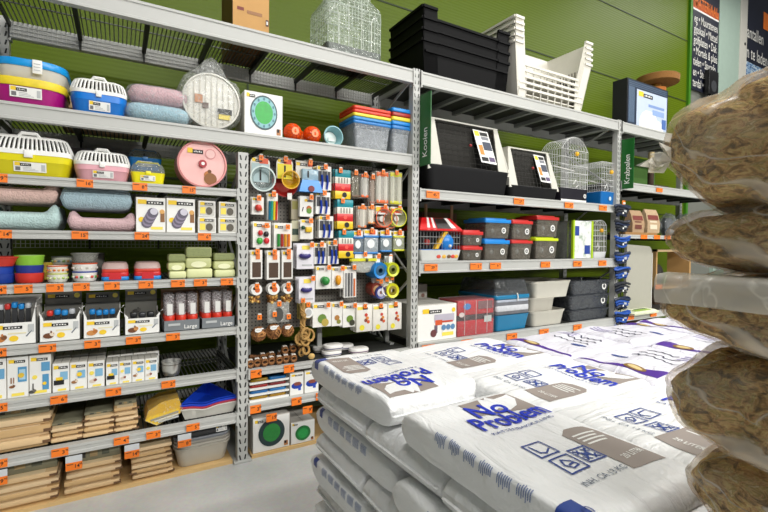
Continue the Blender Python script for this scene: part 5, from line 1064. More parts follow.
for px in (423.5, 452): x = W(px, 210, 3.3).x; m.tube([(x, 3.3, ZC+.0), (x, 3.3, ZA-.04)], .013, KRAFT, 8)
solo('cardboard_stand', MB().box(-.2, .2, 0, .12, 0, .43, M('6A5638', .8, .1)).tube([(-.17, -.01, 0), (-.17, -.01, .5)], .014, KRAFT, 8).tube([(.13, -.01, 0), (.13, -.01, .5)], .014, KRAFT, 8), 'brown cardboard stand with pale posts behind the playground cage', 'stand', (W(440, 215, 3.3).x, 3.3, ZC))
# lime framed box and last bird cage
a, b = span(573, 591.5, 240, 2.93); w = b-a; h = ht(582, 220.5, 2.93)-ZC; r = T('display_cage', 'clear sided box with lime corner posts and white floral front', 'cage', ((a+b)/2, 3.08, ZC)); dep = .3
m = MB(); LM = M('A9C91E', .4)
for s in (-1, 1):
    for t in (-1, 1): m.box(s*w/2-.012, s*w/2+.012, t*dep/2-.012, t*dep/2+.012, 0, h, LM)
obj('corner_posts', m, r); m = MB(); m.box(-w/2+.012, w/2-.012, -dep/2-.004, -dep/2+.006, .004, h-.004, ramp_mat('floral_print', [(.35, 'E9EAE8'), (.55, 'D6D8D6'), (.66, '8FA58C'), (.8, 'E4E6E4')], 9, .4, 0))
plate(m, -w*.42, -w*.2, h*.6, h*.85, -dep/2-.004, -dep/2-.004, M('25408F'), 1); plate(m, w*.1, w*.4, h*.12, h*.35, -dep/2-.004, -dep/2-.004, M('25408F'), 1); obj('front_panel', m, r)
m = MB(); m.box(-w/2, w/2, -dep/2+.01, dep/2-.01, .004, h-.006, film('A9ABA6', .35, .12, .3, 12)); obj('clear_box', m, r)
birdcage('bird_cage', 'small white wire cage with yellow perch beside the blue collars', 'bird cage', 594, 606.5, 221, 252, ZC, 2.95, .3, M('D4D6D6', .4), .05, WW, 'E0A21E')
# the lowest shelf of the bay
def cargo(m, X, Z, y):
    logo(m, X(.12), Z(.76), X(.6)-X(.12), (Z(.88)-Z(.76)), y); m.disc(X(.92), Z(.82), X(.05)-X(0), y-.001, YEL, None, 10)
    plate(m, X(.42), X(.94), Z(.5), Z(.72), y, y, M('B9B4C2'), 1); plate(m, X(.44), X(.62), Z(.42), Z(.56), y, y, M('D4562A'), 2); plate(m, X(.6), X(.9), Z(.48), Z(.53), y, y, M('C8462A'), 3)
    for u in (.66, .78, .9): m.disc(X(u), Z(.34), X(.06)-X(0), y-.002, M('5A86B0'), None, 10)
    m.disc(X(.4), Z(.2), X(.08)-X(0), y-.001, M('6A3A3A'), None, 10); plate(m, X(.42), X(.5), Z(.2), Z(.42), y, y, M('6A5A6A'), 1); plate(m, X(.62), X(.92), Z(.1), Z(.2), y, y, PALEY, 1)
a, b = span(417.5, 456.2, 322, 2.925); carton('cage_carton', 'white box with small vehicle print beside the red tray pack', 'box', a, b, ZD, ht(437, 304.5, 2.925), 2.925, .42, cargo, side='D2CFC6')
cb('small_carton', 'small grey box behind the white vehicle print box', 'box', 418.5, 427, 284, ZD+.0, 3.37, .15, lambda m, X, Z, y: m.disc(X(.5), Z(.75), X(.2)-X(0), y-.001, M('7A5A50'), None, 10), side='9A968E', front=M('A9A59C', .6))
a, b = span(456.8, 494, 320, 2.93); w = b-a; h = ht(475, 299.5, 2.93)-ZD; r = T('toy_set_pack', 'clear pack of red trays with white dividing lines', 'pack', ((a+b)/2, 3.06, ZD)); m = MB(); dep = .26
m.rbox(0, 0, 0, h*.42, w*.97, dep, .01, M('BE2A33', .35), .006); m.rbox(0, 0, h*.58, h*.98, w*.97, dep, .01, M('BE2A33', .35), .006); m.rbox(0, .01, h*.4, h*.6, w*.95, dep*.96, .01, M('4A4648', .4), .006)
for u in (-.3, 0, .3): m.box(u*w-.003, u*w+.003, -dep/2-.003, -dep/2+.002, .01, h*.98, M('C9B4B4', .3))
plate(m, w*.22, w*.42, h*.34, h*.52, -dep/2-.002, -dep/2-.002, M('BFD0CC'), 0); m.disc(-w*.24, h*.82, w*.1, -dep/2-.002, M('2A86C8'), h*.09, 12); m.disc(-w*.38, h*.6, w*.07, -dep/2-.002, M('E0D8D4'), h*.07, 10); plate(m, w*.05, w*.45, h*.72, h*.95, -dep/2-.002, -dep/2-.002, M('7A5658'), 0); obj('trays', m, r)
m = MB(); m.rbox(0, 0, 0, h, w, dep*1.03, .006, film('E9DCDC', .06, .1, .4, 20), .004); obj('clear_cover', m, r)
a, b = span(496, 530, 315, 2.93); w = b-a; r = T('rodent_cage', 'big blue rodent cage base wrapped under a smoky clear cage top', 'cage', ((a+b)/2, 3.2, ZD)); dep = .54; Zc = lambda py: ht(513, py, 2.93)-ZD
BT = M('1878A4', .35); m = MB(); m.tub(0, 0, [(0, w*.88, dep*.92, .03), (Zc(316), w*.97, dep*.99, .03), (Zc(314.5), w, dep, .03)], BT, .005); obj('base', m, r)
m = MB(); m.rbox(0, 0, Zc(314.4), Zc(299), w*.99, dep*.98, .03, M('6A6C72', .4, .4, 12), .01); m.rbox(0, -.003, Zc(311), Zc(305), w*.98, dep*.985, .03, M('C9CBD0', .3, .2, 30), .01); m.rbox(0, -.003, Zc(302), Zc(299.5), w*.97, dep*.985, .03, M('AEB6C4', .3, .2, 30), .01); obj('wrapped_parts', m, r)
m = MB(); m.rbox(0, 0, Zc(299), Zc(295), w*1.02, dep*1.0, .03, BT, .006); obj('rim', m, r); m = MB(); rg = lambda k, z: [(p, s, z) for p, s in rrect(w*k, dep*(k-.03), .03, 4)]
m.loft([rg(.99, Zc(295)), rg(.93, Zc(284)), rg(.9, Zc(281)), rg(.86, Zc(280))], film('7A7D7F', .30, .12, .5, 14)); obj('clear_top', m, r); m = MB(); m.tube([(w*.08, -dep/2-.008, Zc(293)), (w*.1, -dep/2-.012, Zc(297)), (w*.1, -dep/2-.008, Zc(301))], .006, WHITE, 6); obj('clip', m, r)
# cream and dark bins
def bin_(label, p0, p1, pt, pb, y0, col, dep=.4, wall=.86, stick=False, up=True):
    a, b = span(p0, p1, (pt+pb)/2, y0); w = b-a; c = (p0+p1)/2; zb = ht(c, pb, y0); zt = ht(c, pt, y0); h = zt-zb
    r = T('cage_tray', label, 'tray', ((a+b)/2, y0+dep/2, zb)); m = MB(); m.tub(0, 0, [(0, w*wall, dep*.9, .04), (h*.86, w*.98, dep*.98, .05), (h*.9, w, dep, .05), (h, w, dep, .05)], col, .005, lip=.006)
    if stick: m.disc(w*.30, h*.55, h*.25, -dep*.48, WHITE, None, 14); m.disc(w*.30, h*.55, h*.14, -dep*.484, DGREY, None, 10)
    obj('tray', m, r); return r
def zpx(c, z, y): # pixel row of height z
    lo, hi = 0, 512
    for _ in range(40):
        mid = (lo+hi)/2
        if ht(c, mid, y) > z: lo = mid
        else: hi = mid
    return lo
CRM = M('C9C6BA', .4, .05); CRM2 = M('BDB9AD', .4, .06)
bin_('cream cage tray at the bottom of the uneven cream stack', 532.5, 566, 311, zpx(549, ZD+.001, 2.93), 2.93, CRM); bin_('cream cage tray in the middle of the uneven cream stack', 531.5, 556, 298, 311, 2.95, CRM2, .34, .92); bin_('cream cage tray on top of the uneven cream stack', 534, 572, 281.5, 297.6, 2.93, CRM)
DKT = film('4A4E54', .72, .15, .5, 14)
bin_('dark smoky tray at the bottom of the dark stack', 571, 610, 309.5, zpx(590, ZD+.001, 2.93), 2.93, DKT, .36, .9); bin_('dark smoky tray in the middle of the dark stack', 571, 611, 295, 309, 2.93, DKT, .36, .9, True); bin_('dark smoky tray on top of the dark stack', 573, 612, 280.5, 294.6, 2.93, DKT, .36, .9, True)

# ------------------------------------------------------------------ strip of hanging blue collars on the cage bay's last upright
rnd = random.Random(12); ST_ = [(211, 'dark', 'topmost on the strip'), (226, 'dark', 'second on the strip'), (242, 'blue', 'third on the strip'), (258, 'blue', 'fourth on the strip'), (273, 'blue', 'fifth on the strip'), (288, 'dark', 'sixth on the strip'), (303, 'blue', 'seventh on the strip'), (317, 'blue', 'eighth on the strip'), (330, 'blue', 'lowest on the strip')]
for k, (py_, c, pos) in enumerate(ST_):
    x, z = xz(621.5, py_, 2.86); r = T('collar_pack', '%s strap pack %s beside the cage bay' % ('blue' if c == 'blue' else 'dark navy', pos), 'strap pack', (x, 2.86, z-.045)); m = MB(); B1 = M('1E4FA6' if c == 'blue' else '20242E', .5, .2, 60); B2 = M('15233F', .5, .2, 60)
    for j in range(4):
        w_ = .075+.018*j; zc = .004+.03*j
        m.tube([(w_*math.cos(t)*(1+.15*rnd.random()), .018*math.sin(t)-.004*j, zc+.012*math.sin(t*2+k)) for t in [2*PI*i/12 for i in range(12)]], .0135, B1 if (j+k) % 3 else B2, 5, True)
    obj('straps', m, r); q = MB(); q.rbox(.02, -.03, .03, .06, .05, .008, .004, LG, .002); q.box(-.03, -.01, -.034, -.03, .01, .03, WHITE); obj('buckle', q, r)
m = MB(); a = W(620, 205, 2.89).z; m.tube([(0, 0, ZD), (0, 0, a)], .005, BLACK, 6); m.rbox(0, -.01, a, a+.05, .05, .01, .004, ORANGE, .002); m.box(-.02, .02, -.02, -.015, a+.01, a+.03, WHITE2)
solo('hanging_strip', m, 'black hanging strip with orange head carrying the strap packs', 'strip', (W(621, 260, 2.89).x, 2.885, 0))

# ------------------------------------------------------------------ the last bay
m = MB(); x = W(651, 165, 3.1).x; r = T('scratching_post', 'thin scratching post with cream top behind the hay bags', 'scratching post', (x, 3.1, ZK)); m.rbox(0, 0, 0, .03, .3, .3, .03, M('3A3028', .8)); obj('base', m, r); m = MB(); m.tube([(0, 0, .03), (0, 0, .2)], .035, M('3A2A1E', .9, .2, 60), 12); m.tube([(0, 0, .2), (0, 0, .46)], .035, M('C9B58A', .9, .2, 60), 12); obj('post', m, r)
m = MB(); m.box(-.3, .42, .0, .02, 0, .5, M('557F3A', .5)); solo('back_panel', m, 'green back panel standing behind the thin scratching post', 'panel', (W(640, 160, 3.5).x, 3.52, ZK))
for i, (p0, p1, pt, c, what) in enumerate(((628, 640, 213, 'A88A6A', 'beside the strap strip'), (643, 655.5, 212, 'B39A7A', 'with cream front beside the clear bag'))):
    a, b = span(p0, p1, 222, 2.97); w = b-a; h = ht((p0+p1)/2, pt, 2.97)-ZL; r = T('snack_bag', 'brown paper-like snack bag '+what, 'snack bag', ((a+b)/2, 2.97, ZL+.03)); m = MB()
    m.loft([[(p*w/2*k, q*d, z) for p, q in ((-1, -1), (1, -1), (1, 1), (-1, 1))] for k, d, z in ((.95, .05, 0), (1, .055, h*.4), (.97, .03, h*.8), (.95, .004, h))], M(c, .5, .25, 25)); plate(m, -w*.3, w*.25, h*.15, h*.5, -.056, -.05, M('D9CDB4' if i else '6A3A30'), 1); plate(m, -w*.4, w*.4, h*.55, h*.75, -.048, -.036, M('7A3A34'), 1); obj('bag', m, r)
a, b = span(624, 656, 230, 2.94); m = MB(); m.tub(0, .11, [(0, b-a, .22, .006), (.03, b-a, .22, .006)], M('9A7446', .7, .15), .006); solo('wooden_tray', m, 'shallow wooden tray under the snack bags', 'tray', ((a+b)/2, 2.92, ZL))
for i, (px, py_, R, c, y, what) in enumerate(((634, 208, .11, '3A3B3E', 3.2, 'behind the first snack bag'), (652, 205, .13, '44464A', 3.22, 'behind the cream snack bag'), (668, 214, .14, '5A5E62', 3.2, 'grey and shiny under the big hay bag'))):
    x = W(px, py_, y).x; r = T('wrapped_toy', 'dark wrapped toy in crinkled clear plastic '+what, 'toy', (x, y, ZL)); m = MB(); m.ball((0, 0, R*.95), R*.8, M(c, .5, .3, 30), 12, (1, .7, 1.1), 1, .3); obj('toy', m, r); m = MB(); m.ball((0, 0, R*1.1), R, film('C9CED0', .14, .08, 1., 20), 16, (1.1, .8, 1.1), 1, .35, 9); obj('clear_wrap', m, r)
for i, (px, py_, R, c, y) in enumerate(((683, 212, .15, '3A3A38', 3.25), (696, 222, .16, '5A4A38', 3.15))):
    x = W(px, py_, y).x; r = T('wrapped_toy', ('dark wrapped toy behind the round white label bag', 'brown wrapped toy beyond the round white label bag')[i], 'toy', (x, y, ZL)); m = MB(); m.ball((0, 0, R*.95), R*.8, M(c, .5, .3, 30), 12, (1, .7, 1.1), 1, .3); obj('toy', m, r); m = MB(); m.ball((0, 0, R*1.1), R, film('C9CED0', .14, .08, 1., 20), 16, (1.1, .8, 1.1), 1, .35, 9); obj('clear_wrap', m, r)
x = W(672, 231, 2.97).x; m = MB(); m.ball((0, 0, .045), .06, M('8E98A2', .35, .5, 40), 12, (1.7, .8, .75), 1, .3); solo('wrapped_toy', m, 'low blue grey wrapped toy at the shelf edge', 'toy', (x, 2.99, ZL))
x, z = xz(688, 221, 2.96); m = MB(); m.ball((0, .03, .07), .07, film('D4D8DA', .4, .08, .9, 20), 14, (1.2, .6, 1.2), 1, .2); m.disc(.01, .09, .05, -.03, WHITE, .04); m.text('CELL', .03, M('24408F'), (-.03, -.033, .08)); m.v = m.v[:]
solo('wrapped_toy', m, 'clear bag with round white label at the shelf edge', 'toy', (x, 2.98, ZL))
# large grey panel and things beside it
a, b = span(628, 653, 280, 2.93); w = b-a; h = ZL-.06-ZN; h = ht(640, 244.5, 2.93)-ZN; m = MB(); pts = [(-w/2, 0), (w/2, 0)]+[(w/2-.08+.08*math.cos(PI/2*i/6), h-.1+.08*math.sin(PI/2*i/6)) for i in range(7)]+[(-w/2, h)]
m.loft([[(p, y, q) for p, q in pts] for y in (0, .03)], M('A9A79A', .5, .04)); m.tube([(w/2, -.004, 0), (w/2, -.004, h-.1)], .006, WHITE2, 6); solo('litter_house', m, 'big pale grey panel with rounded corner standing on the lowest shelf', 'panel', ((a+b)/2, 2.95, ZN))
a = W(656, 270, 3.2).x; m = MB(); m.box(0, .9, 0, .3, 0, .03, CARD); m.box(0, .9, 0, .3, .50, .53, KRAFT); m.box(0, .03, 0, .3, 0, .53, CARD); m.box(.86, .9, 0, .3, 0, .53, CARD)
solo('wooden_house', m, 'open wooden house frame beside the grey panel', 'wooden house', (a, 3.2, ZN+.2)); m = MB(); m.rbox(0, 0, 0, .2, .9, .3, .01, M('4A3A2A', .8)); solo('cardboard_box', m, 'dark box under the open wooden house frame', 'box', (a+.45, 3.35, ZN))
m = MB(); m.ball((0, 0, .16), .1, M('26221E', .7), 12, (1, .8, 1.5)); solo('pet_toy', m, 'dark oval toy standing in the wooden frame', 'toy', (a+.2, 3.3, ZN+.231)); m = MB(); m.box(0, .16, 0, .004, 0, .06, ORANGE); solo('price_card', m, 'orange price card on the wooden frame front', 'price card', (a-.02, 3.19, ZN+.205))
x = W(636, 309, 2.94).x; m = MB(); m.loft([[(p*.24*k, q*.1*k, z) for p, q in ((-1, -1), (1, -1), (1, 1), (-1, 1))] for k, z in ((1, 0), (1.05, .02), (.8, .045))], M('D9DDBE', .4, .3, 8)); m.box(-.2, .1, -.09, -.04, .045, .049, M('8FB03A', .5)); m.box(-.1, .12, -.03, .0, .045, .049, M('1F4A24', .5)); solo('seed_bag', m, 'flat green and yellow bag before the big grey panel', 'bag', (x, 2.84+.17, ZN))
o = bpy.data.objects[[k for k in bpy.data.objects.keys() if k.startswith('seed_bag')][0]]; o.location.y = 2.915-.0
m = MB()
a, b = span(619, 668, 326, 2.95); r = T('cardboard_box', 'long flat cardboard box under the lowest shelf of the last bay', 'box', ((a+b)/2, 3.2, .30)); m.rbox(0, 0, 0, .2, b-a, .5, .006, KRAFT, .004); obj('box', m, r)
m = MB(); m.rbox(0, 0, 0, .298, b-a, .5, .01, CARDD, .004); solo('cardboard_box', m, 'dark brown box underneath the long flat one', 'box', ((a+b)/2, 3.2, 0.001))

# ------------------------------------------------------------------ on top of the rack
a, b = .662, .912; m = MB()
def cardd(m, X, Z, y):
    plate(m, X(.12), X(.3), Z(.42), Z(.46), y, y, M('7A2A20'), 1); plate(m, X(.38), X(.8), Z(.40), Z(.44), y, y, M('9A6A40'), 1); plate(m, X(.9), X(.98), Z(.30), Z(.38), y, y, M('4A2418'), 1); plate(m, X(.92), X(.96), Z(.32), Z(.36), y, y, WHITE, 2); plate(m, 0, X(.78), Z(.04), Z(.07), y, y, M('B0804A'), 1)
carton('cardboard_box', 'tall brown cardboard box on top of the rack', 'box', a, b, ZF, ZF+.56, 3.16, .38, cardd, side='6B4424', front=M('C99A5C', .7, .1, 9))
# clear wrapped wire cage
a, b = span(327, 381.5, 45, 2.97); w = b-a; dep = .34; r = T('bird_cage', 'tall stepped wire cage wrapped in clear film on top of the rack', 'bird cage', ((a+b)/2, 2.97+dep/2, ZF)); z1 = ht(355, 52, 2.97)-ZF+.03; zA = ht(381, 12, 2.97)-ZF; zB = ht(350, -14, 2.97)-ZF
m = MB(); m.tub(0, 0, [(0, w*.95, dep*.95, .02), (z1, w, dep, .02)], M('25272B', .35), .004); obj('base', m, r); m = MB(); WC = M('DDE3DC', .35)
wirecage(m, w*.97, dep*.97, z1, zA-.02, 0, WC, step=.045, r_=.0018, n=4); wirecage(m, w*.5, dep*.9, zA-.02, zB, 0, WC, step=.05, r_=.0018, arch=.04, n=3); obj('wire_cage', m, r)
m = MB()
for s in (-1, 1): m.tube([(s*w*.30, -dep*.5, z1), (s*w*.30, -dep*.5, zA-.1), (s*w*.30+s*.03, -dep*.5, zA-.04), (s*w*.30+s*.06, -dep*.5, zA-.1)], .004, WHITE, 6)
m.tube([(-w*.12, -dep*.5, z1), (-w*.12, -dep*.5, zA), (w*.12, -dep*.5, zA), (w*.12, -dep*.5, z1)], .003, WHITE, 6); obj('door_wires', m, r)
m = MB(); rg = lambda kx, z, j: [(p*(1+.03*noise.noise(Vector((p*9, q*9, z*6)))), q*(1+.03*noise.noise(Vector((q*7, p*9, z*6+4)))), z) for p, q in rrect(w*kx, dep*1.03, .03, 5)]
m.loft([rg(1.03, .002, 0), rg(1.04, z1, 0), rg(1.02, z1+.1, 0), rg(1.02, zA-.05, 0), rg(.98, zA, 0), rg(.6, zA+.05, 0), rg(.55, zB+.04, 0)], film('DCE6DC', .14, .1, .8, 14)); obj('clear_wrap', m, r, smooth=60)
def utray(name, label, cat, cx, y0, z, w, d, h, hf, mat, flare=0., post=.1, slats=False, th=.012):
    r = T(name, label, cat, (cx, y0+d/2, z)); m = MB(); f = flare
    def wall(a0, a1, b0, b1, z0, z1_): # from floor line a0-a1 to top line b0-b1, thickness th inward ignored
        m.loft([[a0, a1, (a1[0], a1[1], a1[2])], [b0, b1, b1]], mat)
    W0, W1, D0, D1 = w/2, w/2+f, d/2, d/2+f*.5
    def slab(p, q, n):
        v = p+q; v2 = [(x+n[0]*th, y+n[1]*th, zz+n[2]*th) for x, y, zz in v]; m.add(v+v2, [(0, 1, 3, 2), (4, 6, 7, 5), (0, 4, 5, 1), (2, 3, 7, 6), (0, 2, 6, 4), (1, 5, 7, 3)], mat)
    for s in (-1, 1): slab([(s*W0, -D0, 0), (s*W0, D0, 0)], [(s*W1, -D1, h), (s*W1, D1, h)], (-s, 0, 0))
    slab([(-W0, D0, 0), (W0, D0, 0)], [(-W1, D1, h), (W1, D1, h)], (0, -1, 0)); m.box(-W0, W0, -D0, D0, 0, .01, mat)
    for s in (-1, 1): slab([(s*W0, -D0, 0), (s*(W0-post), -D0, 0)], [(s*W1, -D1, h), (s*(W1-post), -D1, h)], (0, 1, 0)); m.box(min(s*W1, s*(W1-post)), max(s*W1, s*(W1-post)), -D1-.012, -D1+.012, h-.022, h, mat); m.box(s*W1-.012, s*W1+.012, -D1, D1, h-.02, h, mat)
    k = hf/h; zz = lambda t: (-(D0+(D1-D0)*t))
    if not slats: slab([(-W0, -D0, 0), (W0, -D0, 0)], [(-W0-(W1-W0)*k, zz(k), hf), (W0+(W1-W0)*k, zz(k), hf)], (0, 1, 0)); m.box(-W0, W0, zz(k)-.012, zz(k)+.004, hf-.018, hf, mat)
    else:
        m.box(-W0, W0, zz(k)-.008, zz(k)+.008, hf-.022, hf, mat); n = 9
        for i in range(n+1): x = -W0+2*W0*i/n; m.tube([(x, -D0, 0), (x, zz(k), hf-.01)], .006, mat, 4)
        for i in range(14): y = -D0+2*D0*i/13; m.box(W0*.98, W0*1.0, y-.006, y+.006, h*.1, h*.45, M('8A867C', .5))
    obj('shell', m, r); return r
BP = M('070708', .6, .08, spec=.12); a, b = 2.075, 3.03
for i in range(4): utray('dog_bed', 'black plastic dog bed, %s in the nested stack' % ('lowest', 'second from below', 'third from below', 'topmost')[i], 'dog bed', (a+b)/2, 2.935, ZF+.088*i, b-a-.05, .48, .285, .20, BP, .025, .14)
WP = M('D9D6CB', .4, .04); a, b = 3.13, 4.15
for i in range(5): utray('dog_bed', 'off-white slatted dog bed, %s in the nested stack' % ('lowest', 'second from below', 'middle one', 'fourth from below', 'topmost')[i], 'dog bed', (a+b)/2, 2.955, ZF+.055*i, b-a-.1, .46, ht(520, 20, 2.955)-ZF-.22, .12, WP, .10, .11, True, .008)
# black photo box
def photo(m, X, Z, y):
    plate(m, X(.02), X(.98), Z(.02), Z(.98), y, y, M('2A3648', .35, .2), 0)
    for i in range(9): plate(m, X(.04+.015*i), X(.05+.015*i), Z(.08), Z(.84), y, y, M('5A6E86'), 1)
    for i in range(3): plate(m, X(.03), X(.97), Z(.86+.04*i), Z(.872+.04*i), y, y, M('5A6E86'), 1)
    plate(m, X(.22), X(.97), Z(.04), Z(.82), y, y, M('B9C6DA'), 2); logo(m, X(.26), Z(.68), X(.6)-X(.26), Z(.78)-Z(.68), y, None, 4)
    plate(m, X(.5), X(.9), Z(.5), Z(.56), y, y, M('7A94C4'), 4); plate(m, X(.6), X(.9), Z(.34), Z(.46), y, y, M('8AA4D0'), 4)
    w = X(1)-X(0); m.ball((X(.52), y-.002, Z(.12)), w*.24, WHITE, 14, (1, .01, .8)); m.ball((X(.72), y-.002, Z(.08)), w*.18, WHITE, 12, (1, .01, .6)); plate(m, X(.84), X(.95), Z(.08), Z(.3), y, y, M('4A6AA8'), 5)
a, b = span(626.5, 668, 110, 2.93); cb('crate_box', 'black box with blue and white photo print leaning on the rack top', 'box', 627, 668, 84, ZF, 2.93, .17, photo, side='15161A', front=M('15161A', .4))
# round scratching post
x, z = xz(662.5, 80, 3.35); R = .262; r = T('scratching_post', 'scratching post with round carpeted platform behind the photo box', 'scratching post', (x, 3.42, ZF)); h = z-ZF
m = MB(); m.lathe([(R*.8, 0), (R*.9, .02), (R*.9, .04)], M('7A5228', .9, .2, 60), n=24); obj('base', m, r); m = MB(); m.lathe([(.05, .04), (.05, h-.03)], M('B98A4A', .95, .2, 90, .6, 150), n=16); m.lathe([(.11, h-.20), (.11, h-.1)], M('C97A3A', .95, .2, 90), n=18); obj('post', m, r)
m = MB(); m.lathe([(R*.85, h-.045), (R, h-.035), (R*1.02, h+.045), (R*.97, h+.055)], M('8A5F2E', .95, .2, 60, .5, 120), n=30); obj('platform', m, r)
x, z = xz(711.5, 84, 3.9); m = MB(); m.rbox(0, 0, 0, .42, .34, .08, .01, BLACK, .006); m.box(-.03, .03, .0, .05, -.1, .0, BLACK); m.disc(0, .15, .1, -.04, DGREY); o = solo('loudspeaker', m, 'black loudspeaker hanging before the dark blue sign', 'loudspeaker', (x, 3.9, z-.2))

# ------------------------------------------------------------------ price tags
PT = {}
def price(px, z, what, d='5', w=.074, h=.042, hang=False, y=2.8825):
    x = W(px, 0, y).x
    for _ in range(6):  # walk to the right column
        k = Vector((x, y, z-H)) if False else Vector((x, y, z))-Vector((0, 0, H)); q = CX+F*k.dot(RT)/k.dot(FW); x += (px-q)/F*k.dot(FW)*1.1
    r = (w, h, d, hang)
    if r not in PT:
        m = MB(); m.box(-w/2, w/2, -.003, 0, -h/2, h/2, ORANGE); m.text(d, h*.62, TAGINK, (w*.12 if len(d) == 1 else .0, -.0036, -h*.22), fat=.02); m.text('95', h*.3, TAGINK, (w*.33, -.0036, h*.08), fat=.02); m.box(-w*.44, -w*.05, -.0036, -.003, h*.22, h*.30, TAGINK)
        if hang: m.box(-w/2, w/2, -.002, .0, h/2, h/2+.035, M('C9CDD0', .4))
        PT[r] = m
    return solo('price_tag', PT[r], 'orange price tag '+what, 'price tag', (x, y, z))
lo = lambda z, h: z-h/2
for px, z, what, d in ((-2, lo(Z1, .046), 'cut off by the photo edge below the yellow carrier', '9'), (85, lo(Z1, .046), 'below the pale pink carrier', '16'), (140, lo(Z1, .046), 'below the small yellow transport box', '8'), (189, lo(Z1, .046), 'below the big pink exercise wheel', '15'),
    (2.5, lo(Z2, .045), 'below the pale blue plush bed', '14'), (80, lo(Z2, .045), 'below the dusty pink plush bed', '15'), (142, lo(Z2, .045), 'below the first litter box carton', '24'), (204.5, lo(Z2, .045), 'below the small white filter boxes', '6'),
    (-3, lo(Z3, .046), 'below the dark blue bowls', '4'), (23.5, lo(Z3, .046), 'below the red, blue and green bowls', '5'), (55, lo(Z3, .046), 'below the small patterned bowls', '3'), (81.5, lo(Z3, .046), 'below the white bowls with dots', '5'), (112, lo(Z3, .046), 'below the first feeding tray', '3'), (146, lo(Z3, .046), 'below the second feeding tray', '2'), (178, lo(Z3, .046), 'below the first soap box stack', '2'), (200.5, lo(Z3, .046), 'below the central soap box stack', '3'), (227, lo(Z3, .046), 'below the last soap box stack', '2'),
    (-3, lo(Z4, .045), 'below the long brush display at the photo edge', '4'), (47.5, lo(Z4, .045), 'below the guinea pig display box', '3'), (92.5, lo(Z4, .045), 'below the blue brush display box', '3'), (133.5, lo(Z4, .045), 'below the display with tall back card', '3'), (173, lo(Z4, .045), 'below the first bottle tray', '3'),
    (-2, lo(Z5, .052), 'below the tall rodent boxes at the photo edge', '5'), (59, lo(Z5, .052), 'below the medium white boxes', '6'), (113.5, lo(Z5, .052), 'below the small white rodent boxes', '5'), (168.5, lo(Z5, .052), 'below the steel bowl', '2'),
    (-2, lo(Z6, .053), 'below the wide scratching boards', '9'), (60, lo(Z6, .053), 'below the small scratching boards', '3'), (121.5, lo(Z6, .053), 'below the narrow scratching boards', '4'), (153.5, lo(Z6, .053), 'below the yellow mat pack', '3'), (193, lo(Z6, .053), 'below the blue litter trays', '5')): price(px, z, what, d)
for px, what, d in ((-2, 'hanging over the first floor stack', '9'), (74, 'hanging over the second floor stack', '14'), (132, 'hanging over the third floor stack', '14'), (184.5, 'hanging over the black hooded lid', '8')): price(px, Z6-.053-.062, what, d, hang=True)
for px, z, what, d in ((256, ZP-.027, 'on the wicker ring shelf beside the upright', '4'), (289, ZP-.024, 'on the wicker ring shelf below the jute rope', '3'), (335.5, ZP-.02, 'below the oval white packs', '3'), (255.5, ZQ-.03, 'below the tiered tray', '3'), (296.5, ZQ-.027, 'below the first blue toy box', '6'), (320.5, ZQ-.02, 'half hidden by the litter bags', '6'), (271.5, ZQ-.105, 'hanging over the big wheel box', '19'), (307.5, ZQ-.10, 'hanging over the small wheel box', '9')): price(px, z, what, d, .07, .052)
for px, z, what, d in ((433, ZA-.042, 'below the large dark crate', '45'), (519, ZA-.042, 'below the smaller dark crate', '27'), (569, ZA-.042, 'below the round-topped bird cage', '29'), (603, ZA-.042, 'below the small blue cage', '19'), (431, ZC-.05, 'below the playground cage', '39'), (476, ZC-.05, 'below the small red-lidded tanks', '5'), (495.5, ZC-.05, 'below the blue-lidded tanks', '9'), (545.5, ZC-.05, 'below the lime-lidded tank', '11'), (577.5, ZC-.05, 'below the lime framed box', '29'), (602.5, ZC-.05, 'below the little bird cage with yellow perch', '19'),
    (428.5, ZD-.045, 'below the vehicle print box', '39'), (467, ZD-.045, 'below the red tray pack', '29'), (512, ZD-.045, 'below the big blue rodent cage', '49'), (544, ZD-.045, 'below the cream trays', '24'), (577.5, ZD-.045, 'below the dark smoky trays', '22')): price(px, z, what, d, .13, .055)
price(567, ZD-.14, 'hanging under the shelf of dark trays', '15', .13, .055, True)
for px, z, what in ((659.5, ZK-.045, 'beside the second green sign'), (644, ZL-.021, 'below the first snack bag'), (657, ZL-.021, 'below the cream snack bag'), (667.5, ZL-.021, 'below the low grey blue toy'), (630.5, ZN-.035, 'below the green and yellow bag'), (653.5, ZN-.035, 'below the big grey panel')): price(px, z, what, '7', .13, .045)
# ------------------------------------------------------------------ litter bags on their pallet
def bag_mat(h, name):
    m, t, b = nt(name); N = t.nodes.new; L = t.links.new; tc = N('ShaderNodeTexCoord')
    b.inputs['Base Color'].default_value = hexc(h); b.inputs['Roughness'].default_value = .34
    n1 = N('ShaderNodeTexNoise'); n1.inputs['Scale'].default_value = 16; n1.inputs['Detail'].default_value = 4; n1.inputs['Distortion'].default_value = 1.2
    mp = N('ShaderNodeMapping'); mp.inputs['Scale'].default_value = (1.6, .4, 1); L(tc.outputs['Object'], mp.inputs['Vector']); L(mp.outputs['Vector'], n1.inputs['Vector'])
    n2 = N('ShaderNodeTexNoise'); n2.inputs['Scale'].default_value = 120; L(tc.outputs['Object'], n2.inputs['Vector'])
    ad = N('ShaderNodeMath'); ad.operation = 'MULTIPLY_ADD'; ad.inputs[1].default_value = .12; L(n2.outputs['Fac'], ad.inputs[0]); L(n1.outputs['Fac'], ad.inputs[2])
    bp = N('ShaderNodeBump'); bp.inputs['Strength'].default_value = .6; bp.inputs['Distance'].default_value = .016; L(ad.outputs[0], bp.inputs['Height']); L(bp.outputs['Normal'], b.inputs['Normal'])
    return m
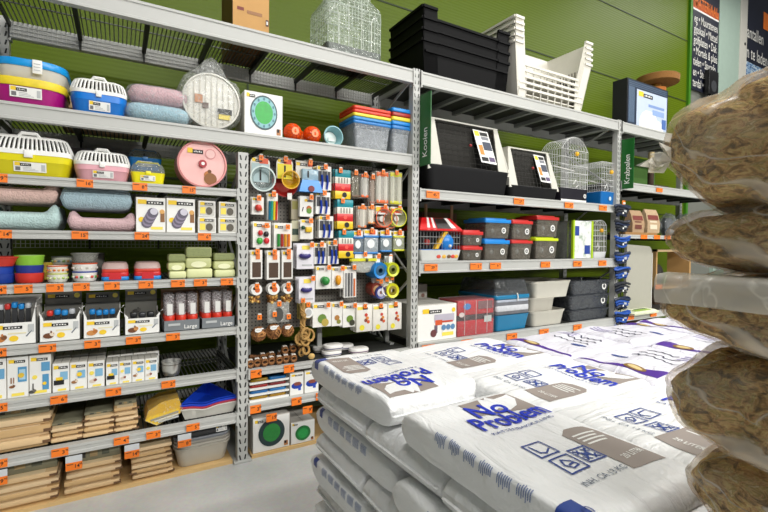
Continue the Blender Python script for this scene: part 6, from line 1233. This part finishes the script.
BAGW = bag_mat('EDEEEE', 'white_film_bag'); TAUPE = M('968B84', .45, .05, 20); PBLUE = M('1A33B8', .4, .05); PBLUE2 = M('26428F', .4); SIDEP = M('7C8CB4', .5, .2, 60); PURP = M('4A1E8C', .4, .08); GOLD = M('7A5A22', .5, .2, 50)
class Bag:
    P = 10.0
    def __init__(s, w, l, t, seed, wr=.006): s.w, s.l, s.t, s.k, s.wr = w, l, t, seed, wr
    def e(s, v): return max(.34, (1-min(1, abs(v))**13)**.42)
    def ws(s, v): return 1-.05*abs(v)**5
    def nz(s, x, y): return s.wr*(noise.noise(Vector((x*9, y*6, s.k)))+.35*noise.noise(Vector((x*18, y*11, s.k+5))))*1.0+.009*noise.noise(Vector((x*4, y*3.2, s.k+9)))
    def top(s, x, y):
        v = max(-1, min(1, y/(s.l/2))); u = min(1, abs(x)/(s.w/2*s.ws(v))); e = s.e(v); c = (1-u**s.P)**(1/s.P)
        return s.t/2+s.t/2*e*c+s.nz(x, y)*e*min(1, c*1.2)
    def pt(s, a, v):
        e = s.e(v); ca, sa = math.cos(a), math.sin(a); x = s.w/2*s.ws(v)*math.copysign(abs(ca)**(2/s.P), ca); z = math.copysign(abs(sa)**(2/s.P), sa); y = v*s.l/2
        if sa >= 0: zz = s.t/2+s.t/2*e*z+s.nz(x, y)*e*min(1, abs(z)*1.2)
        else: zz = s.t/2+s.t/2*e*z*.96
        x += .004*noise.noise(Vector((y*14, zz*20, s.k+3)))*(1 if abs(z) < .95 else 0)
        return (x, y, zz)
    def mesh(s, na=48, nv=40, mat=None):
        m = MB(); va = [-1+2*j/nv for j in range(nv+1)]; va = [math.copysign(abs(v)**.8, v) for v in va]
        xs = [-.86+1.72*i/(na//2) for i in range(na//2+1)]; ed = [.92, .96, .985, .996]
        th = lambda x: math.acos(math.copysign(abs(x)**(s.P/2), x))
        right = [th(x) for x in reversed(ed)]; mid = [th(x) for x in reversed(xs)]; left = [th(-x) for x in ed]; top = right+mid+left
        ang = [.0008]+top+[PI-.0008]+[2*PI-a for a in reversed(left)]+[2*PI-th(x) for x in xs[::3]]+[2*PI-a for a in reversed(right)]
        m.loft([[s.pt(a, v) for a in ang] for v in va], mat or BAGW)
        for sg in (-1, 1): m.box(-s.w*.46, s.w*.46, min(sg*s.l/2, sg*(s.l/2+.018)), max(sg*s.l/2, sg*(s.l/2+.008)), s.t/2-.001, s.t/2+.001, mat or BAGW)
        return m
    def on(s, k=.0022): return lambda p: (p[0], p[1], s.top(p[0], p[1])+k)
    def patch(s, m, pts, mat, k=.0012, n=8):
        """a four-cornered print lying on the bag"""
        a, b, c, d = [Vector((p[0], p[1], 0)) for p in pts]; vs = []; f = []
        for j in range(n+1):
            for i in range(n+1):
                u, v = i/n, j/n; p = (a*(1-u)+b*u)*(1-v)+(d*(1-u)+c*u)*v; vs.append((p.x, p.y, s.top(p.x, p.y)+k))
        for j in range(n):
            for i in range(n): q = j*(n+1)+i; f.append((q, q+1, q+n+2, q+n+1))
        m.add(vs, f, mat)
    def line(s, m, pts, r, mat, k=.0016, closed=False):
        pts = [Vector((p[0], p[1], 0)) for p in pts]
        if closed: pts.append(pts[0])
        for a, b in zip(pts, pts[1:]):
            d = (b-a).normalized(); n = Vector((-d.y, d.x, 0))*r; a2, b2 = a-d*r*.5, b+d*r*.5; s.patch(m, [a2-n, b2-n, b2+n, a2+n], mat, k, 3)
    def poly(s, m, pts, mat, k):
        c = (sum(p[0] for p in pts)/len(pts), sum(p[1] for p in pts)/len(pts)); vs = [(c[0], c[1], s.top(*c)+k)]; n = len(pts)
        for t in (.5, 1): vs += [(c[0]+(p[0]-c[0])*t, c[1]+(p[1]-c[1])*t, s.top(c[0]+(p[0]-c[0])*t, c[1]+(p[1]-c[1])*t)+k) for p in pts]
        m.add(vs, [(0, 1+i, 1+(i+1) % n) for i in range(n)]+[(1+i, 1+n+i, 1+n+(i+1) % n, 1+(i+1) % n) for i in range(n)], mat)
def litter_prints(r, B, side=-1):
    m = MB(); Pb = [(-.085, .094), (.168, .094)]
    B.patch(m, [(.06, -.205), (.165, -.215), (.165, -.045), (.062, -.03)], TAUPE); B.patch(m, [(.062, -.03), (.165, -.045), (.15, -.022), (.09, -.012)], TAUPE)
    for i in range(4): B.patch(m, [(.075, -.052-.014*i), (.15-.012*(i % 2), -.056-.014*i), (.15-.012*(i % 2), -.050-.014*i), (.075, -.046-.014*i)], WHITE, .002, 3)
    m.text('20 LITER', .024, WHITE, (.085, -.175, 0), (1, 0, 0), (0, 1, 0), fat=.01, fn=B.on(.0022), sx=.75); obj('volume_panel', m, r)
    m = MB(); B.patch(m, [(-.02, .165), (.165, .125), (.165, .255), (-.03, .245)], TAUPE)
    cat = [(-.0, .19), (.03, .21), (.05, .255), (.06, .235), (.075, .25), (.09, .225), (.13, .23), (.155, .24), (.15, .2), (.12, .165), (.08, .15), (.06, .175), (.03, .165)]
    B.poly(m, cat, BAGW, .0022); obj('cat_panel', m, r)
    m = MB(); m.text('No', .098, PBLUE, (-.04, .150, 0), (1, 0, 0), (0, 1, 0), fat=.022, fn=B.on(.0030), sx=.95); m.text('Problem', .098, PBLUE, (-.085, .082, 0), (1, 0, 0), (0, 1, 0), fat=.022, fn=B.on(.0032), sx=.76)
    m.text('KATTENBAKVULLING', .018, PBLUE2, (-.08, .052, 0), (1, 0, 0), (0, 1, 0), fat=.0, fn=B.on(.002), sx=1.25); obj('lettering', m, r)
    m = MB()
    for cx, cy, k in ((-.047, -.057, 0), (-.043, -.128, 1), (.03, -.117, 2)):
        q = .028; B.line(m, [(cx-q, cy-q), (cx+q, cy-q), (cx+q, cy+q), (cx-q, cy+q)], .0022, PBLUE2, .002, True)
        if k == 0: B.line(m, [(cx-.015, cy+.02), (cx-.012, cy-.012), (cx+.0, cy-.018), (cx+.02, cy-.006)], .0022, PBLUE2)
        if k == 1: B.line(m, [(cx-.014, cy+.0), (cx-.004, cy-.016), (cx+.016, cy-.012), (cx+.01, cy+.006), (cx-.006, cy+.018), (cx-.014, cy)], .002, PBLUE2); B.line(m, [(cx-.004, cy-.004), (cx+.01, cy-.002)], .0025, PBLUE2)
        if k == 2:
            for dx, dy in ((1, 1), (1, -1), (-1, 1), (-1, -1)): B.line(m, [(cx, cy), (cx+dx*.02, cy+dy*.02)], .0025, PBLUE2); B.line(m, [(cx+dx*.020, cy+dy*.006), (cx+dx*.006, cy+dy*.020)], .002, PBLUE2)
            B.line(m, [(cx-.008, cy), (cx+.008, cy)], .006, PBLUE2)
    m.text('INH. CA 13 KG', .022, M('6A7486'), (-.085, -.198, 0), (1, 0, 0), (0, 1, 0), fn=B.on(.002), sx=.95); obj('symbols', m, r)
    if not side: return
    m = MB(); rnd = random.Random(3)
    for grp in range(6):
        v0 = -.52+.17*grp
        for k in range(7):
            v = v0+.018*k; a0 = PI-.75+.2*rnd.random(); a1 = PI-.002-.04*rnd.random()
            if side > 0: a0, a1 = PI-a0, PI-a1
            vs = []
            for j in range(5):
                a = a0+(a1-a0)*j/4
                for dv in (0, .008):
                    p = B.pt(a, v+dv); vs.append((p[0]+side*.0015, p[1], p[2]+.0012))
            m.add(vs, [(2*j, 2*j+1, 2*j+3, 2*j+2) for j in range(4)], SIDEP)
    obj('side_lettering', m, r); m = MB()
    for k in range(1):
        vs = []
        for j in range(6):
            a = (PI-1.3)+(1.298)*j/5
            a = a if side < 0 else PI-a
            for v in (-.84, -.70): p = B.pt(a, v); vs.append((p[0]+side*.0015, p[1], p[2]+.0015))
        m.add(vs, [(2*j, 2*j+1, 2*j+3, 2*j+2) for j in range(5)], PBLUE2)
    obj('corner_mark', m, r); m = MB(); m.text('CXX', .03, PBLUE2, (-B.w*.42, -.235, 0), (0, -1, 0), (1, 0, 0), fat=.01, fn=B.on(.003)); obj('corner_lettering', m, r)
BT_, ZT, TH = 10, .968, .0915
ZBASE = ZT-TH*9
def place(B, label, cx, cy, z, rz, prints=True, side=-1, group=None, res=(48, 40)):
    r = T('litter_bag', label, 'litter bag', (cx, cy, z), group, rz); obj('bag', B.mesh(*res), r, smooth=80)
    if prints: litter_prints(r, B, side)
    return r
zt = ZT-.094
place(Bag(.385, .60, .094, 1.3), 'white litter bag showing its whole blue lettering, at the near corner of the pile', .848, .718, zt, 0.0)
place(Bag(.385, .575, .094, 7.1), 'white litter bag with upside-down lettering on the far corner of the pile top',   .845, 1.375, zt+.001, PI+.03, side=1)
place(Bag(.385, .585, .094, 12.4), 'white litter bag lettered sideways, nearest the shelves', 1.295, 1.425, zt, -PI/2+.03, side=0)
place(Bag(.385, .585, .094, 17.9), 'white litter bag lettered sideways, in the middle of the pile top', 1.295, 1.025, zt, -PI/2, side=0)
place(Bag(.385, .585, .094, 23.3), 'white litter bag lettered sideways, partly behind the hay bags', 1.30, .628, zt, -PI/2-.02, side=0)
# the layers underneath
rnd = random.Random(5); ordn = ('second', 'third', 'fourth', 'fifth', 'sixth', 'seventh', 'eighth', 'ninth')
protoA = protoB = None; plain = None
for k in range(8):
    z = zt-TH*(k+1); alt = k % 2 == 0
    if alt:   # short ends to the side
        spots = [(.945, .64, PI/2), (.945, 1.03, PI/2), (.945, 1.42, PI/2), (1.43, .73, 0), (1.43, 1.34, 0)]
    else: spots = [(.845, .73, 0.), (.845, 1.345, PI), (1.30, 1.425, -PI/2), (1.30, 1.025, -PI/2), (1.30, .63, -PI/2)]
    for i, (x, y, a) in enumerate(spots):
        vis = i < (3 if alt else 2); x += rnd.uniform(-.018, .012) if vis else 0
        if vis:
            lab = ('grey-shaded litter bag end in the %s layer, %s' % (ordn[k], ('nearest the camera side', 'in the middle', 'nearest the shelves')[i])) if alt else ('litter bag with small side print in the %s layer, %s' % (ordn[k], ('nearest the camera side', 'nearest the shelves')[i]))
            if (alt and k < 4) or (not alt and k < 4):
                r = place(Bag(.385, .58 if alt else .60, .0925, 31+k*7+i*3), lab, x, y, z, a+rnd.uniform(-.025, .025), False, res=(36, 26))
                if not alt:
                    B = Bag(.385, .60, .0925, 31+k*7+i*3); m = MB(); sd = -1 if i == 0 else 1
                    for g in range(6):
                        for q in range(7):
                            v = -.55+.17*g+.018*q; vs = []
                            for j in range(5):
                                an = PI-.5+.498*j/4; an = an if sd < 0 else PI-an
                                for dv in (0, .008): p = B.pt(an, v+dv); vs.append((p[0]+sd*.0018, p[1], p[2]+.0012))
                            m.add(vs, [(2*j, 2*j+1, 2*j+3, 2*j+2) for j in range(4)], SIDEP)
                    obj('side_lettering', m, r); m = MB(); vs = []
                    for j in range(6):
                        an = (PI-.8)+(.798)*j/5; an = an if sd < 0 else PI-an
                        for v in ((-.84, -.7) if sd < 0 else (-.84, -.74)): p = B.pt(an, v); vs.append((p[0]+sd*.0018, p[1], p[2]+.0015))
                    m.add(vs, [(2*j, 2*j+1, 2*j+3, 2*j+2) for j in range(5)], PBLUE2); obj('corner_mark', m, r)
                continue
        lab2 = lab if vis else 'plain side of a litter bag inside the pallet pile'
        if plain is None:
            plain = place(Bag(.385, .58, .0925, 77), lab2, x, y, z, a, False, res=(28, 18)); o = plain
        else: o = dup(plain, (x, y, z), lab2, a)
        if not vis: o['group'] = 'bags inside the pallet pile'
        elif 'group' in o: del o['group']
def pallet(cx, cy, w, d, h, label):
    r = T('pallet', label, 'pallet', (cx, cy, 0)); m = MB(); WD = M('C9A36A', .75, .12, 8)
    n = 7
    for i in range(n): x = -w/2+.05+(w-.1)*i/(n-1); m.box(x-.05, x+.05, -d/2, d/2, h-.022, h, WD)
    obj('deck_boards', m, r); m = MB()
    for y in (-d/2+.05, 0, d/2-.05):
        for x in (-w/2+.07, 0, w/2-.07): m.box(x-.06, x+.06, y-.05, y+.05, .02, h-.022, WD)
        m.box(-w/2, w/2, y-.05, y+.05, 0, .02, WD)
    obj('blocks', m, r)
zlow = zt-TH*8
pallet(1.11, 1.04, 1.0, 1.32, zlow-.002, 'wooden pallet under the white litter bags')
# ---- the purple printed bags behind
def purple_prints(r, B, flip, v):
    m = MB(); s = 1 if not flip else -1; f = lambda x, y: (x*s, y)
    pts = lambda L: [f(*p) for p in (L if s > 0 else list(reversed(L)))]
    B.patch(m, pts([(-.05, .225), (.04, .19), (.17, .15), (.17, .235)]), PURP); B.patch(m, pts([(-.18, .24), (-.17, .225), (.0, .20), (.0, .225)]), PURP, .001)
    B.poly(m, pts([(.06+.045*math.cos(t), .20+.026*math.sin(t)) for t in [2*PI*i/14 for i in range(14)]]), GOLD, .0026); B.poly(m, pts([(.06+.03*math.cos(t), .20+.014*math.sin(t)) for t in [2*PI*i/12 for i in range(12)]]), M('C9B27A'), .0032)
    obj('purple_band', m, r); m = MB(); rn = random.Random(v)
    B.poly(m, pts([(-.1+.04*math.cos(t), .06+.016*math.sin(t)) for t in [2*PI*i/12 for i in range(12)]]), PBLUE2, .002)
    obj('oval_print', m, r); m = MB()
    for q in range(3):
        P = [(-.1+.018*i, -.03-.06*q+.016*((-1)**i)*rn.random()) for i in range(12-q*2)]; B.line(m, pts(P), .0035, M('2A2C44'), .002)
    obj('scribble_lettering', m, r); m = MB()
    for q in range(3): B.patch(m, pts([(.04, -.12-.03*q), (.14, -.12-.03*q), (.14, -.112-.03*q), (.04, -.112-.03*q)]), M('7A6AA8'), .002, 3)
    obj('line_lettering', m, r)
GB = bag_mat('DCDBE4', 'white_film_bag_purple'); n = 0
for i, (x, y, a, fl, what) in enumerate(((1.93, 1.44, PI/2, 0, 'touching the white bags, nearest the shelves'), (1.93, 1.03, PI/2, 1, 'touching the middle white bag'), (1.93, .62, PI/2, 0, 'touching the white bag behind the hay'),
        (2.50, 1.44, -PI/2, 1, 'in the second row, nearest the shelves'), (2.50, 1.03, PI/2, 0, 'in the second row, middle'), (2.50, .62, -PI/2, 0, 'in the second row behind the hay'), (3.08, 1.44, PI/2, 0, 'in the last row, nearest the shelves'), (3.08, 1.03, -PI/2, 1, 'in the last row, middle'))):
    B = Bag(.385, .565, .10, 50+i*3.7, .012); r = T('litter_bag', 'white bag with purple band and gold oval, '+what, 'litter bag', (x, y, ZT-.128+.004*(i % 3)), None, a+.06*((-1)**i)); obj('bag', B.mesh(36, 26, GB), r, smooth=80); purple_prints(r, B, fl, i)
pl = None
for k in range(8):
    for x in (1.95, 2.53, 3.11):
        for y in (.64, 1.03, 1.42):
            z = ZT-.128-.002-TH*(k+1)
            if pl is None: pl = T('litter_bag', 'plain side of a purple printed bag inside its pile', 'litter bag', (x, y, z), 'bags inside the purple pile', PI/2); obj('bag', Bag(.385, .565, .0925, 90).mesh(28, 16, GB), pl, smooth=80)
            else: dup(pl, (x, y, z), None, PI/2)
pallet(2.53, 1.03, 1.75, 1.2, ZT-.130-TH*8-.002, 'wooden pallet under the purple printed bags')
# clear flap of wrap between the piles
x, y = G(590, 338, ZT)[:2]

# ------------------------------------------------------------------ hay bags in front
def hay_mat():
    m, t, b = nt('pressed_hay'); N = t.nodes.new; L = t.links.new; tc = N('ShaderNodeTexCoord')
    def nzn(scale, stretch, det=5, dist=1.0):
        mp = N('ShaderNodeMapping'); mp.inputs['Scale'].default_value = stretch; L(tc.outputs['Object'], mp.inputs['Vector'])
        n = N('ShaderNodeTexNoise'); n.inputs['Scale'].default_value = scale; n.inputs['Detail'].default_value = det; n.inputs['Distortion'].default_value = dist; n.inputs['Roughness'].default_value = .65; L(mp.outputs['Vector'], n.inputs['Vector']); return n
    a = nzn(58, (1, .7, 1.2), 3, .8); c = nzn(12, (1, 1, 1.3), 3, .5); d = nzn(120, (1, .3, 1.5), 2, .3)
    r1 = N('ShaderNodeValToRGB'); e = r1.color_ramp.elements; e[0].position = .34; e[0].color = hexc('30240F'); e[1].position = .68; e[1].color = hexc('F4E4BC')
    for p, h in ((.42, '8A6C3E'), (.48, 'C49A5C'), (.53, 'E6C88C'), (.59, 'A8964A')): q = e.new(p); q.color = hexc(h)
    L(a.outputs['Fac'], r1.inputs['Fac'])
    r2 = N('ShaderNodeValToRGB'); e = r2.color_ramp.elements; e[0].position = .36; e[0].color = hexc('A89458'); e[1].position = .66; e[1].color = hexc('E6C090'); q = e.new(.5); q.color = hexc('C8A064')
    L(c.outputs['Fac'], r2.inputs['Fac']); mx = N('ShaderNodeMix'); mx.data_type = 'RGBA'; mx.inputs['Factor'].default_value = .22; L(r1.outputs['Color'], mx.inputs['A']); L(r2.outputs['Color'], mx.inputs['B'])
    m2 = N('ShaderNodeMix'); m2.data_type = 'RGBA'; m2.blend_type = 'OVERLAY'; m2.inputs['Factor'].default_value = .8; L(mx.outputs['Result'], m2.inputs['A']); L(d.outputs['Fac'], m2.inputs['B'])
    L(m2.outputs['Result'], b.inputs['Base Color']); b.inputs['Roughness'].default_value = .85
    bp = N('ShaderNodeBump'); bp.inputs['Strength'].default_value = .9; bp.inputs['Distance'].default_value = .008; L(a.outputs['Fac'], bp.inputs['Height']); L(bp.outputs['Normal'], b.inputs['Normal']); return m
HAY = hay_mat(); CLB = film('F4EADA', .07, .2, .8, 4.5, .42); MILK = film('F2EEE2', .58, .3, .5, 10)
def sblob(m, w, l, h, mat, seed, amp, pw=4., na=56, nv=44, grow=0., fr=3.2, taper=0.):
    rings = []
    for j in range(nv+1):
        v = -1+2*j/nv; v = math.copysign(abs(v)**.8, v); e = max(.05, (1-abs(v)**4.5))**.4; ring = []
        for i in range(na):
            a = 2*PI*i/na; ca, sa = math.cos(a), math.sin(a); x = math.copysign(abs(ca)**(2/pw), ca)*(w/2+grow)*(.72+.28*e); z = math.copysign(abs(sa)**(2/pw), sa)*(h/2+grow)*e*(1-taper*max(0, v))
            p = Vector((x, v*(l/2+grow), z)); q = Vector((p.x/w*fr*1.6, p.y/l*fr*2.2, p.z/h*fr)); n = noise.noise(q+Vector((seed, 0, 0)))+.5*noise.noise(q*2.3+Vector((0, seed, 0)))
            d = Vector((ca, 0, sa)); ring.append(p+d*(amp*n)+Vector((0, 0, h/2)))
        rings.append(ring)
    m.loft(rings, mat); return m
def hay(label, xf, z, w, l, h, seed, amp=.014, yfar=.40, knot=False, flap=False, loose=0., pw=4.):
    r = T('hay_bag', label, 'hay bag', (xf+w/2, yfar-l/2, z)); obj('hay', sblob(MB(), w-.008, l-.008, h-.008, HAY, seed, amp, pw), r, smooth=80)
    m = MB(); sblob(m, w, l, h, CLB, seed, amp, pw, grow=.003)
    obj('clear_bag', m, r, smooth=80)
    if knot:
        q = MB(); rn = random.Random(int(seed*10)); c = Vector((-w/2+.015, l/2-.02, h*.42))
        for k in range(6):
            d = Vector((-.35+rn.uniform(-.4, .5), .5+rn.uniform(-.3, .3), rn.uniform(-.7, .9))).normalized()*rn.uniform(.03, .05); u = d.orthogonal().normalized()*.014
            q.add([c, c+d*.6+u, c+d, c+d*.6-u, c+d*.5+u.cross(d).normalized()*.01], [(0, 1, 4), (1, 2, 4), (2, 3, 4), (3, 0, 4)], MILK)
        obj('gathered_end', q, r)
    if flap:
        q = MB(); n = 24; vs = []
        for i in range(n+1):
            y = l/2-.012-(l-.04)*i/n; o = .006*noise.noise(Vector((y*16, seed, 0)))
            for (dx, dz) in ((.03, .006), (-.003, .003), (-.008, -.006), (-.008, -.02), (-.007, -.034), (-.004, -.042)): vs.append((-w/2+dx+o*(.4 if dz > -.01 else 1)-.002, y, h+dz-.012))
        q.add(vs, [(6*i+j, 6*i+j+1, 6*i+j+7, 6*i+j+6) for i in range(n) for j in range(5)], MILK); obj('folded_flap', q, r, smooth=80)
    return r
hay('big bulging clear hay bag on top of the hay stack', .752, 1.470, .42, .64, .225, 3.1, .022, .405, True, False, 0, 4)
hay('thin clear hay bag squeezed under the top one', .760, 1.386, .41, .60, .110, 8.2, .010, .404, False, False, 0, 5)
hay('hay bag with folded milky film edge, third in the hay stack', .752, 1.268, .42, .62, .122, 13.7, .012, .405, False, True, 0, 5)
hay('clear hay bag with creased brown end, fourth in the hay stack', .757, 1.100, .42, .62, .172, 19.4, .02, .402)
hay('clear hay bag fifth in the stack, at the bottom photo edge', .83, .936, .42, .60, .166, 25.8, .018, .395)
for k, n in enumerate(('sixth', 'seventh', 'eighth', 'ninth')): hay('clear hay bag %s in the hay stack' % n, .82, .736-.199*k, .42, .60, .197, 31+k*4.1, .016, .395)
pallet(1.04, .09, .5, .62, .138, 'wooden pallet under the hay stack')

# ------------------------------------------------------------------ lamps of the store, camera
def lamp(x, y, z, sx, sy, e, col=(1, .98, .94), rx=0.):
    l = bpy.data.lights.new('ceiling_lamp', 'AREA'); l.shape = 'RECTANGLE'; l.size = sx; l.size_y = sy; l.energy = e; l.color = col
    o = bpy.data.objects.new('ceiling_lamp', l); C.objects.link(o); o.location = (x, y, z); o.rotation_euler = (rx, 0, 0); return o
for x in (1.1, 4.3, 7.6): lamp(x, 1.3, 5.6, 3.4, .35, 66); lamp(x, -2.2, 5.2, 3.4, .35, 108); lamp(x, -5.5, 5.0, 3.4, .5, 240, rx=.5)
lamp(9, 2.6, 6.2, 3, .35, 60)
w = bpy.data.worlds.new('store_air'); bpy.context.scene.world = w; w.use_nodes = True
w.node_tree.nodes['Background'].inputs[0].default_value = (.95, .98, 1, 1); w.node_tree.nodes['Background'].inputs[1].default_value = .10
cam = bpy.data.cameras.new('camera'); co = bpy.data.objects.new('camera', cam); C.objects.link(co)
co.matrix_world = Matrix(((RT.x, UP.x, -FW.x, 0), (RT.y, UP.y, -FW.y, 0), (RT.z, UP.z, -FW.z, H), (0, 0, 0, 1)))
cam.sensor_width = 36; cam.lens = F*36/768; cam.shift_y = -(256-CY)/768; cam.clip_start = .02
cam.dof.use_dof = True; cam.dof.focus_distance = 2.6; cam.dof.aperture_fstop = 13
sc = bpy.context.scene; sc.camera = co
sc.view_settings.view_transform = 'Standard'; sc.view_settings.look = 'None'; sc.view_settings.gamma = 1; sc.view_settings.exposure = 0.17; sc.view_settings.use_curve_mapping = False
sc.cycles.max_bounces = 8; sc.cycles.transparent_max_bounces = 16; sc.cycles.use_denoising = True
